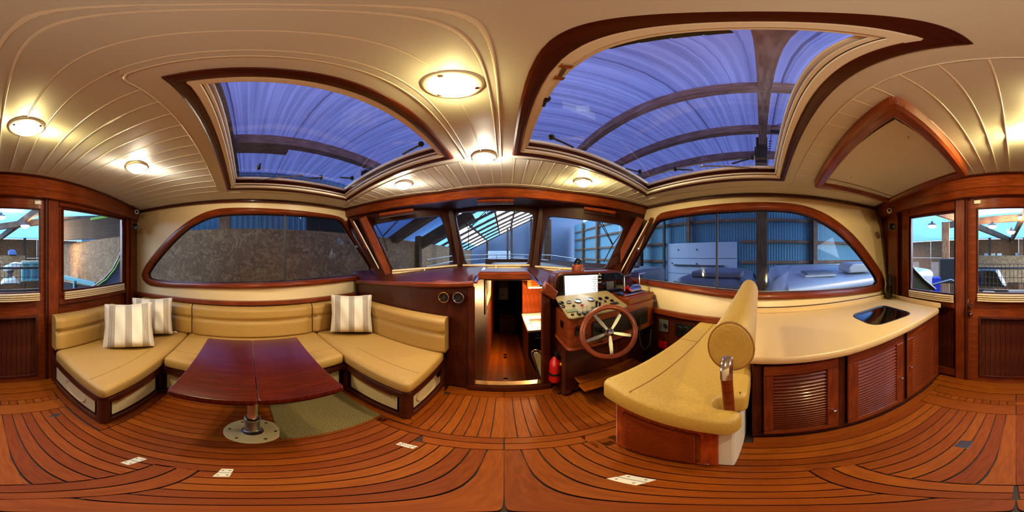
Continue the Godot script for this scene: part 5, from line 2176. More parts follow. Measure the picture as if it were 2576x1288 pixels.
# ---------------------------------------------------------------- helm
func build_helm() -> void:
	turn = 0.0
	var t := thing("helm_console", "mahogany helm console with a beige switch panel", "console", V(0.8, 0, 1.15))
	var g := geo()
	box(g, 0.43, 1.33, 0.02, 0.66, 1.14, 1.315, 0.02)
	part(t, "lower_body", g, M.mahogany_dark)
	g = geo()
	slab(g, rounded([Vector2(0.42, 1.0), Vector2(1.33, 1.0), Vector2(1.33, 1.315), Vector2(0.42, 1.315)], 0.05, 4), V(0, 0.70, 0), Vector3.RIGHT, V(0, 0, 1), V(0, 0.255, 0), 0.008, 0.06)
	part(t, "upper_body", g, M.mahogany)
	g = geo()
	slab(g, rounded([Vector2(0.408, 0.985), Vector2(1.34, 0.985), Vector2(1.34, 1.315), Vector2(0.408, 1.315)], 0.06, 4), V(0, 0.668, 0), Vector3.RIGHT, V(0, 0, 1), V(0, 0.04, 0), 0.018, 0.06)
	part(t, "bullnose", g, M.mahogany)
	g = geo()
	box(g, 0.425, 0.50, 0.0, 0.07, 1.12, 1.315, 0.015)
	part(t, "foot", g, M.mahogany_dark)
	# sloping switch panel
	var y_at := func(z: float) -> float: return 0.966 + (z - 1.0) * 0.30
	g = geo()
	slab(g, rounded([Vector2(0.415, -0.01), Vector2(0.95, -0.01), Vector2(0.95, 0.315), Vector2(0.415, 0.315)], 0.04, 5), V(0, 0.952, 1.0), Vector3.RIGHT, V(0, 0.30, 1).normalized(), V(0, 1, -0.30).normalized() * 0.018, 0.008, 0.05)
	var panel := part(t, "switch_panel", g, M.console_beige)
	var up := V(0, 1, -0.30).normalized()
	var at := func(px: float, py: float) -> Vector3: return on_plane(px, py, V(0, 0.972, 1.0), up)
	for s in [[1412, 763, 0.022], [1417, 772, 0.015], [1431, 761, 0.020], [1454, 758, 0.030], [1487, 754, 0.030], [1510, 752, 0.020], [1526, 750, 0.020], [1539, 757, 0.018]]:
		g = geo()
		lathe(g, at.call(s[0], s[1]), up, [Vector2(s[2], 0.0), Vector2(s[2], 0.006), Vector2(s[2], 0.006), Vector2(s[2] * 0.86, 0.008), Vector2(s[2] * 0.82, 0.004), Vector2(0.0, 0.004)], 18)
		part(panel, "meter", g, M.black_gloss)
	for s in [[1443, 770, "black"], [1464, 768, "red"], [1522, 759, "black"], [1440, 792, "black"]]:
		g = geo()
		lathe(g, at.call(s[0], s[1]), up, [Vector2(0.011, 0.0), Vector2(0.011, 0.010), Vector2(0.008, 0.014), Vector2(0, 0.014)], 12)
		part(panel, "push_button", g, M[s[2]])
	for s in [[1456, 790], [1469, 789], [1480, 787], [1491, 785]]:
		g = geo()
		var p: Vector3 = at.call(s[0], s[1])
		block(g, p + up * 0.006, V(0.026, 0.016, 0.034), Basis(Vector3.RIGHT, up, Vector3.RIGHT.cross(up)), 0.004)
		part(panel, "rocker_switch", g, M.black)
	for s in [[1466, 777], [1475, 776], [1516, 769], [1524, 767]]:
		g = geo()
		var p: Vector3 = at.call(s[0], s[1])
		tube(g, [p, p + up * 0.022 + V(0.004, 0, -0.004)], 0.003, 6)
		part(panel, "toggle", g, M.chrome)
	g = geo()
	var lc: Vector3 = at.call(1439, 782)
	block(g, lc + up * 0.002, V(0.085, 0.006, 0.035), Basis(Vector3.RIGHT, up, Vector3.RIGHT.cross(up)), 0.002)
	part(panel, "small_display", g, M.green_dim)
	g = geo()
	lc = at.call(1545, 764)
	block(g, lc + up * 0.002, V(0.085, 0.008, 0.030), Basis(Vector3.RIGHT, up, Vector3.RIGHT.cross(up)), 0.002)
	part(panel, "fuse_slot", g, M.black)
	# gear levers
	var lv := thing("gear_lever_pair", "pair of black gear levers on the switch panel behind the wheel", "lever", at.call(1505, 778))
	g = geo()
	block(g, at.call(1504, 777) + up * 0.006, V(0.09, 0.012, 0.06), Basis(Vector3.RIGHT, up, Vector3.RIGHT.cross(up)), 0.004)
	part(lv, "plate", g, M.iron)
	for s in [[1500, 777, 1501, 757], [1508, 781, 1509, 760]]:
		g = geo()
		var a: Vector3 = at.call(s[0], s[1])
		var b := out_to(s[2], s[3], Vector2(a.x, a.z).length())
		tube(g, [a, a.lerp(b, 0.35)], 0.010, 8, 0.006)
		tube(g, [a.lerp(b, 0.35), b], 0.007, 8, 0.012)
		part(lv, "lever", g, M.black)
	# dark fittings on the console's front
	for s in [[1460, 832, 0.075, 0.075], [1413, 815, 0.04, 0.06]]:
		g = geo()
		var p := on_z(s[0], s[1], 0.995) if s[0] > 1420 else on_x(s[0], s[1], 0.415)
		block(g, p, V(s[2], s[3], 0.012) if s[0] > 1420 else V(0.012, s[3], s[2]), Basis.IDENTITY, 0.004)
		part(t, "instrument", g, M.black_gloss)
	g = geo()
	box(g, 0.60, 1.20, 0.73, 0.90, 0.985, 1.002, 0.006)
	part(t, "front_recess", g, M.black)
	# chart plotter pod
	var pod := thing("instrument_pod", "dark rounded instrument pod with a glowing chart screen", "display", V(0.8, 1.0, 1.4))
	g = geo()
	var prof := rounded([Vector2(0.40, 0.99), Vector2(1.20, 0.985), Vector2(1.19, 1.245), Vector2(0.42, 1.262)], 0.09, 6)
	slab(g, prof, V(0, 0, 1.315), Vector3.RIGHT, V(0, 1, 0), V(0, 0, 0.20), 0.02, 0.05)
	part(pod, "hood", g, M.mahogany_dark)
	g = geo()
	prof = rounded([Vector2(0.435, 1.005), Vector2(1.175, 1.0), Vector2(1.165, 1.225), Vector2(0.45, 1.243)], 0.075, 6)
	slab(g, prof, V(0, 0, 1.314), Vector3.RIGHT, V(0, 1, 0), V(0, 0, -0.010), 0.004, 0.05)
	part(pod, "fascia", g, M.black_gloss)
	var s0 := on_z(1420, 694, 1.302)
	var s1 := on_z(1503, 691, 1.302)
	var s2 := on_z(1503, 741, 1.302)
	var s3 := on_z(1422, 748, 1.302)
	g = geo()
	plate(g, [s0, s1, s2, s3], V(0, 0, -0.003), 0.001)
	part(pod, "screen", g, M.screen_glow)
	g = geo()
	for k in 8:
		var p := on_z(1495.5, 697 + k * 5.6, 1.298)
		var w := 0.014 + 0.006 * ((k * 5) % 3)
		bar(g, p - V(w, 0, 0), p + V(w, 0, 0), 0.0045, 0.001, V(0, 0, -1), 0.0)
		bar(g, p + V(w, 0.008, 0), p + V(w, -0.012, 0), 0.0035, 0.001, V(0, 0, -1), 0.0)
	part(pod, "screen_marks", g, M.black)
	g = geo()
	for s in [[1508, 689], [1506, 693], [1511, 692.5], [1506.5, 700.5], [1511, 700.5], [1506.5, 710], [1511, 709.5]]:
		lathe(g, on_z(s[0], s[1], 1.304), V(0, 0, -1), [Vector2(0.007, 0), Vector2(0.006, 0.003), Vector2(0, 0.003)], 8)
	part(pod, "key", g, M.white)
	g = geo()
	plate(g, [on_z(1525, 708, 1.303), on_z(1544, 707, 1.303), on_z(1544, 726, 1.303), on_z(1526, 728, 1.303)], V(0, 0, -0.003), 0.001)
	part(pod, "small_screen", g, M.grey_plastic)
	g = geo()
	var q := on_z(1548, 712, 1.303)
	for k in 3:
		lathe(g, q + V(0.0, -0.02 * k + 0.02, 0), V(0, 0, -1), [Vector2(0.005, 0), Vector2(0.004, 0.003), Vector2(0, 0.003)], 8)
	part(pod, "key", g, M.grey_plastic)
	var sl := AreaLight3D.new()
	sl.name = "screen_source"
	sl.area_size = Vector2(0.22, 0.16)
	sl.light_color = Color(0.85, 0.95, 1.0)
	sl.light_energy = 0.03
	sl.shadow_enabled = true
	add_child(sl)
	var sc := lay((s0 + s2) * 0.5 + V(0, 0, -0.02))
	sl.position = sc
	sl.look_at_from_position(sc, sc + V(-0.2, 0, 1), Vector3.UP)
	# steering compass
	var cp := thing("compass", "steering compass with a black dome on the instrument pod", "compass", V(0.69, 1.26, 1.42))
	g = geo()
	lathe(g, V(0.69, 1.25, 1.42), Vector3.UP, [Vector2(0.060, 0.0), Vector2(0.058, 0.05), Vector2(0.050, 0.068), Vector2(0.03, 0.07)], 22)
	part(cp, "binnacle", g, M.mahogany)
	g = geo()
	lathe(g, V(0.69, 1.315, 1.42), Vector3.UP, [Vector2(0.044, 0.0), Vector2(0.043, 0.02), Vector2(0.034, 0.045), Vector2(0.018, 0.060), Vector2(0, 0.064)], 22)
	part(cp, "dome", g, M.black_gloss)
	# engine control on its box
	var bx := thing("control_box", "mahogany box carrying the engine control beside the chart screen", "box", V(1.15, 0.95, 1.15))
	g = geo()
	box(g, 0.985, 1.36, 0.93, 1.02, 1.03, 1.315, 0.010)
	part(bx, "body", g, M.mahogany)
	g = geo()
	box(g, 0.96, 1.37, 0.905, 0.945, 1.0, 1.315, 0.012)
	part(bx, "plinth", g, M.mahogany_dark)
	var ec := thing("engine_control", "chrome twin-lever engine control with a red quadrant", "throttle", V(1.12, 1.02, 1.15))
	g = geo()
	box(g, 0.985, 1.28, 1.02, 1.042, 1.08, 1.24, 0.008)
	part(ec, "base", g, M.chrome)
	g = geo()
	var ring := []
	for k in 9:
		var a := PI * k / 8.0
		ring.append(Vector2(cos(a) * 0.062, 0.005 + sin(a) * 0.062))
	slab(g, PackedVector2Array(ring), V(1.09, 1.042, 1.155), V(0, 0, 1), V(0, 1, 0), V(0.15, 0, 0), 0.008, 0.04)
	part(ec, "drum", g, M.chrome)
	g = geo()
	ring = []
	for k in 9:
		var a := PI * (0.12 + 0.76 * k / 8.0)
		ring.append(Vector2(cos(a) * 0.058, 0.003 + sin(a) * 0.058))
	for k in 9:
		var a := PI * (0.88 - 0.76 * k / 8.0)
		ring.append(Vector2(cos(a) * 0.036, 0.003 + sin(a) * 0.036))
	slab(g, PackedVector2Array(ring), V(1.083, 1.042, 1.155), V(0, 0, 1), V(0, 1, 0), V(0.008, 0, 0), 0.001, 0.04)
	part(ec, "quadrant", g, M.red)
	for s in [[1.05, 0.0], [1.262, 0.01]]:
		g = geo()
		tube(g, [V(s[0], 1.06, 1.15), V(s[0], 1.13, 1.155), V(s[0] + 0.006, 1.205, 1.165)], 0.007, 8)
		var arm := part(ec, "lever", g, M.chrome)
		g = geo()
		tube(g, [V(s[0] - 0.012, 1.205, 1.165), V(s[0] + 0.10, 1.215, 1.165)], 0.012, 10)
		part(arm, "grip", g, M.black if s[0] < 1.1 else M.chrome)
	# wheel
	var c := out_to(1535, 836, 1.075)
	var n := V(-0.30, 0.34, -1).normalized()
	var wu := Vector3.UP.cross(n).normalized()
	var wv := n.cross(wu)
	var w := thing("steering_wheel", "mahogany-rimmed steering wheel with five steel spokes", "wheel", c)
	g = geo()
	var R := 0.187
	var rows := []
	for j in 49:
		var a := TAU * j / 48.0
		var rad := wu * cos(a) + wv * sin(a)
		var rr := PackedVector3Array()
		for k in 13:
			var b := TAU * k / 12.0
			rr.append(c + rad * (R + cos(b) * 0.0185) + n * (sin(b) * 0.0165))
		rows.append(rr)
	grid(g, rows, true)
	for k in g.t.size():
		g.t[k] = Vector2(g.t[k].y, g.t[k].x)
	part(w, "rim", g, M.mahogany_beam)
	for k in 5:
		var a := deg_to_rad(52.0 + 72.0 * k)
		var rad := wu * cos(a) + wv * sin(a)
		if pix(c + wu).x < pix(c).x:
			rad = wu * -cos(a) + wv * sin(a)
		var across := n.cross(rad)
		g = geo()
		plate(g, [c + rad * 0.02 + across * 0.009 - n * 0.012, c + rad * 0.09 + across * 0.014 - n * 0.006, c + rad * 0.178 + across * 0.011, c + rad * 0.178 - across * 0.011, c + rad * 0.09 - across * 0.014 - n * 0.006, c + rad * 0.02 - across * 0.009 - n * 0.012], n * 0.006, 0.002, 0.04)
		part(w, "spoke", g, M.steel)
	g = geo()
	lathe(g, c - n * 0.03, n, [Vector2(0.032, 0.0), Vector2(0.032, 0.02), Vector2(0.026, 0.030), Vector2(0.016, 0.036), Vector2(0.014, 0.044), Vector2(0, 0.048)], 20)
	part(w, "hub", g, M.chrome)
	g = geo()
	tube(g, [c - n * 0.02, c - n * 0.16], 0.022, 12)
	part(w, "shaft", g, M.steel)
	# extinguisher
	var ex := thing("fire_extinguisher", "red fire extinguisher strapped beside the companionway", "extinguisher", V(0.405, 0.17, 1.25))
	g = geo()
	lathe(g, V(0.395, 0.165, 1.225), V(0.02, 1, 0.0), [Vector2(0.0, 0.0), Vector2(0.044, 0.0), Vector2(0.05, 0.02), Vector2(0.05, 0.22), Vector2(0.046, 0.26), Vector2(0.030, 0.30), Vector2(0.018, 0.32), Vector2(0.018, 0.33)], 22)
	part(ex, "bottle", g, M.red)
	g = geo()
	block(g, V(0.41, 0.515, 1.215), V(0.035, 0.05, 0.05), Basis.IDENTITY, 0.006)
	tube(g, [V(0.425, 0.53, 1.20), V(0.445, 0.49, 1.185), V(0.452, 0.40, 1.18)], 0.010, 8)
	part(ex, "valve", g, M.black)
	g = geo()
	lathe(g, V(0.396, 0.27, 1.225), V(0.02, 1, 0.0), [Vector2(0.051, 0.0), Vector2(0.052, 0.001), Vector2(0.052, 0.029), Vector2(0.051, 0.03)], 22)
	part(ex, "strap", g, M.black)
	g = geo()
	block(g, V(0.432, 0.425, 1.17), V(0.028, 0.035, 0.004), Basis(Vector3.UP, 0.4), 0.001)
	part(ex, "label", g, M.yellow)
	# footrest
	var fr := thing("footrest", "folding footrest of two teak slats below the wheel", "footrest", V(0.8, 0, 1.03))
	for z in [[1.035, 1.13], [0.925, 1.022]]:
		g = geo()
		box(g, 0.52 if z[0] > 1.03 else 0.50, 1.12, 0.235, 0.258, z[0], z[1], 0.005)
		part(fr, "slat", g, M.teak_3)
	for x in [0.62, 1.02]:
		g = geo()
		plate(g, [V(x, 0.02, 1.14), V(x, 0.235, 1.14), V(x, 0.235, 0.95)], V(0.02, 0, 0), 0.003)
		part(fr, "bracket", g, M.mahogany_dark)
	# sockets in the side panel
	turn = PI / 2
	var n2 := V(-1, 0, 0)
	var so := thing("socket_plate", "grey socket plate on the side panel beside the console", "socket", on_x(1669, 818, 1.31))
	g = geo()
	plate(g, [on_x(1658, 801, 1.314), on_x(1682, 806, 1.314), on_x(1682, 836, 1.314), on_x(1658, 832, 1.314)], n2 * 0.006, 0.002)
	part(so, "plate", g, M.grey_plastic)
	g = geo()
	lathe(g, on_x(1674, 819, 1.31), n2, [Vector2(0.024, 0.0), Vector2(0.022, 0.008), Vector2(0.014, 0.004), Vector2(0, 0.002)], 16)
	part(so, "jack", g, M.black)
	g = geo()
	for k in 3:
		lathe(g, on_x(1663, 813 + 4 * k, 1.308), n2, [Vector2(0.005, 0), Vector2(0.003, 0.006), Vector2(0, 0.006)], 8)
	part(so, "pilot_lamp", g, M.steel)
	so = thing("selector_switch", "black double battery selector beside the helm seat cushion", "switch", on_x(1720, 828, 1.31))
	g = geo()
	plate(g, [on_x(1699, 812, 1.314), on_x(1748, 820, 1.314), on_x(1748, 848, 1.314), on_x(1699, 843, 1.314)], n2 * 0.008, 0.002)
	part(so, "plate", g, M.black)
	for px in [1709, 1725]:
		g = geo()
		var p := on_x(px, 826 + (px - 1709) * 0.12, 1.304)
		lathe(g, p, n2, [Vector2(0.026, 0.0), Vector2(0.026, 0.004), Vector2(0.022, 0.004)], 16)
		bar(g, p + V(-0.006, 0.016, 0.014), p + V(-0.006, -0.016, -0.014), 0.005, 0.006, n2, 0.001)
		part(so, "dial", g, M.steel)
	g = geo()
	var rd := on_x(1667, 867, 1.31)
	block(g, rd, V(0.03, 0.10, 0.10), Basis.IDENTITY, 0.012)
	solo("battery_key", "red battery cut-off key low on the side panel", "switch", g, M.red)
	g = geo()
	var ca := []
	for s in [[1612, 800], [1608, 840], [1611, 868], [1622, 880], [1634, 868], [1638, 830]]:
		ca.append(out_to(s[0], s[1], 1.45))
	tube(g, ca, 0.006, 6)
	solo("coiled_cable", "dark handset cable hanging beside the console", "cable", g, M.rubber)

# ---------------------------------------------------------------- helm seat
func louvres(parent: Node3D, o: Vector3, u: Vector3, v: Vector3, n: Vector3, l: float, h: float, count: int, m: Material) -> void:
	for k in count:
		var g := geo()
		var y := h * (k + 0.5) / count
		bar(g, o + v * y, o + u * l + v * y, h / count * 0.86, 0.005, (n + v * 0.6).normalized(), 0.0015)
		part(parent, "louvre", g, m)

func build_helm_seat() -> void:
	turn = PI / 2
	var t := thing("helm_bench", "helm bench base with a louvred mahogany end panel", "bench", V(0.8, 0, 0.27))
	var g := geo()
	box(g, 0.405, 1.30, 0.0, 0.655, 0.065, 0.497, 0.006)
	part(t, "carcase", g, M.white)
	g = geo()
	box(g, 0.388, 0.408, 0.012, 0.655, 0.105, 0.472, 0.004)
	var door := part(t, "end_panel", g, M.mahogany_slat_lit)
	g = geo()
	var r := [V(0.386, 0.10, 0.155), V(0.386, 0.10, 0.425), V(0.386, 0.585, 0.425), V(0.386, 0.585, 0.155)]
	for k in 4:
		bar(g, r[k], r[(k + 1) % 4], 0.012, 0.010, V(-1, 0, 0), 0.003)
	part(door, "louvre_frame", g, M.mahogany)
	g = geo()
	box(g, 0.3855, 0.3885, 0.105, 0.58, 0.16, 0.42, 0.0005)
	part(door, "back_board", g, M.mahogany_dark)
	louvres(door, V(0.381, 0.105, 0.16), V(0, 0, 1), V(0, 1, 0), V(-1, 0, 0), 0.26, 0.475, 22, M.mahogany_slat_lit)
	g = geo()
	lathe(g, V(0.386, 0.13, 0.128), V(-1, 0, 0), [Vector2(0.007, 0.0), Vector2(0.006, 0.012), Vector2(0.011, 0.018), Vector2(0.009, 0.026), Vector2(0, 0.028)], 14)
	part(door, "knob", g, M.chrome)
	var poly := rounded([Vector2(0.355, 0.06), Vector2(0.355, 0.525), Vector2(1.31, 0.51), Vector2(1.31, 0.04), Vector2(0.505, 0.04), Vector2(0.505, 0.135), Vector2(0.43, 0.135), Vector2(0.43, 0.04)], 0.034, 5)
	cushion("helm_seat_cushion", "ochre leather helm seat cushion notched for the backrest post", poly, 0.66, 0.15, 0.028, "", [[0.372, 0.385, 1.29, 0.375], [0.94, 0.375, 0.94, 0.495]], M.leather_helm)
	# bolster backrest
	var b := thing("helm_bolster", "round ochre bolster backrest on a bent steel and wood post", "bolster", V(0.46, 0.66, 0.08))
	g = geo()
	var rows := []
	var axis := [V(0.405, 1.135, 0.075), V(1.12, 1.15, 0.075)]
	var steps := [[0.0, 0.0], [0.0, 0.72], [0.002, 0.9], [0.012, 1.0], [0.10, 1.0], [0.25, 1.0], [0.4, 1.0], [0.55, 1.0], [0.7, 1.0], [0.85, 1.0], [0.985, 1.0], [1.0, 0.9], [1.0, 0.0]]
	for s in steps:
		var c: Vector3 = axis[0].lerp(axis[1], s[0])
		var ring := PackedVector3Array()
		for k in 29:
			var a := TAU * k / 28.0
			ring.append(c + V(0, sin(a) * 0.088 * s[1], cos(a) * 0.062 * s[1]))
		rows.append(ring)
	for k in rows.size() - 1:
		if k in [0, 1]:
			grid(g, [rows[k], rows[k + 1]], true)
	grid(g, rows.slice(2), true)
	part(b, "bolster", g, M.leather_helm)
	g = geo()
	var piping := []
	for k in 29:
		var a := TAU * k / 28.0
		piping.append(axis[0] + V(0.006, sin(a) * 0.085, cos(a) * 0.060))
	tube(g, piping, 0.003, 6)
	part(b, "seam", g, M.piping)
	g = geo()
	tube(g, [V(0.46, 1.105, 0.082), V(0.405, 1.095, 0.082), V(0.392, 1.075, 0.082), V(0.390, 1.03, 0.082)], 0.0165, 14)
	part(b, "elbow", g, M.chrome)
	g = geo()
	tube(g, [V(0.392, 1.04, 0.082), V(0.42, 0.90, 0.083), V(0.455, 0.70, 0.084), V(0.46, 0.60, 0.084)], 0.0155, 14)
	part(b, "post", g, M.mahogany_beam)

# ---------------------------------------------------------------- galley
func build_galley() -> void:
	turn = PI / 2
	var fx := 0.70
	var t := thing("galley_cabinet", "mahogany galley cabinet with three louvred doors", "cabinet", V(1.0, 0, -0.65))
	var g := geo()
	box(g, fx + 0.02, 1.34, 0.0, 0.872, -1.375, 0.035, 0.008)
	part(t, "carcase", g, M.mahogany_dark)
	g = geo()
	box(g, fx + 0.0, fx + 0.03, 0.0, 0.07, -1.37, 0.035, 0.004)
	part(t, "toe_kick", g, M.mahogany_dark)
	g = geo()
	box(g, fx, fx + 0.03, 0.845, 0.872, -1.37, 0.035, 0.004)
	box(g, fx, fx + 0.03, 0.07, 0.845, -0.405, -0.365, 0.004)
	box(g, fx, fx + 0.03, 0.07, 0.845, -0.865, -0.835, 0.004)
	box(g, fx, fx + 0.03, 0.07, 0.845, -0.01, 0.035, 0.004)
	part(t, "face_frame", g, M.mahogany_dark)
	var doors := [[-0.36, -0.015, -0.30, -0.055, -0.332, 0.36], [-0.83, -0.41, -0.765, -0.475, -0.80, 0.43], [-1.33, -0.87, -1.27, -0.935, -0.902, 0.49]]
	for d in doors:
		g = geo()
		box(g, fx - 0.016, fx + 0.004, 0.075, 0.13, d[0], d[1], 0.004)
		box(g, fx - 0.016, fx + 0.004, 0.775, 0.84, d[0], d[1], 0.004)
		box(g, fx - 0.016, fx + 0.004, 0.13, 0.775, d[0], d[2], 0.004)
		box(g, fx - 0.016, fx + 0.004, 0.13, 0.775, d[3], d[1], 0.004)
		var door := part(t, "door", g, M.mahogany)
		g = geo()
		box(g, fx + 0.006, fx + 0.012, 0.13, 0.775, d[2], d[3], 0.001)
		part(door, "back_board", g, M.mahogany_dark)
		louvres(door, V(fx - 0.004, 0.13, d[2]), V(0, 0, 1), V(0, 1, 0), V(-1, 0, 0), d[3] - d[2], 0.645, 21, M.mahogany)
		g = geo()
		lathe(g, V(fx - 0.016, d[5], d[4]), V(-1, 0, 0), [Vector2(0.006, 0.0), Vector2(0.005, 0.010), Vector2(0.010, 0.015), Vector2(0.009, 0.022), Vector2(0, 0.024)], 14)
		part(door, "knob", g, M.chrome)
	# worktop with the sink cut out of it
	var w := thing("worktop", "cream laminate worktop with a raised edge and a sink cut-out", "worktop", V(1.0, 0.872, -0.65))
	var top := 0.91
	var hole := PackedVector2Array()
	for c in [[2138, 793], [2221, 767], [2298, 788], [2200, 821]]:
		var p := on_y(c[0], c[1], top)
		hole.append(Vector2(p.x, p.z))
	var hr := rounded(Array(hole), 0.09, 6)
	var front := PackedVector2Array()
	var rect := PackedVector2Array([Vector2(0.685, 0.05), Vector2(1.355, 0.05), Vector2(1.355, -1.36), Vector2(0.70, -1.36), Vector2(0.665, -1.28), Vector2(0.655, -0.9), Vector2(0.655, -0.4)])
	g = geo()
	for y in [top, top - 0.036]:
		for q in with_holes(rect, [hr], 0.2):
			sheet(g, q, func(c: Vector2): return lay(V(c.x, y, c.y)), 0.06)
	var fr := [V(0.665, top, -1.28), V(0.655, top, -0.9), V(0.655, top, -0.4), V(0.685, top, 0.05)]
	var a := PackedVector3Array()
	for p in fine(fr):
		a.append(p)
	sweep(g, a, [Vector2(-0.004, 0.003), Vector2(-0.010, -0.006), Vector2(-0.010, -0.032), Vector2(-0.004, -0.040), Vector2(0.006, -0.038), Vector2(0.010, 0.0)], Vector3.UP)
	flat(g, V(0.685, top, 0.05), V(1.355, top, 0.05), V(1.355, top - 0.036, 0.05), V(0.685, top - 0.036, 0.05))
	part(w, "top", g, M.laminate)
	g = geo()
	bar(g, V(1.345, 0.93, -1.37), V(1.345, 0.93, 0.05), 0.02, 0.05, Vector3.UP, 0.008)
	bar(g, V(1.355, 0.93, -1.355), V(0.665, 0.93, -1.335), 0.02, 0.05, Vector3.UP, 0.008)
	part(w, "upstand", g, M.laminate)
	g = geo()
	bar(g, V(1.352, 0.958, -1.37), V(1.352, 0.958, 0.20), 0.014, 0.006, Vector3.UP, 0.001)
	part(w, "bead", g, M.mahogany_dark)
	var s := thing("sink", "black enamel sink with a glossy lid set in the worktop", "sink", V(1.0, 0.9, -1.0))
	g = geo()
	slab(g, inset(hr, -0.008), V(0, 0.893, 0), Vector3.RIGHT, V(0, 0, 1), V(0, 0.012, 0), 0.003, 0.05)
	part(s, "lid", g, M.black_gloss)
	g = geo()
	var rim := PackedVector3Array()
	for p in close_pts(hr, 0.04):
		rim.append(V(p.x, 0.905, p.y))
	sweep(g, rim, [Vector2(-0.006, 0.0), Vector2(-0.004, 0.007), Vector2(0.004, 0.007), Vector2(0.006, 0.0)], Vector3.UP, true)
	part(s, "rim", g, M.black)
	# radio handset in the corner
	var h := thing("radio_handset", "black radio handset in its charger on the worktop corner", "radio", V(1.33, 0.91, -1.28))
	g = geo()
	box(g, 1.245, 1.315, 0.912, 1.07, -1.325, -1.27, 0.012)
	part(h, "cradle", g, M.black)
	g = geo()
	box(g, 1.255, 1.30, 1.04, 1.19, -1.33, -1.28, 0.010)
	part(h, "body", g, M.rubber)
	g = geo()
	tube(g, [V(1.30, 1.17, -1.31), V(1.305, 1.30, -1.315)], 0.006, 8, 0.004)
	part(h, "antenna", g, M.black)
	g = geo()
	tube(g, [V(1.235, 0.96, -1.30), V(1.21, 0.945, -1.29), V(1.18, 0.93, -1.295), V(1.20, 0.955, -1.32)], 0.003, 6)
	part(h, "cord", g, M.black)

# ---------------------------------------------------------------- small fittings
func build_fittings() -> void:
	var plates := [
		[-1, [302, 1163.7, 349, 1149, 370.5, 1155, 322, 1170], "white floor latch plate on the sole between the settee's aft arm and the door", "white"],
		[-1, [534, 1199, 557.7, 1179, 588, 1180, 577, 1199.4], "two-tone floor latch plate on the sole aft of the table pedestal", "white_alloy"],
		[-1, [995.4, 1118, 1007, 1112, 1051.4, 1123, 1038.7, 1129.3], "white floor latch plate on the sole by the settee's fore arm", "white"],
		[-1, [121, 1049, 140, 1040, 155, 1041, 138, 1050], "dull steel floor latch plate at the foot of the aft door", "steel"],
		[1, [1525, 1204, 1578, 1194, 1652, 1207, 1600, 1221], "large pale floor ring plate on the sole before the helm bench", "white_alloy"],
		[1, [2400.5, 1123, 2416, 1107.7, 2449, 1110.7, 2435, 1129.3], "dull steel floor latch plate before the galley cabinet", "steel"],
	]
	for q in plates:
		turn = q[0] * PI / 2
		var c := P2(q[1])
		var pts := []
		var mid := Vector3.ZERO
		for p in c:
			pts.append(on_y(p.x, p.y, 0.001))
			mid += pts[-1] / 4.0
		var t := thing("floor_latch", q[2], "latch", mid)
		var g := geo()
		var h := [pts[0].lerp(pts[1], 0.5), pts[3].lerp(pts[2], 0.5)]
		plate(g, pts, V(0, 0.003, 0), 0.001, 0.03)
		part(t, "plate", g, M[q[3]])
		g = geo()
		tube(g, [h[0] + V(0, 0.0035, 0), h[1] + V(0, 0.0035, 0)], 0.0016, 6)
		part(t, "hinge_pin", g, M.iron)
		g = geo()
		for k in 4:
			lathe(g, pts[k].lerp(mid, 0.42) + V(0, 0.003, 0), Vector3.UP, [Vector2(0.0034, 0.0), Vector2(0.0028, 0.001), Vector2(0, 0.001)], 8)
		part(t, "screw", g, M.iron)
	for s in [[-1, 344, 533, 339, 570, "settee's aft corner"], [1, 2237, 530, 2244, 570, "galley's aft corner"]]:
		turn = s[0] * PI / 2
		var p := out_to(s[1], s[2], 1.98 if s[0] < 0 else 1.80)
		var n := V(-p.x, 0, -p.z).normalized()
		var t := thing("corner_camera", "small round white-rimmed camera high in the %s" % s[5], "lamp", p)  # small camera with a dark lens, gives no light
		var g := geo()
		lathe(g, p, n, [Vector2(0.022, -0.05), Vector2(0.027, 0.0), Vector2(0.027, 0.012), Vector2(0.018, 0.016), Vector2(0.016, 0.006)], 18)
		part(t, "bezel", g, M.white)
		g = geo()
		lathe(g, p, n, [Vector2(0.017, 0.007), Vector2(0.0, 0.005)], 14)
		part(t, "lens", g, M.black_gloss)
		p = out_to(s[3], s[4], 2.0 if s[0] < 0 else 1.82)
		g = geo()
		lathe(g, p, n, [Vector2(0.036, -0.02), Vector2(0.040, 0.004), Vector2(0.038, 0.010), Vector2(0.030, 0.008), Vector2(0.0, 0.004)], 20)
		solo("round_speaker", "black round speaker on the corner post in the %s" % s[5], "speaker", g, M.black)
	# windscreen wipers, outside the glass
	turn = 0.0
	for w in [[[1000, 553], [963, 594], [946, 566], [975, 631], V(-0.66, 0, 2.05), V(0.59, 0, -0.807), "port"], [[1226, 527], [1178, 576], [1163, 543], [1179, 622], V(0, 0, 2.03), V(0, 0, -1), "middle"], [[1507, 556], [1541, 616], [1564, 585], [1519, 659], V(0.46, 0, 2.03), V(-0.494, 0, -0.87), "helm-side"]]:
		var n: Vector3 = w[5].normalized()
		var t := thing("wiper", "black windscreen wiper outside the %s light" % w[6], "wiper", on_plane(w[0][0], w[0][1], w[4], n))
		for off in [0.0, 0.035]:
			var g := geo()
			tube(g, [on_plane(w[0][0], w[0][1], w[4], n) + V(off, 0, 0), on_plane(w[1][0], w[1][1], w[4], n) + V(off * 0.3, 0, 0)], 0.005, 6)
			part(t, "arm", g, M.black)
		var g := geo()
		var a := on_plane(w[2][0], w[2][1], w[4], n)
		var b := on_plane(w[3][0], w[3][1], w[4], n)
		var m := on_plane(w[1][0], w[1][1], w[4], n)
		tube(g, [a, m, b], 0.006, 6)
		part(t, "blade", g, M.rubber)

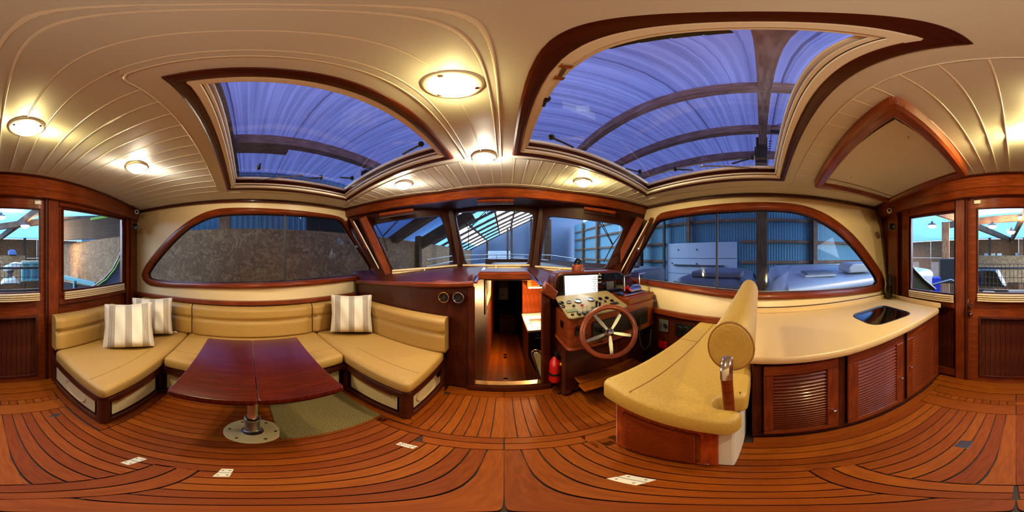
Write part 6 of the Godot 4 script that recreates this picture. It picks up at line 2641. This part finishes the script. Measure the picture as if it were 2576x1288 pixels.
# ---------------------------------------------------------------- the winter shed around the boat
func waves(g: Geo, p: Callable, a0: float, a1: float, pitch: float, s: Array) -> void:
	# corrugated sheet: p(a, b, lift) gives plan points, waves along a, straight along b
	var n := ceili((a1 - a0) / pitch * 4.0)
	var rows := []
	for b in s:
		var row := PackedVector3Array()
		for k in n + 1:
			var a := lerpf(a0, a1, float(k) / n)
			row.append(p.call(a, b, sin(k * PI / 2.0)))
		rows.append(row)
	grid(g, rows)

func timber(parent: Node3D, called: String, a: Vector3, b: Vector3, wide: float, thick: float, up: Vector3, m: Material) -> void:
	var g := geo()
	bar(g, a, b, wide, thick, up, 0.006)
	part(parent, called, g, m)

func build_shed() -> void:
	shed_roof()
	shed_starboard()
	shed_port_and_bow()
	shed_aft()

func shed_roof() -> void:
	var xs := [0.10, 0.2, 0.35, 0.5, 0.7, 0.95, 1.25, 1.6, 2.0, 2.5, 3.0, 3.6, 4.3, 5.0, 5.8, 6.6]
	for side in [-1.0, 1.0]:
		turn = side * PI / 2
		var t := thing("shed_roof", "translucent corrugated shed roof above the %s hatch" % ("settee" if side < 0 else "helm"), "roof", V(side * 3.0, 4.0, 0.8))
		t.set_meta("kind", "structure")
		for k in 8:
			var g := geo()
			var z0 := -3.2 + k * 1.0
			waves(g, func(a: float, b: float, l: float): return V(side * b, 4.0 + 0.022 * l, a), z0, z0 + 1.02, 0.17, xs)
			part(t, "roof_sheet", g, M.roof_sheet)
		if side > 0:
			for x in [1.46, 2.5, 3.45, 4.45]:
				timber(t, "purlin", V(x, 3.86, -3.0), V(x, 3.86, 4.6), 0.10, 0.20, Vector3.UP, M.timber_lit)
			timber(t, "rafter", V(0.25, 3.84, -0.04), V(6.4, 3.84, -0.04), 0.13, 0.16, Vector3.UP, M.timber_lit)
			timber(t, "rafter", V(2.9, 3.66, -0.02), V(6.4, 3.66, -0.02), 0.24, 0.10, Vector3.UP, M.timber)
			timber(t, "brace", V(2.3, 3.60, -0.9), V(2.35, 3.66, -0.15), 0.05, 0.05, Vector3.UP, M.iron)
			timber(t, "tie_rod", V(1.7, 3.80, -0.9), V(2.3, 3.72, -0.15), 0.012, 0.012, Vector3.UP, M.iron)
			timber(t, "tie_rod", V(2.35, 3.72, -0.15), V(2.9, 3.70, -0.95), 0.012, 0.012, Vector3.UP, M.iron)
			for k in 6:
				timber(t, "bolt", V(2.75 + k * 0.09, 3.74, -0.20), V(2.75 + k * 0.09, 3.74, -0.15), 0.02, 0.02, Vector3.UP, M.iron)
		else:
			timber(t, "purlin", V(-2.85, 3.84, -0.35), V(-2.85, 3.84, 4.6), 0.16, 0.26, Vector3.UP, M.timber_lit)
			timber(t, "purlin", V(-3.05, 3.80, -0.35), V(-3.05, 3.80, 0.75), 0.20, 0.20, Vector3.UP, M.timber_lit)
			timber(t, "purlin", V(-5.4, 3.84, -3.0), V(-5.4, 3.84, 4.6), 0.16, 0.2, Vector3.UP, M.timber_lit)
			timber(t, "rafter", V(-0.25, 3.78, -0.40), V(-6.4, 3.78, -0.40), 0.34, 0.2, Vector3.UP, M.timber)

func shed_starboard() -> void:
	turn = PI / 2
	var X := 6.0
	var t := thing("shed_wall", "corrugated tin shed wall seen through the galley window", "wall", V(X, -1.0, 1.0))
	t.set_meta("kind", "structure")
	for k in 10:
		var g := geo()
		var z0 := -7.0 + k * 2.0
		waves(g, func(a: float, b: float, l: float): return V(X + 0.014 * l, b, a), z0, z0 + 2.01, 0.10 if k < 7 else 0.16, [-0.6, 0.6, 1.4, 2.2, 3.2, 4.1])
		part(t, "tin_sheet", g, M.tin)
	for y in [0.35, 1.17, 1.93, 2.74, 3.4]:
		for z in [[-7.0, -2.1], [-2.0, 0.72], [3.9, 6.3], [6.4, 9.1], [9.2, 12.8]]:
			timber(t, "girt", V(X - 0.06, y, z[0]), V(X - 0.06, y, z[1]), 0.05, 0.11, Vector3.UP, M.timber)
	timber(t, "girt", V(X - 0.06, 2.74, 0.72), V(X - 0.06, 2.74, 3.9), 0.05, 0.11, Vector3.UP, M.timber)
	for z in [[-5.0, 0.16], [-2.05, 0.16], [2.75, 0.12], [6.35, 0.18], [9.15, 0.16], [11.2, 0.16]]:
		timber(t, "post", V(X - 0.13, (-0.6 if z[0] != 2.75 else 1.95), z[0]), V(X - 0.13, 4.0, z[0]), z[1], 0.14, Vector3.RIGHT, M.timber)
	timber(t, "post", V(X - 0.4, -0.6, 5.05), V(X - 0.4, 4.0, 5.05), 0.20, 0.2, Vector3.RIGHT, M.timber_dark)
	timber(t, "post", V(X - 0.2, -0.6, 3.87), V(X - 0.2, 4.0, 3.87), 0.10, 0.1, Vector3.RIGHT, M.iron)
	var d := thing("shed_door", "white sectional shed door seen through the galley window", "door", V(5.9, -0.6, 2.3))
	for k in 4:
		var g := geo()
		box(g, 5.84, 5.9, -0.55 + k * 0.62, 0.06 + k * 0.62, 0.84, 3.76, 0.012)
		part(d, "door_section", g, M.door_white)
	var g := geo()
	box(g, 5.80, 5.84, 1.0, 1.06, 1.3, 3.4, 0.01)
	part(d, "lift_bar", g, M.shed_grey)
	for p in [[1.1, 3.5], [1.1, 2.4], [0.4, 2.4], [1.65, 2.4], [1.65, 3.2]]:
		g = geo()
		lathe(g, V(5.84, p[0], p[1]), V(-1, 0, 0), [Vector2(0.03, 0), Vector2(0.02, 0.02), Vector2(0, 0.02)], 8)
		part(d, "bolt", g, M.iron)
	g = geo()
	bar(g, V(3.0, -0.6, -0.03), V(3.0, 4.0, -0.03), 0.20, 0.20, Vector3.RIGHT, 0.01)
	solo("timber_post", "thick timber shed post close outside the galley window", "post", g, M.timber_dark)
	# two caravans parked alongside
	var c := thing("caravan", "pale caravan with a roof vent and hood outside the galley window", "caravan", V(3.4, -0.6, -1.4))
	g = geo()
	var prof := rounded([Vector2(2.35, -0.5), Vector2(4.5, -0.5), Vector2(4.5, 1.16), Vector2(2.35, 1.0)], 0.18, 5)
	slab(g, prof, V(0, 0, -4.4), Vector3.RIGHT, V(0, 1, 0), V(0, 0, 4.2), 0.22, 0.25)
	part(c, "body", g, M.gelcoat)
	g = geo()
	var v0 := V(2.95, 1.06, -0.85)
	box(g, 2.75, 3.15, 1.03, 1.11, -1.35, -0.80, 0.02)
	var hood := part(c, "roof_light", g, M.gelcoat_grey)
	g = geo()
	box(g, 2.72, 3.18, 1.02, 1.06, -1.38, -0.77, 0.01)
	part(hood, "rim", g, M.white)
	g = geo()
	plate(g, [V(2.8, 1.05, -2.35), V(2.8, 1.05, -1.72), V(2.8, 1.16, -1.70), V(2.8, 1.24, -1.80), V(2.8, 1.24, -2.30)], V(0.5, 0.03, 0), 0.03, 0.1)
	part(c, "air_hood", g, M.white)
	g = geo()
	tube(g, [V(3.5, 1.12, -4.0), V(3.5, 1.2, -3.9), V(3.5, 1.2, -0.7), V(3.5, 1.12, -0.6)], 0.012, 6)
	part(c, "roof_rail", g, M.steel)
	c = thing("caravan", "dark-shaded caravan before the white shed door outside", "caravan", V(3.9, -0.6, 1.2))
	g = geo()
	prof = rounded([Vector2(2.9, -0.5), Vector2(4.9, -0.5), Vector2(4.9, 1.05), Vector2(2.9, 0.98)], 0.16, 5)
	slab(g, prof, V(0, 0, 0.12), Vector3.RIGHT, V(0, 1, 0), V(0, 0, 1.75), 0.35, 0.2)
	part(c, "body", g, M.gelcoat_grey)
	g = geo()
	box(g, 3.0, 3.5, 0.98, 1.09, 0.35, 1.35, 0.02)
	part(c, "roof_box", g, M.gelcoat_grey)
	g = geo()
	box(g, 2.86, 2.9, 0.62, 0.68, 0.2, 1.6, 0.01)
	part(c, "window_band", g, M.black)
	c = thing("workboat", "blue-grey boat roof beyond the helm corner of the galley window", "boat", V(3.9, -0.6, 4.6))
	g = geo()
	prof = rounded([Vector2(3.1, -0.5), Vector2(4.6, -0.5), Vector2(4.6, 1.02), Vector2(3.1, 1.02)], 0.08, 4)
	slab(g, prof, V(0, 0, 3.0), Vector3.RIGHT, V(0, 1, 0), V(0, 0, 2.8), 0.08, 0.25)
	part(c, "cabin", g, M.gelcoat_grey)
	g = geo()
	box(g, 3.3, 4.0, 1.02, 1.12, 3.6, 4.4, 0.05)
	part(c, "hatch", g, M.shed_grey)

func shed_port_and_bow() -> void:
	turn = -PI / 2
	var X := -2.6
	var t := thing("osb_partition", "tall chipboard partition outside the settee window", "partition", V(X, -0.6, 1.0))
	for z in [[-7.5, -5.06], [-5.05, -2.61], [-2.6, -0.161], [-0.16, 2.28], [2.281, 4.72], [4.721, 7.16], [7.161, 10.5], [10.501, 13.0]]:
		var g := geo()
		for dx in [0.0, -0.02]:
			var rows := []
			for y in [-0.6, 0.6, 1.84]:
				var row := PackedVector3Array()
				var n := 12
				for k in n + 1:
					row.append(V(X + dx, y, lerpf(z[0], z[1], float(k) / n)))
				rows.append(row)
			grid(g, rows)
		part(t, "chipboard", g, M.osb)
	var w := thing("shed_wall", "dark tin shed wall beyond the chipboard partition", "wall", V(-4.6, -0.6, 2.0))
	w.set_meta("kind", "structure")
	for k in 8:
		var g := geo()
		var z0 := -7.5 + k * 2.6
		waves(g, func(a: float, b: float, l: float): return V(-4.6 + 0.014 * l, b, a), z0, z0 + 2.61, 0.16, [-0.6, 1.2, 2.2, 3.2, 4.0])
		part(w, "tin_sheet", g, M.tin)
	timber(w, "post", V(-3.4, -0.6, -0.48), V(-3.4, 4.0, -0.48), 0.22, 0.2, Vector3.RIGHT, M.timber)
	timber(w, "post", V(-3.4, -0.6, 3.0), V(-3.4, 4.0, 3.0), 0.2, 0.2, Vector3.RIGHT, M.timber_dark)
	timber(w, "plank_wall", V(-3.2, 2.15, 1.2), V(-3.2, 2.15, 4.2), 0.05, 1.1, Vector3.UP, M.shed_dark)
	# bow end of the shed
	turn = 0.0
	var e := thing("shed_end_wall", "dark gable wall far beyond the windscreen", "wall", V(0, -0.6, 13.2))
	e.set_meta("kind", "structure")
	var g := geo()
	flat(g, V(-5.0, -1.0, 13.2), V(7.0, -1.0, 13.2), V(7.0, 6.8, 13.2), V(-5.0, 0.8, 13.2))
	part(e, "cladding", g, M.gable_blue)
	for x in [-1.35, 0.60, 2.2, 3.8]:
		timber(e, "post", V(x, -1, 13.05), V(x, 4.5, 13.05), 0.16, 0.12, V(0, 0, 1), M.timber_dark)
	var d := thing("roller_door", "wide pale roller door far ahead of the bow", "door", V(-0.4, -0.6, 13.0))
	for k in 6:
		g = geo()
		box(g, -1.27, 0.50, -0.30 + k * 0.35, 0.04 + k * 0.35, 12.78, 12.86, 0.02)
		part(d, "door_slat", g, M.door_white)
	d = thing("end_window", "bright shed window beside the roller door ahead", "window", V(1.1, 0.9, 13.0))
	g = geo()
	box(g, 0.75, 1.60, 0.75, 1.40, 12.80, 12.86, 0.02)
	part(d, "pane", g, M.skylight)
	# sloping roof ahead: rafters, tin between them, clear strips
	var r := thing("shed_roof", "sloping shed roof with clear strips ahead of the windscreen", "roof", V(0, 2.5, 9.0))
	r.set_meta("kind", "structure")
	var ry := func(x: float) -> float: return 3.30 + 0.50 * x
	var zs := [4.9, 5.9, 6.9, 7.9, 9.0, 10.1, 11.4, 12.9]
	for k in zs.size():
		timber(r, "rafter", V(-3.6, ry.call(-3.6) - 0.05, zs[k]), V(6.2, ry.call(6.2) - 0.05, zs[k]), 0.10, 0.09, Vector3.UP, M.timber_dark)
		if k < zs.size() - 1:
			var z0: float = zs[k] + 0.05
			var z1: float = zs[k + 1] - 0.05
			for s in [[-4.6, -2.2, "roof_sheet_bow"], [-2.2, -1.34, "skylight"], [-1.3, -0.4, "roof_sheet_bow"], [-0.36, 0.5, "skylight"], [0.54, 2.0, "skylight"], [2.04, 3.2, "roof_sheet_bow"], [3.24, 4.4, "skylight"], [4.4, 6.2, "roof_sheet_bow"]]:
				g = geo()
				flat(g, V(s[0], ry.call(s[0]), z0), V(s[1], ry.call(s[1]), z0), V(s[1], ry.call(s[1]), z1), V(s[0], ry.call(s[0]), z1))
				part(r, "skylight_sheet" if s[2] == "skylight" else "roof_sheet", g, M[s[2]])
	for s in [[-4.6, -3.0], [-2.95, -1.35]]:
		g = geo()
		flat(g, V(s[0], ry.call(s[0]), 2.4), V(s[1], ry.call(s[1]), 2.4), V(s[1], ry.call(s[1]), 4.85), V(s[0], ry.call(s[0]), 4.85))
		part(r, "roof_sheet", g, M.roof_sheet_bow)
	timber(r, "rafter", V(-4.4, ry.call(-4.4) - 0.16, 3.3), V(-0.9, ry.call(-0.9) - 0.16, 3.3), 0.22, 0.20, Vector3.UP, M.timber_dark)
	timber(r, "rafter", V(-4.4, ry.call(-4.4) - 0.22, 4.6), V(-0.9, ry.call(-0.9) - 0.22, 4.6), 0.22, 0.30, Vector3.UP, M.timber_dark)
	timber(r, "wall_plate", V(-3.2, 1.75, 2.3), V(-3.2, 1.75, 9.0), 0.2, 0.5, Vector3.UP, M.timber_dark)
	timber(r, "strut", V(-2.55, 0.6, 4.4), V(-2.55, ry.call(-2.55), 4.4), 0.16, 0.16, V(0, 0, 1), M.timber_dark)
	for x in [-1.32, -0.34, 0.48, 2.02, 3.2]:
		timber(r, "purlin", V(x, ry.call(x) - 0.04, 4.3), V(x, ry.call(x) - 0.04, 12.9), 0.08, 0.08, Vector3.UP, M.timber)
	timber(r, "king_post", V(-2.0, -0.6, 6.0), V(-2.0, ry.call(-2.0), 6.0), 0.14, 0.14, V(0, 0, 1), M.timber_dark)
	timber(r, "king_post", V(1.75, -0.6, 6.6), V(1.75, ry.call(1.75), 6.6), 0.22, 0.22, V(0, 0, 1), M.timber_dark)
	timber(r, "king_post", V(0.25, -0.6, 11.4), V(0.25, ry.call(0.25), 11.4), 0.12, 0.14, V(0, 0, 1), M.timber_dark)
	# foredeck and pulpit of the boat
	var f := thing("foredeck", "pale foredeck with a steel pulpit rail beyond the windscreen", "deck", V(0, 1.0, 3.0))
	g = geo()
	var deck := PackedVector2Array([Vector2(-1.75, 1.95), Vector2(-0.8, 2.08), Vector2(0.7, 2.08), Vector2(1.75, 1.95), Vector2(1.6, 3.2), Vector2(1.0, 5.2), Vector2(0.2, 6.6), Vector2(0.0, 6.7), Vector2(-0.2, 6.6), Vector2(-1.0, 5.2), Vector2(-1.6, 3.2)])
	slab(g, deck, V(0, 1.08, 0), Vector3.RIGHT, V(0, 0, 1), V(0, 0.06, 0), 0.02, 0.2)
	part(f, "deck_plate", g, M.gelcoat)
	for s in [-1.0, 1.0]:
		for y in [1.42, 1.28]:
			g = geo()
			tube(g, [V(s * 1.55, y - 0.10, 3.0), V(s * 1.25, y, 4.2), V(s * 0.8, y + 0.02, 5.5), V(s * 0.3, y + 0.05, 6.6), V(0, y + 0.05, 6.85)], 0.013, 6)
			part(f, "rail", g, M.steel)
		for q in [[1.25, 4.2], [0.8, 5.5], [0.3, 6.6]]:
			g = geo()
			tube(g, [V(s * q[0], 1.12, q[1]), V(s * q[0], 1.44, q[1])], 0.012, 6)
			part(f, "stanchion", g, M.steel)

func shed_aft() -> void:
	var Z := -8.0
	for side in [-1.0, 1.0]:
		turn = side * PI / 2
		var x0 := -7.0 if side < 0 else -2.5
		var x1 := 2.5 if side < 0 else 7.0
		var where := "behind the settee end" if side < 0 else "behind the galley end"
		var t := thing("shed_gable", "chipboard shed gable seen through the aft windows %s" % where, "wall", V((x0 + x1) / 2, -0.6, Z))
		t.set_meta("kind", "structure")
		for row in 4:
			for col in 4:
				var g := geo()
				var xa := lerpf(x0, x1, col / 4.0)
				var xb := lerpf(x0, x1, (col + 1) / 4.0) - 0.01
				var ya := -0.6 + row * 0.95
				flat(g, V(xa, ya, Z), V(xb, ya, Z), V(xb, ya + 0.935, Z), V(xa, ya + 0.935, Z))
				part(t, "chipboard", g, M.plywood)
		for x in ([-3.2, -1.6, 0.3] if side < 0 else [-0.4, 1.28, 2.7]):
			timber(t, "post", V(x, -0.6, Z + 0.15), V(x, 3.6, Z + 0.15), 0.12, 0.12, V(0, 0, 1), M.timber_dark)
		# roof falling towards the gable
		var r := thing("shed_roof", "pale shed roof on timber rafters aft, %s" % where, "roof", V((x0 + x1) / 2, 3.0, -5.0))
		r.set_meta("kind", "structure")
		var ya0 := 3.3
		var ya1 := 2.25
		for k in 6:
			var g := geo()
			var za := lerpf(-2.2, Z, k / 6.0)
			var zb := lerpf(-2.2, Z, (k + 1) / 6.0)
			flat(g, V(x0, lerpf(ya0, ya1, k / 6.0), za), V(x1, lerpf(ya0, ya1, k / 6.0), za), V(x1, lerpf(ya0, ya1, (k + 1) / 6.0), zb), V(x0, lerpf(ya0, ya1, (k + 1) / 6.0), zb))
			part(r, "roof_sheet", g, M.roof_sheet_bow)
		for b in ([[-1.9, -2.6, -0.2, -7.8], [-4.2, -4.2, 0.9, -6.4], [-0.7, -2.6, 0.9, -4.4]] if side < 0 else [[3.2, -2.8, 0.2, -7.8], [2.6, -5.5, -1.4, -4.9], [-0.6, -2.6, 0.2, -7.6]]):
			timber(r, "rafter", V(b[0], lerpf(ya0, ya1, (b[1] + 2.2) / (Z + 2.2)) - 0.16, b[1]), V(b[2], lerpf(ya0, ya1, (b[3] + 2.2) / (Z + 2.2)) - 0.16, b[3]), 0.12, 0.22, Vector3.UP, M.timber)
	# hanging lamps aft
	var n := 0
	for s in [[-1, 63, 571], [-1, 3, 549], [-1, 288, 559], [1, 2496, 572], [1, 2543, 586], [1, 2571, 550], [1, 2345, 571]]:
		turn = s[0] * PI / 2
		var p := out_to(s[1], s[2], 5.0)
		var t := thing("shed_lamp", "white hanging dome lamp in the shed, seen through the aft glass", "lamp", p, "hanging dome lamps in the shed")
		var g := geo()
		lathe(g, p, Vector3.UP, [Vector2(0.0, -0.04), Vector2(0.08, -0.03), Vector2(0.13, 0.02), Vector2(0.14, 0.05)], 14)
		part(t, "bulb", g, M.shed_lamp_glow)
		g = geo()
		lathe(g, p, Vector3.UP, [Vector2(0.15, 0.04), Vector2(0.12, 0.09), Vector2(0.04, 0.12), Vector2(0.03, 0.18)], 14)
		part(t, "shade", g, M.shed_grey)
		if n in [0, 3, 4]:
			var l := OmniLight3D.new()
			l.name = "shed_lamp_source"
			l.light_color = Color(1.0, 0.88, 0.72)
			l.light_energy = 8.0
			l.light_size = 0.2
			l.omni_range = 60
			l.omni_attenuation = 2
			l.shadow_enabled = true
			t.add_child(l, true)
			l.global_position = lay(p + V(0, -0.12, 0))
		n += 1
	# fence panels, cockpit coaming and the odds and ends beyond the aft glass
	for side in [-1.0, 1.0]:
		turn = side * PI / 2
		var t := thing("mesh_fence", "black wire mesh fence outside the aft door %s" % ("by the settee" if side < 0 else "by the galley"), "fence", V(0.2 * side, 0.2, -3.6))
		var g := geo()
		var x0 := -1.35 if side < 0 else -0.4
		var x1 := 0.4 if side < 0 else 1.0
		for y in [0.62, 1.13]:
			bar(g, V(x0, y, -3.6), V(x1, y, -3.6), 0.04, 0.05, Vector3.UP, 0.005)
		part(t, "rail", g, M.iron)
		g = geo()
		var k := 0
		while x0 + k * 0.09 < x1:
			tube(g, [V(x0 + k * 0.09, 0.62, -3.6), V(x0 + k * 0.09, 1.22, -3.6)], 0.006, 4)
			k += 1
		for y in [0.78, 0.92, 1.22]:
			tube(g, [V(x0, y, -3.6), V(x1, y, -3.6)], 0.006, 4)
		var wires := part(t, "wire_mesh", g, M.iron)
		wires.set_meta("kind", "stuff")
		g = geo()
		if side < 0:
			box(g, -0.80, 0.3, 0.55, 0.915, -2.15, -2.0, 0.02)
			solo("cockpit_coaming", "dark grey cockpit coaming outside the door by the settee", "coaming", g, M.shed_dark)
		else:
			box(g, 0.27, 0.45, 0.6, 0.93, -2.15, -2.0, 0.02)
			box(g, -0.3, 0.11, 0.6, 0.955, -2.15, -2.0, 0.02)
			solo("cockpit_coaming", "grey-green cockpit coaming outside the door by the galley", "coaming", g, M.coaming)
	turn = -PI / 2
	var t := thing("window_crate", "stack of mint-green window frames beyond the mesh fence", "frame", V(-1.5, 0.5, -4.6))
	for b in [[-2.1, -0.85, 1.2, 1.26], [-2.1, -0.85, 0.66, 0.72]]:
		var g := geo()
		box(g, b[0], b[1], b[2], b[3], -4.65, -4.6, 0.01)
		part(t, "rail", g, M.mint_frame)
	for x in [-2.08, -1.5, -1.15, -0.87]:
		var g := geo()
		box(g, x - 0.03, x + 0.03, 0.66, 1.26, -4.65, -4.6, 0.01)
		part(t, "stile", g, M.mint_frame)
	var g := geo()
	box(g, -2.05, -0.9, 0.70, 1.2, -4.68, -4.66, 0.004)
	part(t, "glazing", g, M.tin)
	t = thing("outboard_engine", "white outboard engine beyond the mesh fence", "engine", V(-0.5, 0.6, -4.2))
	g = geo()
	slab(g, rounded([Vector2(-0.78, 1.10), Vector2(-0.30, 0.98), Vector2(-0.28, 1.12), Vector2(-0.55, 1.24), Vector2(-0.80, 1.22)], 0.05, 4), V(0, 0, -4.3), Vector3.RIGHT, V(0, 1, 0), V(0, 0, 0.2), 0.04, 0.08)
	part(t, "cowl", g, M.white)
	g = geo()
	slab(g, rounded([Vector2(-0.60, 1.10), Vector2(-0.42, 1.05), Vector2(-0.28, 0.66), Vector2(-0.42, 0.66)], 0.04, 4), V(0, 0, -4.27), Vector3.RIGHT, V(0, 1, 0), V(0, 0, 0.12), 0.03, 0.08)
	part(t, "leg", g, M.shed_grey)
	g = geo()
	slab(g, rounded([Vector2(-0.75, 0.66), Vector2(-0.2, 0.66), Vector2(-0.3, 0.82), Vector2(-0.6, 0.86)], 0.06, 4), V(0, 0, -4.32), Vector3.RIGHT, V(0, 1, 0), V(0, 0, 0.25), 0.05, 0.08)
	part(t, "fairing", g, M.white)
	g = geo()
	box(g, -1.5, 1.0, 0.2, 1.42, -7.4, -7.2, 0.02)
	solo("timber_crate", "long pale timber crate against the gable behind the fence", "crate", g, M.osb)
	g = geo()
	slab(g, rounded([Vector2(-1.12, 1.42), Vector2(-0.72, 1.42), Vector2(-0.70, 1.62), Vector2(-0.85, 1.70), Vector2(-1.05, 1.66)], 0.06, 4), V(0, 0, -7.35), Vector3.RIGHT, V(0, 1, 0), V(0, 0, 0.2), 0.05, 0.1)
	solo("blue_bag", "crumpled blue bag on the timber crate", "bag", g, M.bag_blue)
	g = geo()
	bar(g, out_to(120, 584, 5.6), out_to(335, 570, 4.0), 0.05, 0.62, Vector3.UP, 0.01)
	solo("loft_boarding", "dark loft boarding above the chipboard, outside the bulkhead window", "boards", g, M.timber_dark)
	g = geo()
	bar(g, out_to(228, 552, 3.7), out_to(306, 540, 3.7), 0.04, 0.07, Vector3.UP, 0.01)
	solo("lime_batten", "lime green batten under the loft boarding", "batten", g, M.lime)
	# curved side screen outside the bulkhead window behind the settee
	t = thing("side_screen", "pale blue cockpit side screen with a lime edge outside the bulkhead window", "screen", out_to(290, 700, 2.5))
	var pl := V(-1.6, 0, -1.75)
	var nn := V(-0.68, 0, -0.73).normalized()
	g = geo()
	var q := []
	for c in [[232, 722], [262, 705], [285, 680], [300, 652], [312, 620], [312, 722]]:
		q.append(on_plane(c[0], c[1], pl, nn))
	plate(g, q, nn * 0.02, 0.002, 0.1)
	part(t, "sheet", g, M.bag_blue)
	g = geo()
	tube(g, [on_plane(226, 727, pl, nn), on_plane(262, 703, pl, nn), on_plane(284, 678, pl, nn), on_plane(299, 650, pl, nn), on_plane(311, 617, pl, nn)], 0.02, 8)
	part(t, "rim", g, M.black)
	g = geo()
	tube(g, [on_plane(240, 722, pl - nn * 0.03, nn), on_plane(268, 703, pl - nn * 0.03, nn), on_plane(289, 677, pl - nn * 0.03, nn), on_plane(304, 648, pl - nn * 0.03, nn)], 0.012, 6)
	part(t, "edge_piping", g, M.lime)
	t = thing("sliding_sash", "mint and blue glazed cabinet low beyond the bulkhead window", "cabinet", out_to(190, 720, 3.4))
	g = geo()
	var a := out_to(158, 697, 3.6)
	var b := out_to(240, 716, 3.2)
	bar(g, a, b, 0.05, 0.10, Vector3.UP, 0.01)
	part(t, "top_rail", g, M.mint_frame)
	g = geo()
	bar(g, a + V(0, -0.5, 0), b + V(0, -0.45, 0), 0.04, 0.80, Vector3.UP, 0.01)
	part(t, "glazing", g, M.shed_dark)
	g = geo()
	bar(g, out_to(188, 705, 3.4), out_to(188, 760, 3.4), 0.07, 0.05, V(0, 0, 1), 0.01)
	part(t, "stile", g, M.mint_frame)
	# things beyond the galley-end windows
	turn = PI / 2
	g = geo()
	q = []
	pl = V(1.3, 0, -1.8)
	nn = V(0.58, 0, -0.81).normalized()
	for c in [[2286, 660], [2300, 682], [2325, 708], [2352, 730], [2286, 735]]:
		q.append(on_plane(c[0], c[1], pl, nn))
	plate(g, q, nn * 0.02, 0.002, 0.08)
	t = thing("side_screen", "grey-green cockpit side screen curving outside the window by the sink", "screen", q[0])
	part(t, "sheet", g, M.coaming)
	g = geo()
	tube(g, [on_plane(2286, 656, pl, nn), on_plane(2300, 679, pl, nn), on_plane(2325, 705, pl, nn), on_plane(2353, 728, pl, nn)], 0.018, 8)
	part(t, "rim", g, M.black)
	g = geo()
	bar(g, out_to(2379, 560, 5.2), out_to(2379, 745, 5.2), 0.24, 0.2, V(0.4, 0, -1).normalized(), 0.01)
	solo("timber_post", "rough timber post standing beyond the window by the sink", "post", g, M.timber)
	for s in [[2295, 2312, 659, 682], [2342, 2362, 659, 703]]:
		g = geo()
		var p0 := out_to(s[0], s[3], 6.5)
		var p1 := out_to(s[1], s[2], 6.5)
		plate(g, [p0, V(p1.x, p0.y, p1.z), p1, V(p0.x, p1.y, p0.z)], V(0.02, 0, -0.03), 0.002, 0.3)
		solo("door_opening", "bright open shed doorway beyond the window by the sink", "window", g, M.skylight, "bright openings aft of the sink window")
	g = geo()
	bar(g, out_to(2345, 715, 4.0), out_to(2366, 715, 4.0), 0.3, 0.36, Vector3.UP, 0.01)
	solo("bottle_crate", "blue plastic crate beyond the window by the sink", "crate", g, M.crate_blue)
	g = geo()
	bar(g, out_to(2366, 681, 4.2), out_to(2404, 681, 4.2), 0.3, 0.62, Vector3.UP, 0.02)
	solo("black_box", "black case standing behind the blue crate outside", "case", g, M.shed_dark)
	g = geo()
	tube(g, [out_to(2338, 718, 3.0), out_to(2392, 704, 3.0), out_to(2402, 708, 3.0)], 0.02, 8)
	solo("cockpit_rail", "bent steel cockpit rail outside the window by the sink", "rail", g, M.steel)
	g = geo()
	slab(g, rounded([Vector2(0.2, 0.6), Vector2(1.2, 0.6), Vector2(1.15, 0.98), Vector2(0.9, 1.12), Vector2(0.45, 1.10)], 0.1, 4), V(0, 0, -4.6), Vector3.RIGHT, V(0, 1, 0), V(0, 0, 0.6), 0.08, 0.1)
	solo("covered_dinghy", "dinghy under a shiny black tarpaulin behind the mesh fence", "boat", g, M.black_gloss)
	for s in [[2476, 2504, 637, 649], [2508, 2520, 637, 647], [2554, 2566, 636, 656]]:
		g = geo()
		var p0 := on_z(s[0], s[3], Z + 0.1)
		var p1 := on_z(s[1], s[2], Z + 0.1)
		box(g, p0.x, p1.x, p0.y, p1.y, Z + 0.06, Z + 0.1, 0.01)
		solo("wall_board", "small white board hung on the gable behind the galley end", "board", g, M.white, "white boards on the gable")
	g = geo()
	box(g, -0.6, 2.2, 0.2, 1.42, -7.4, -7.2, 0.02)
	solo("timber_crate", "pale timber crate under the white boards on the gable", "crate", g, M.osb)
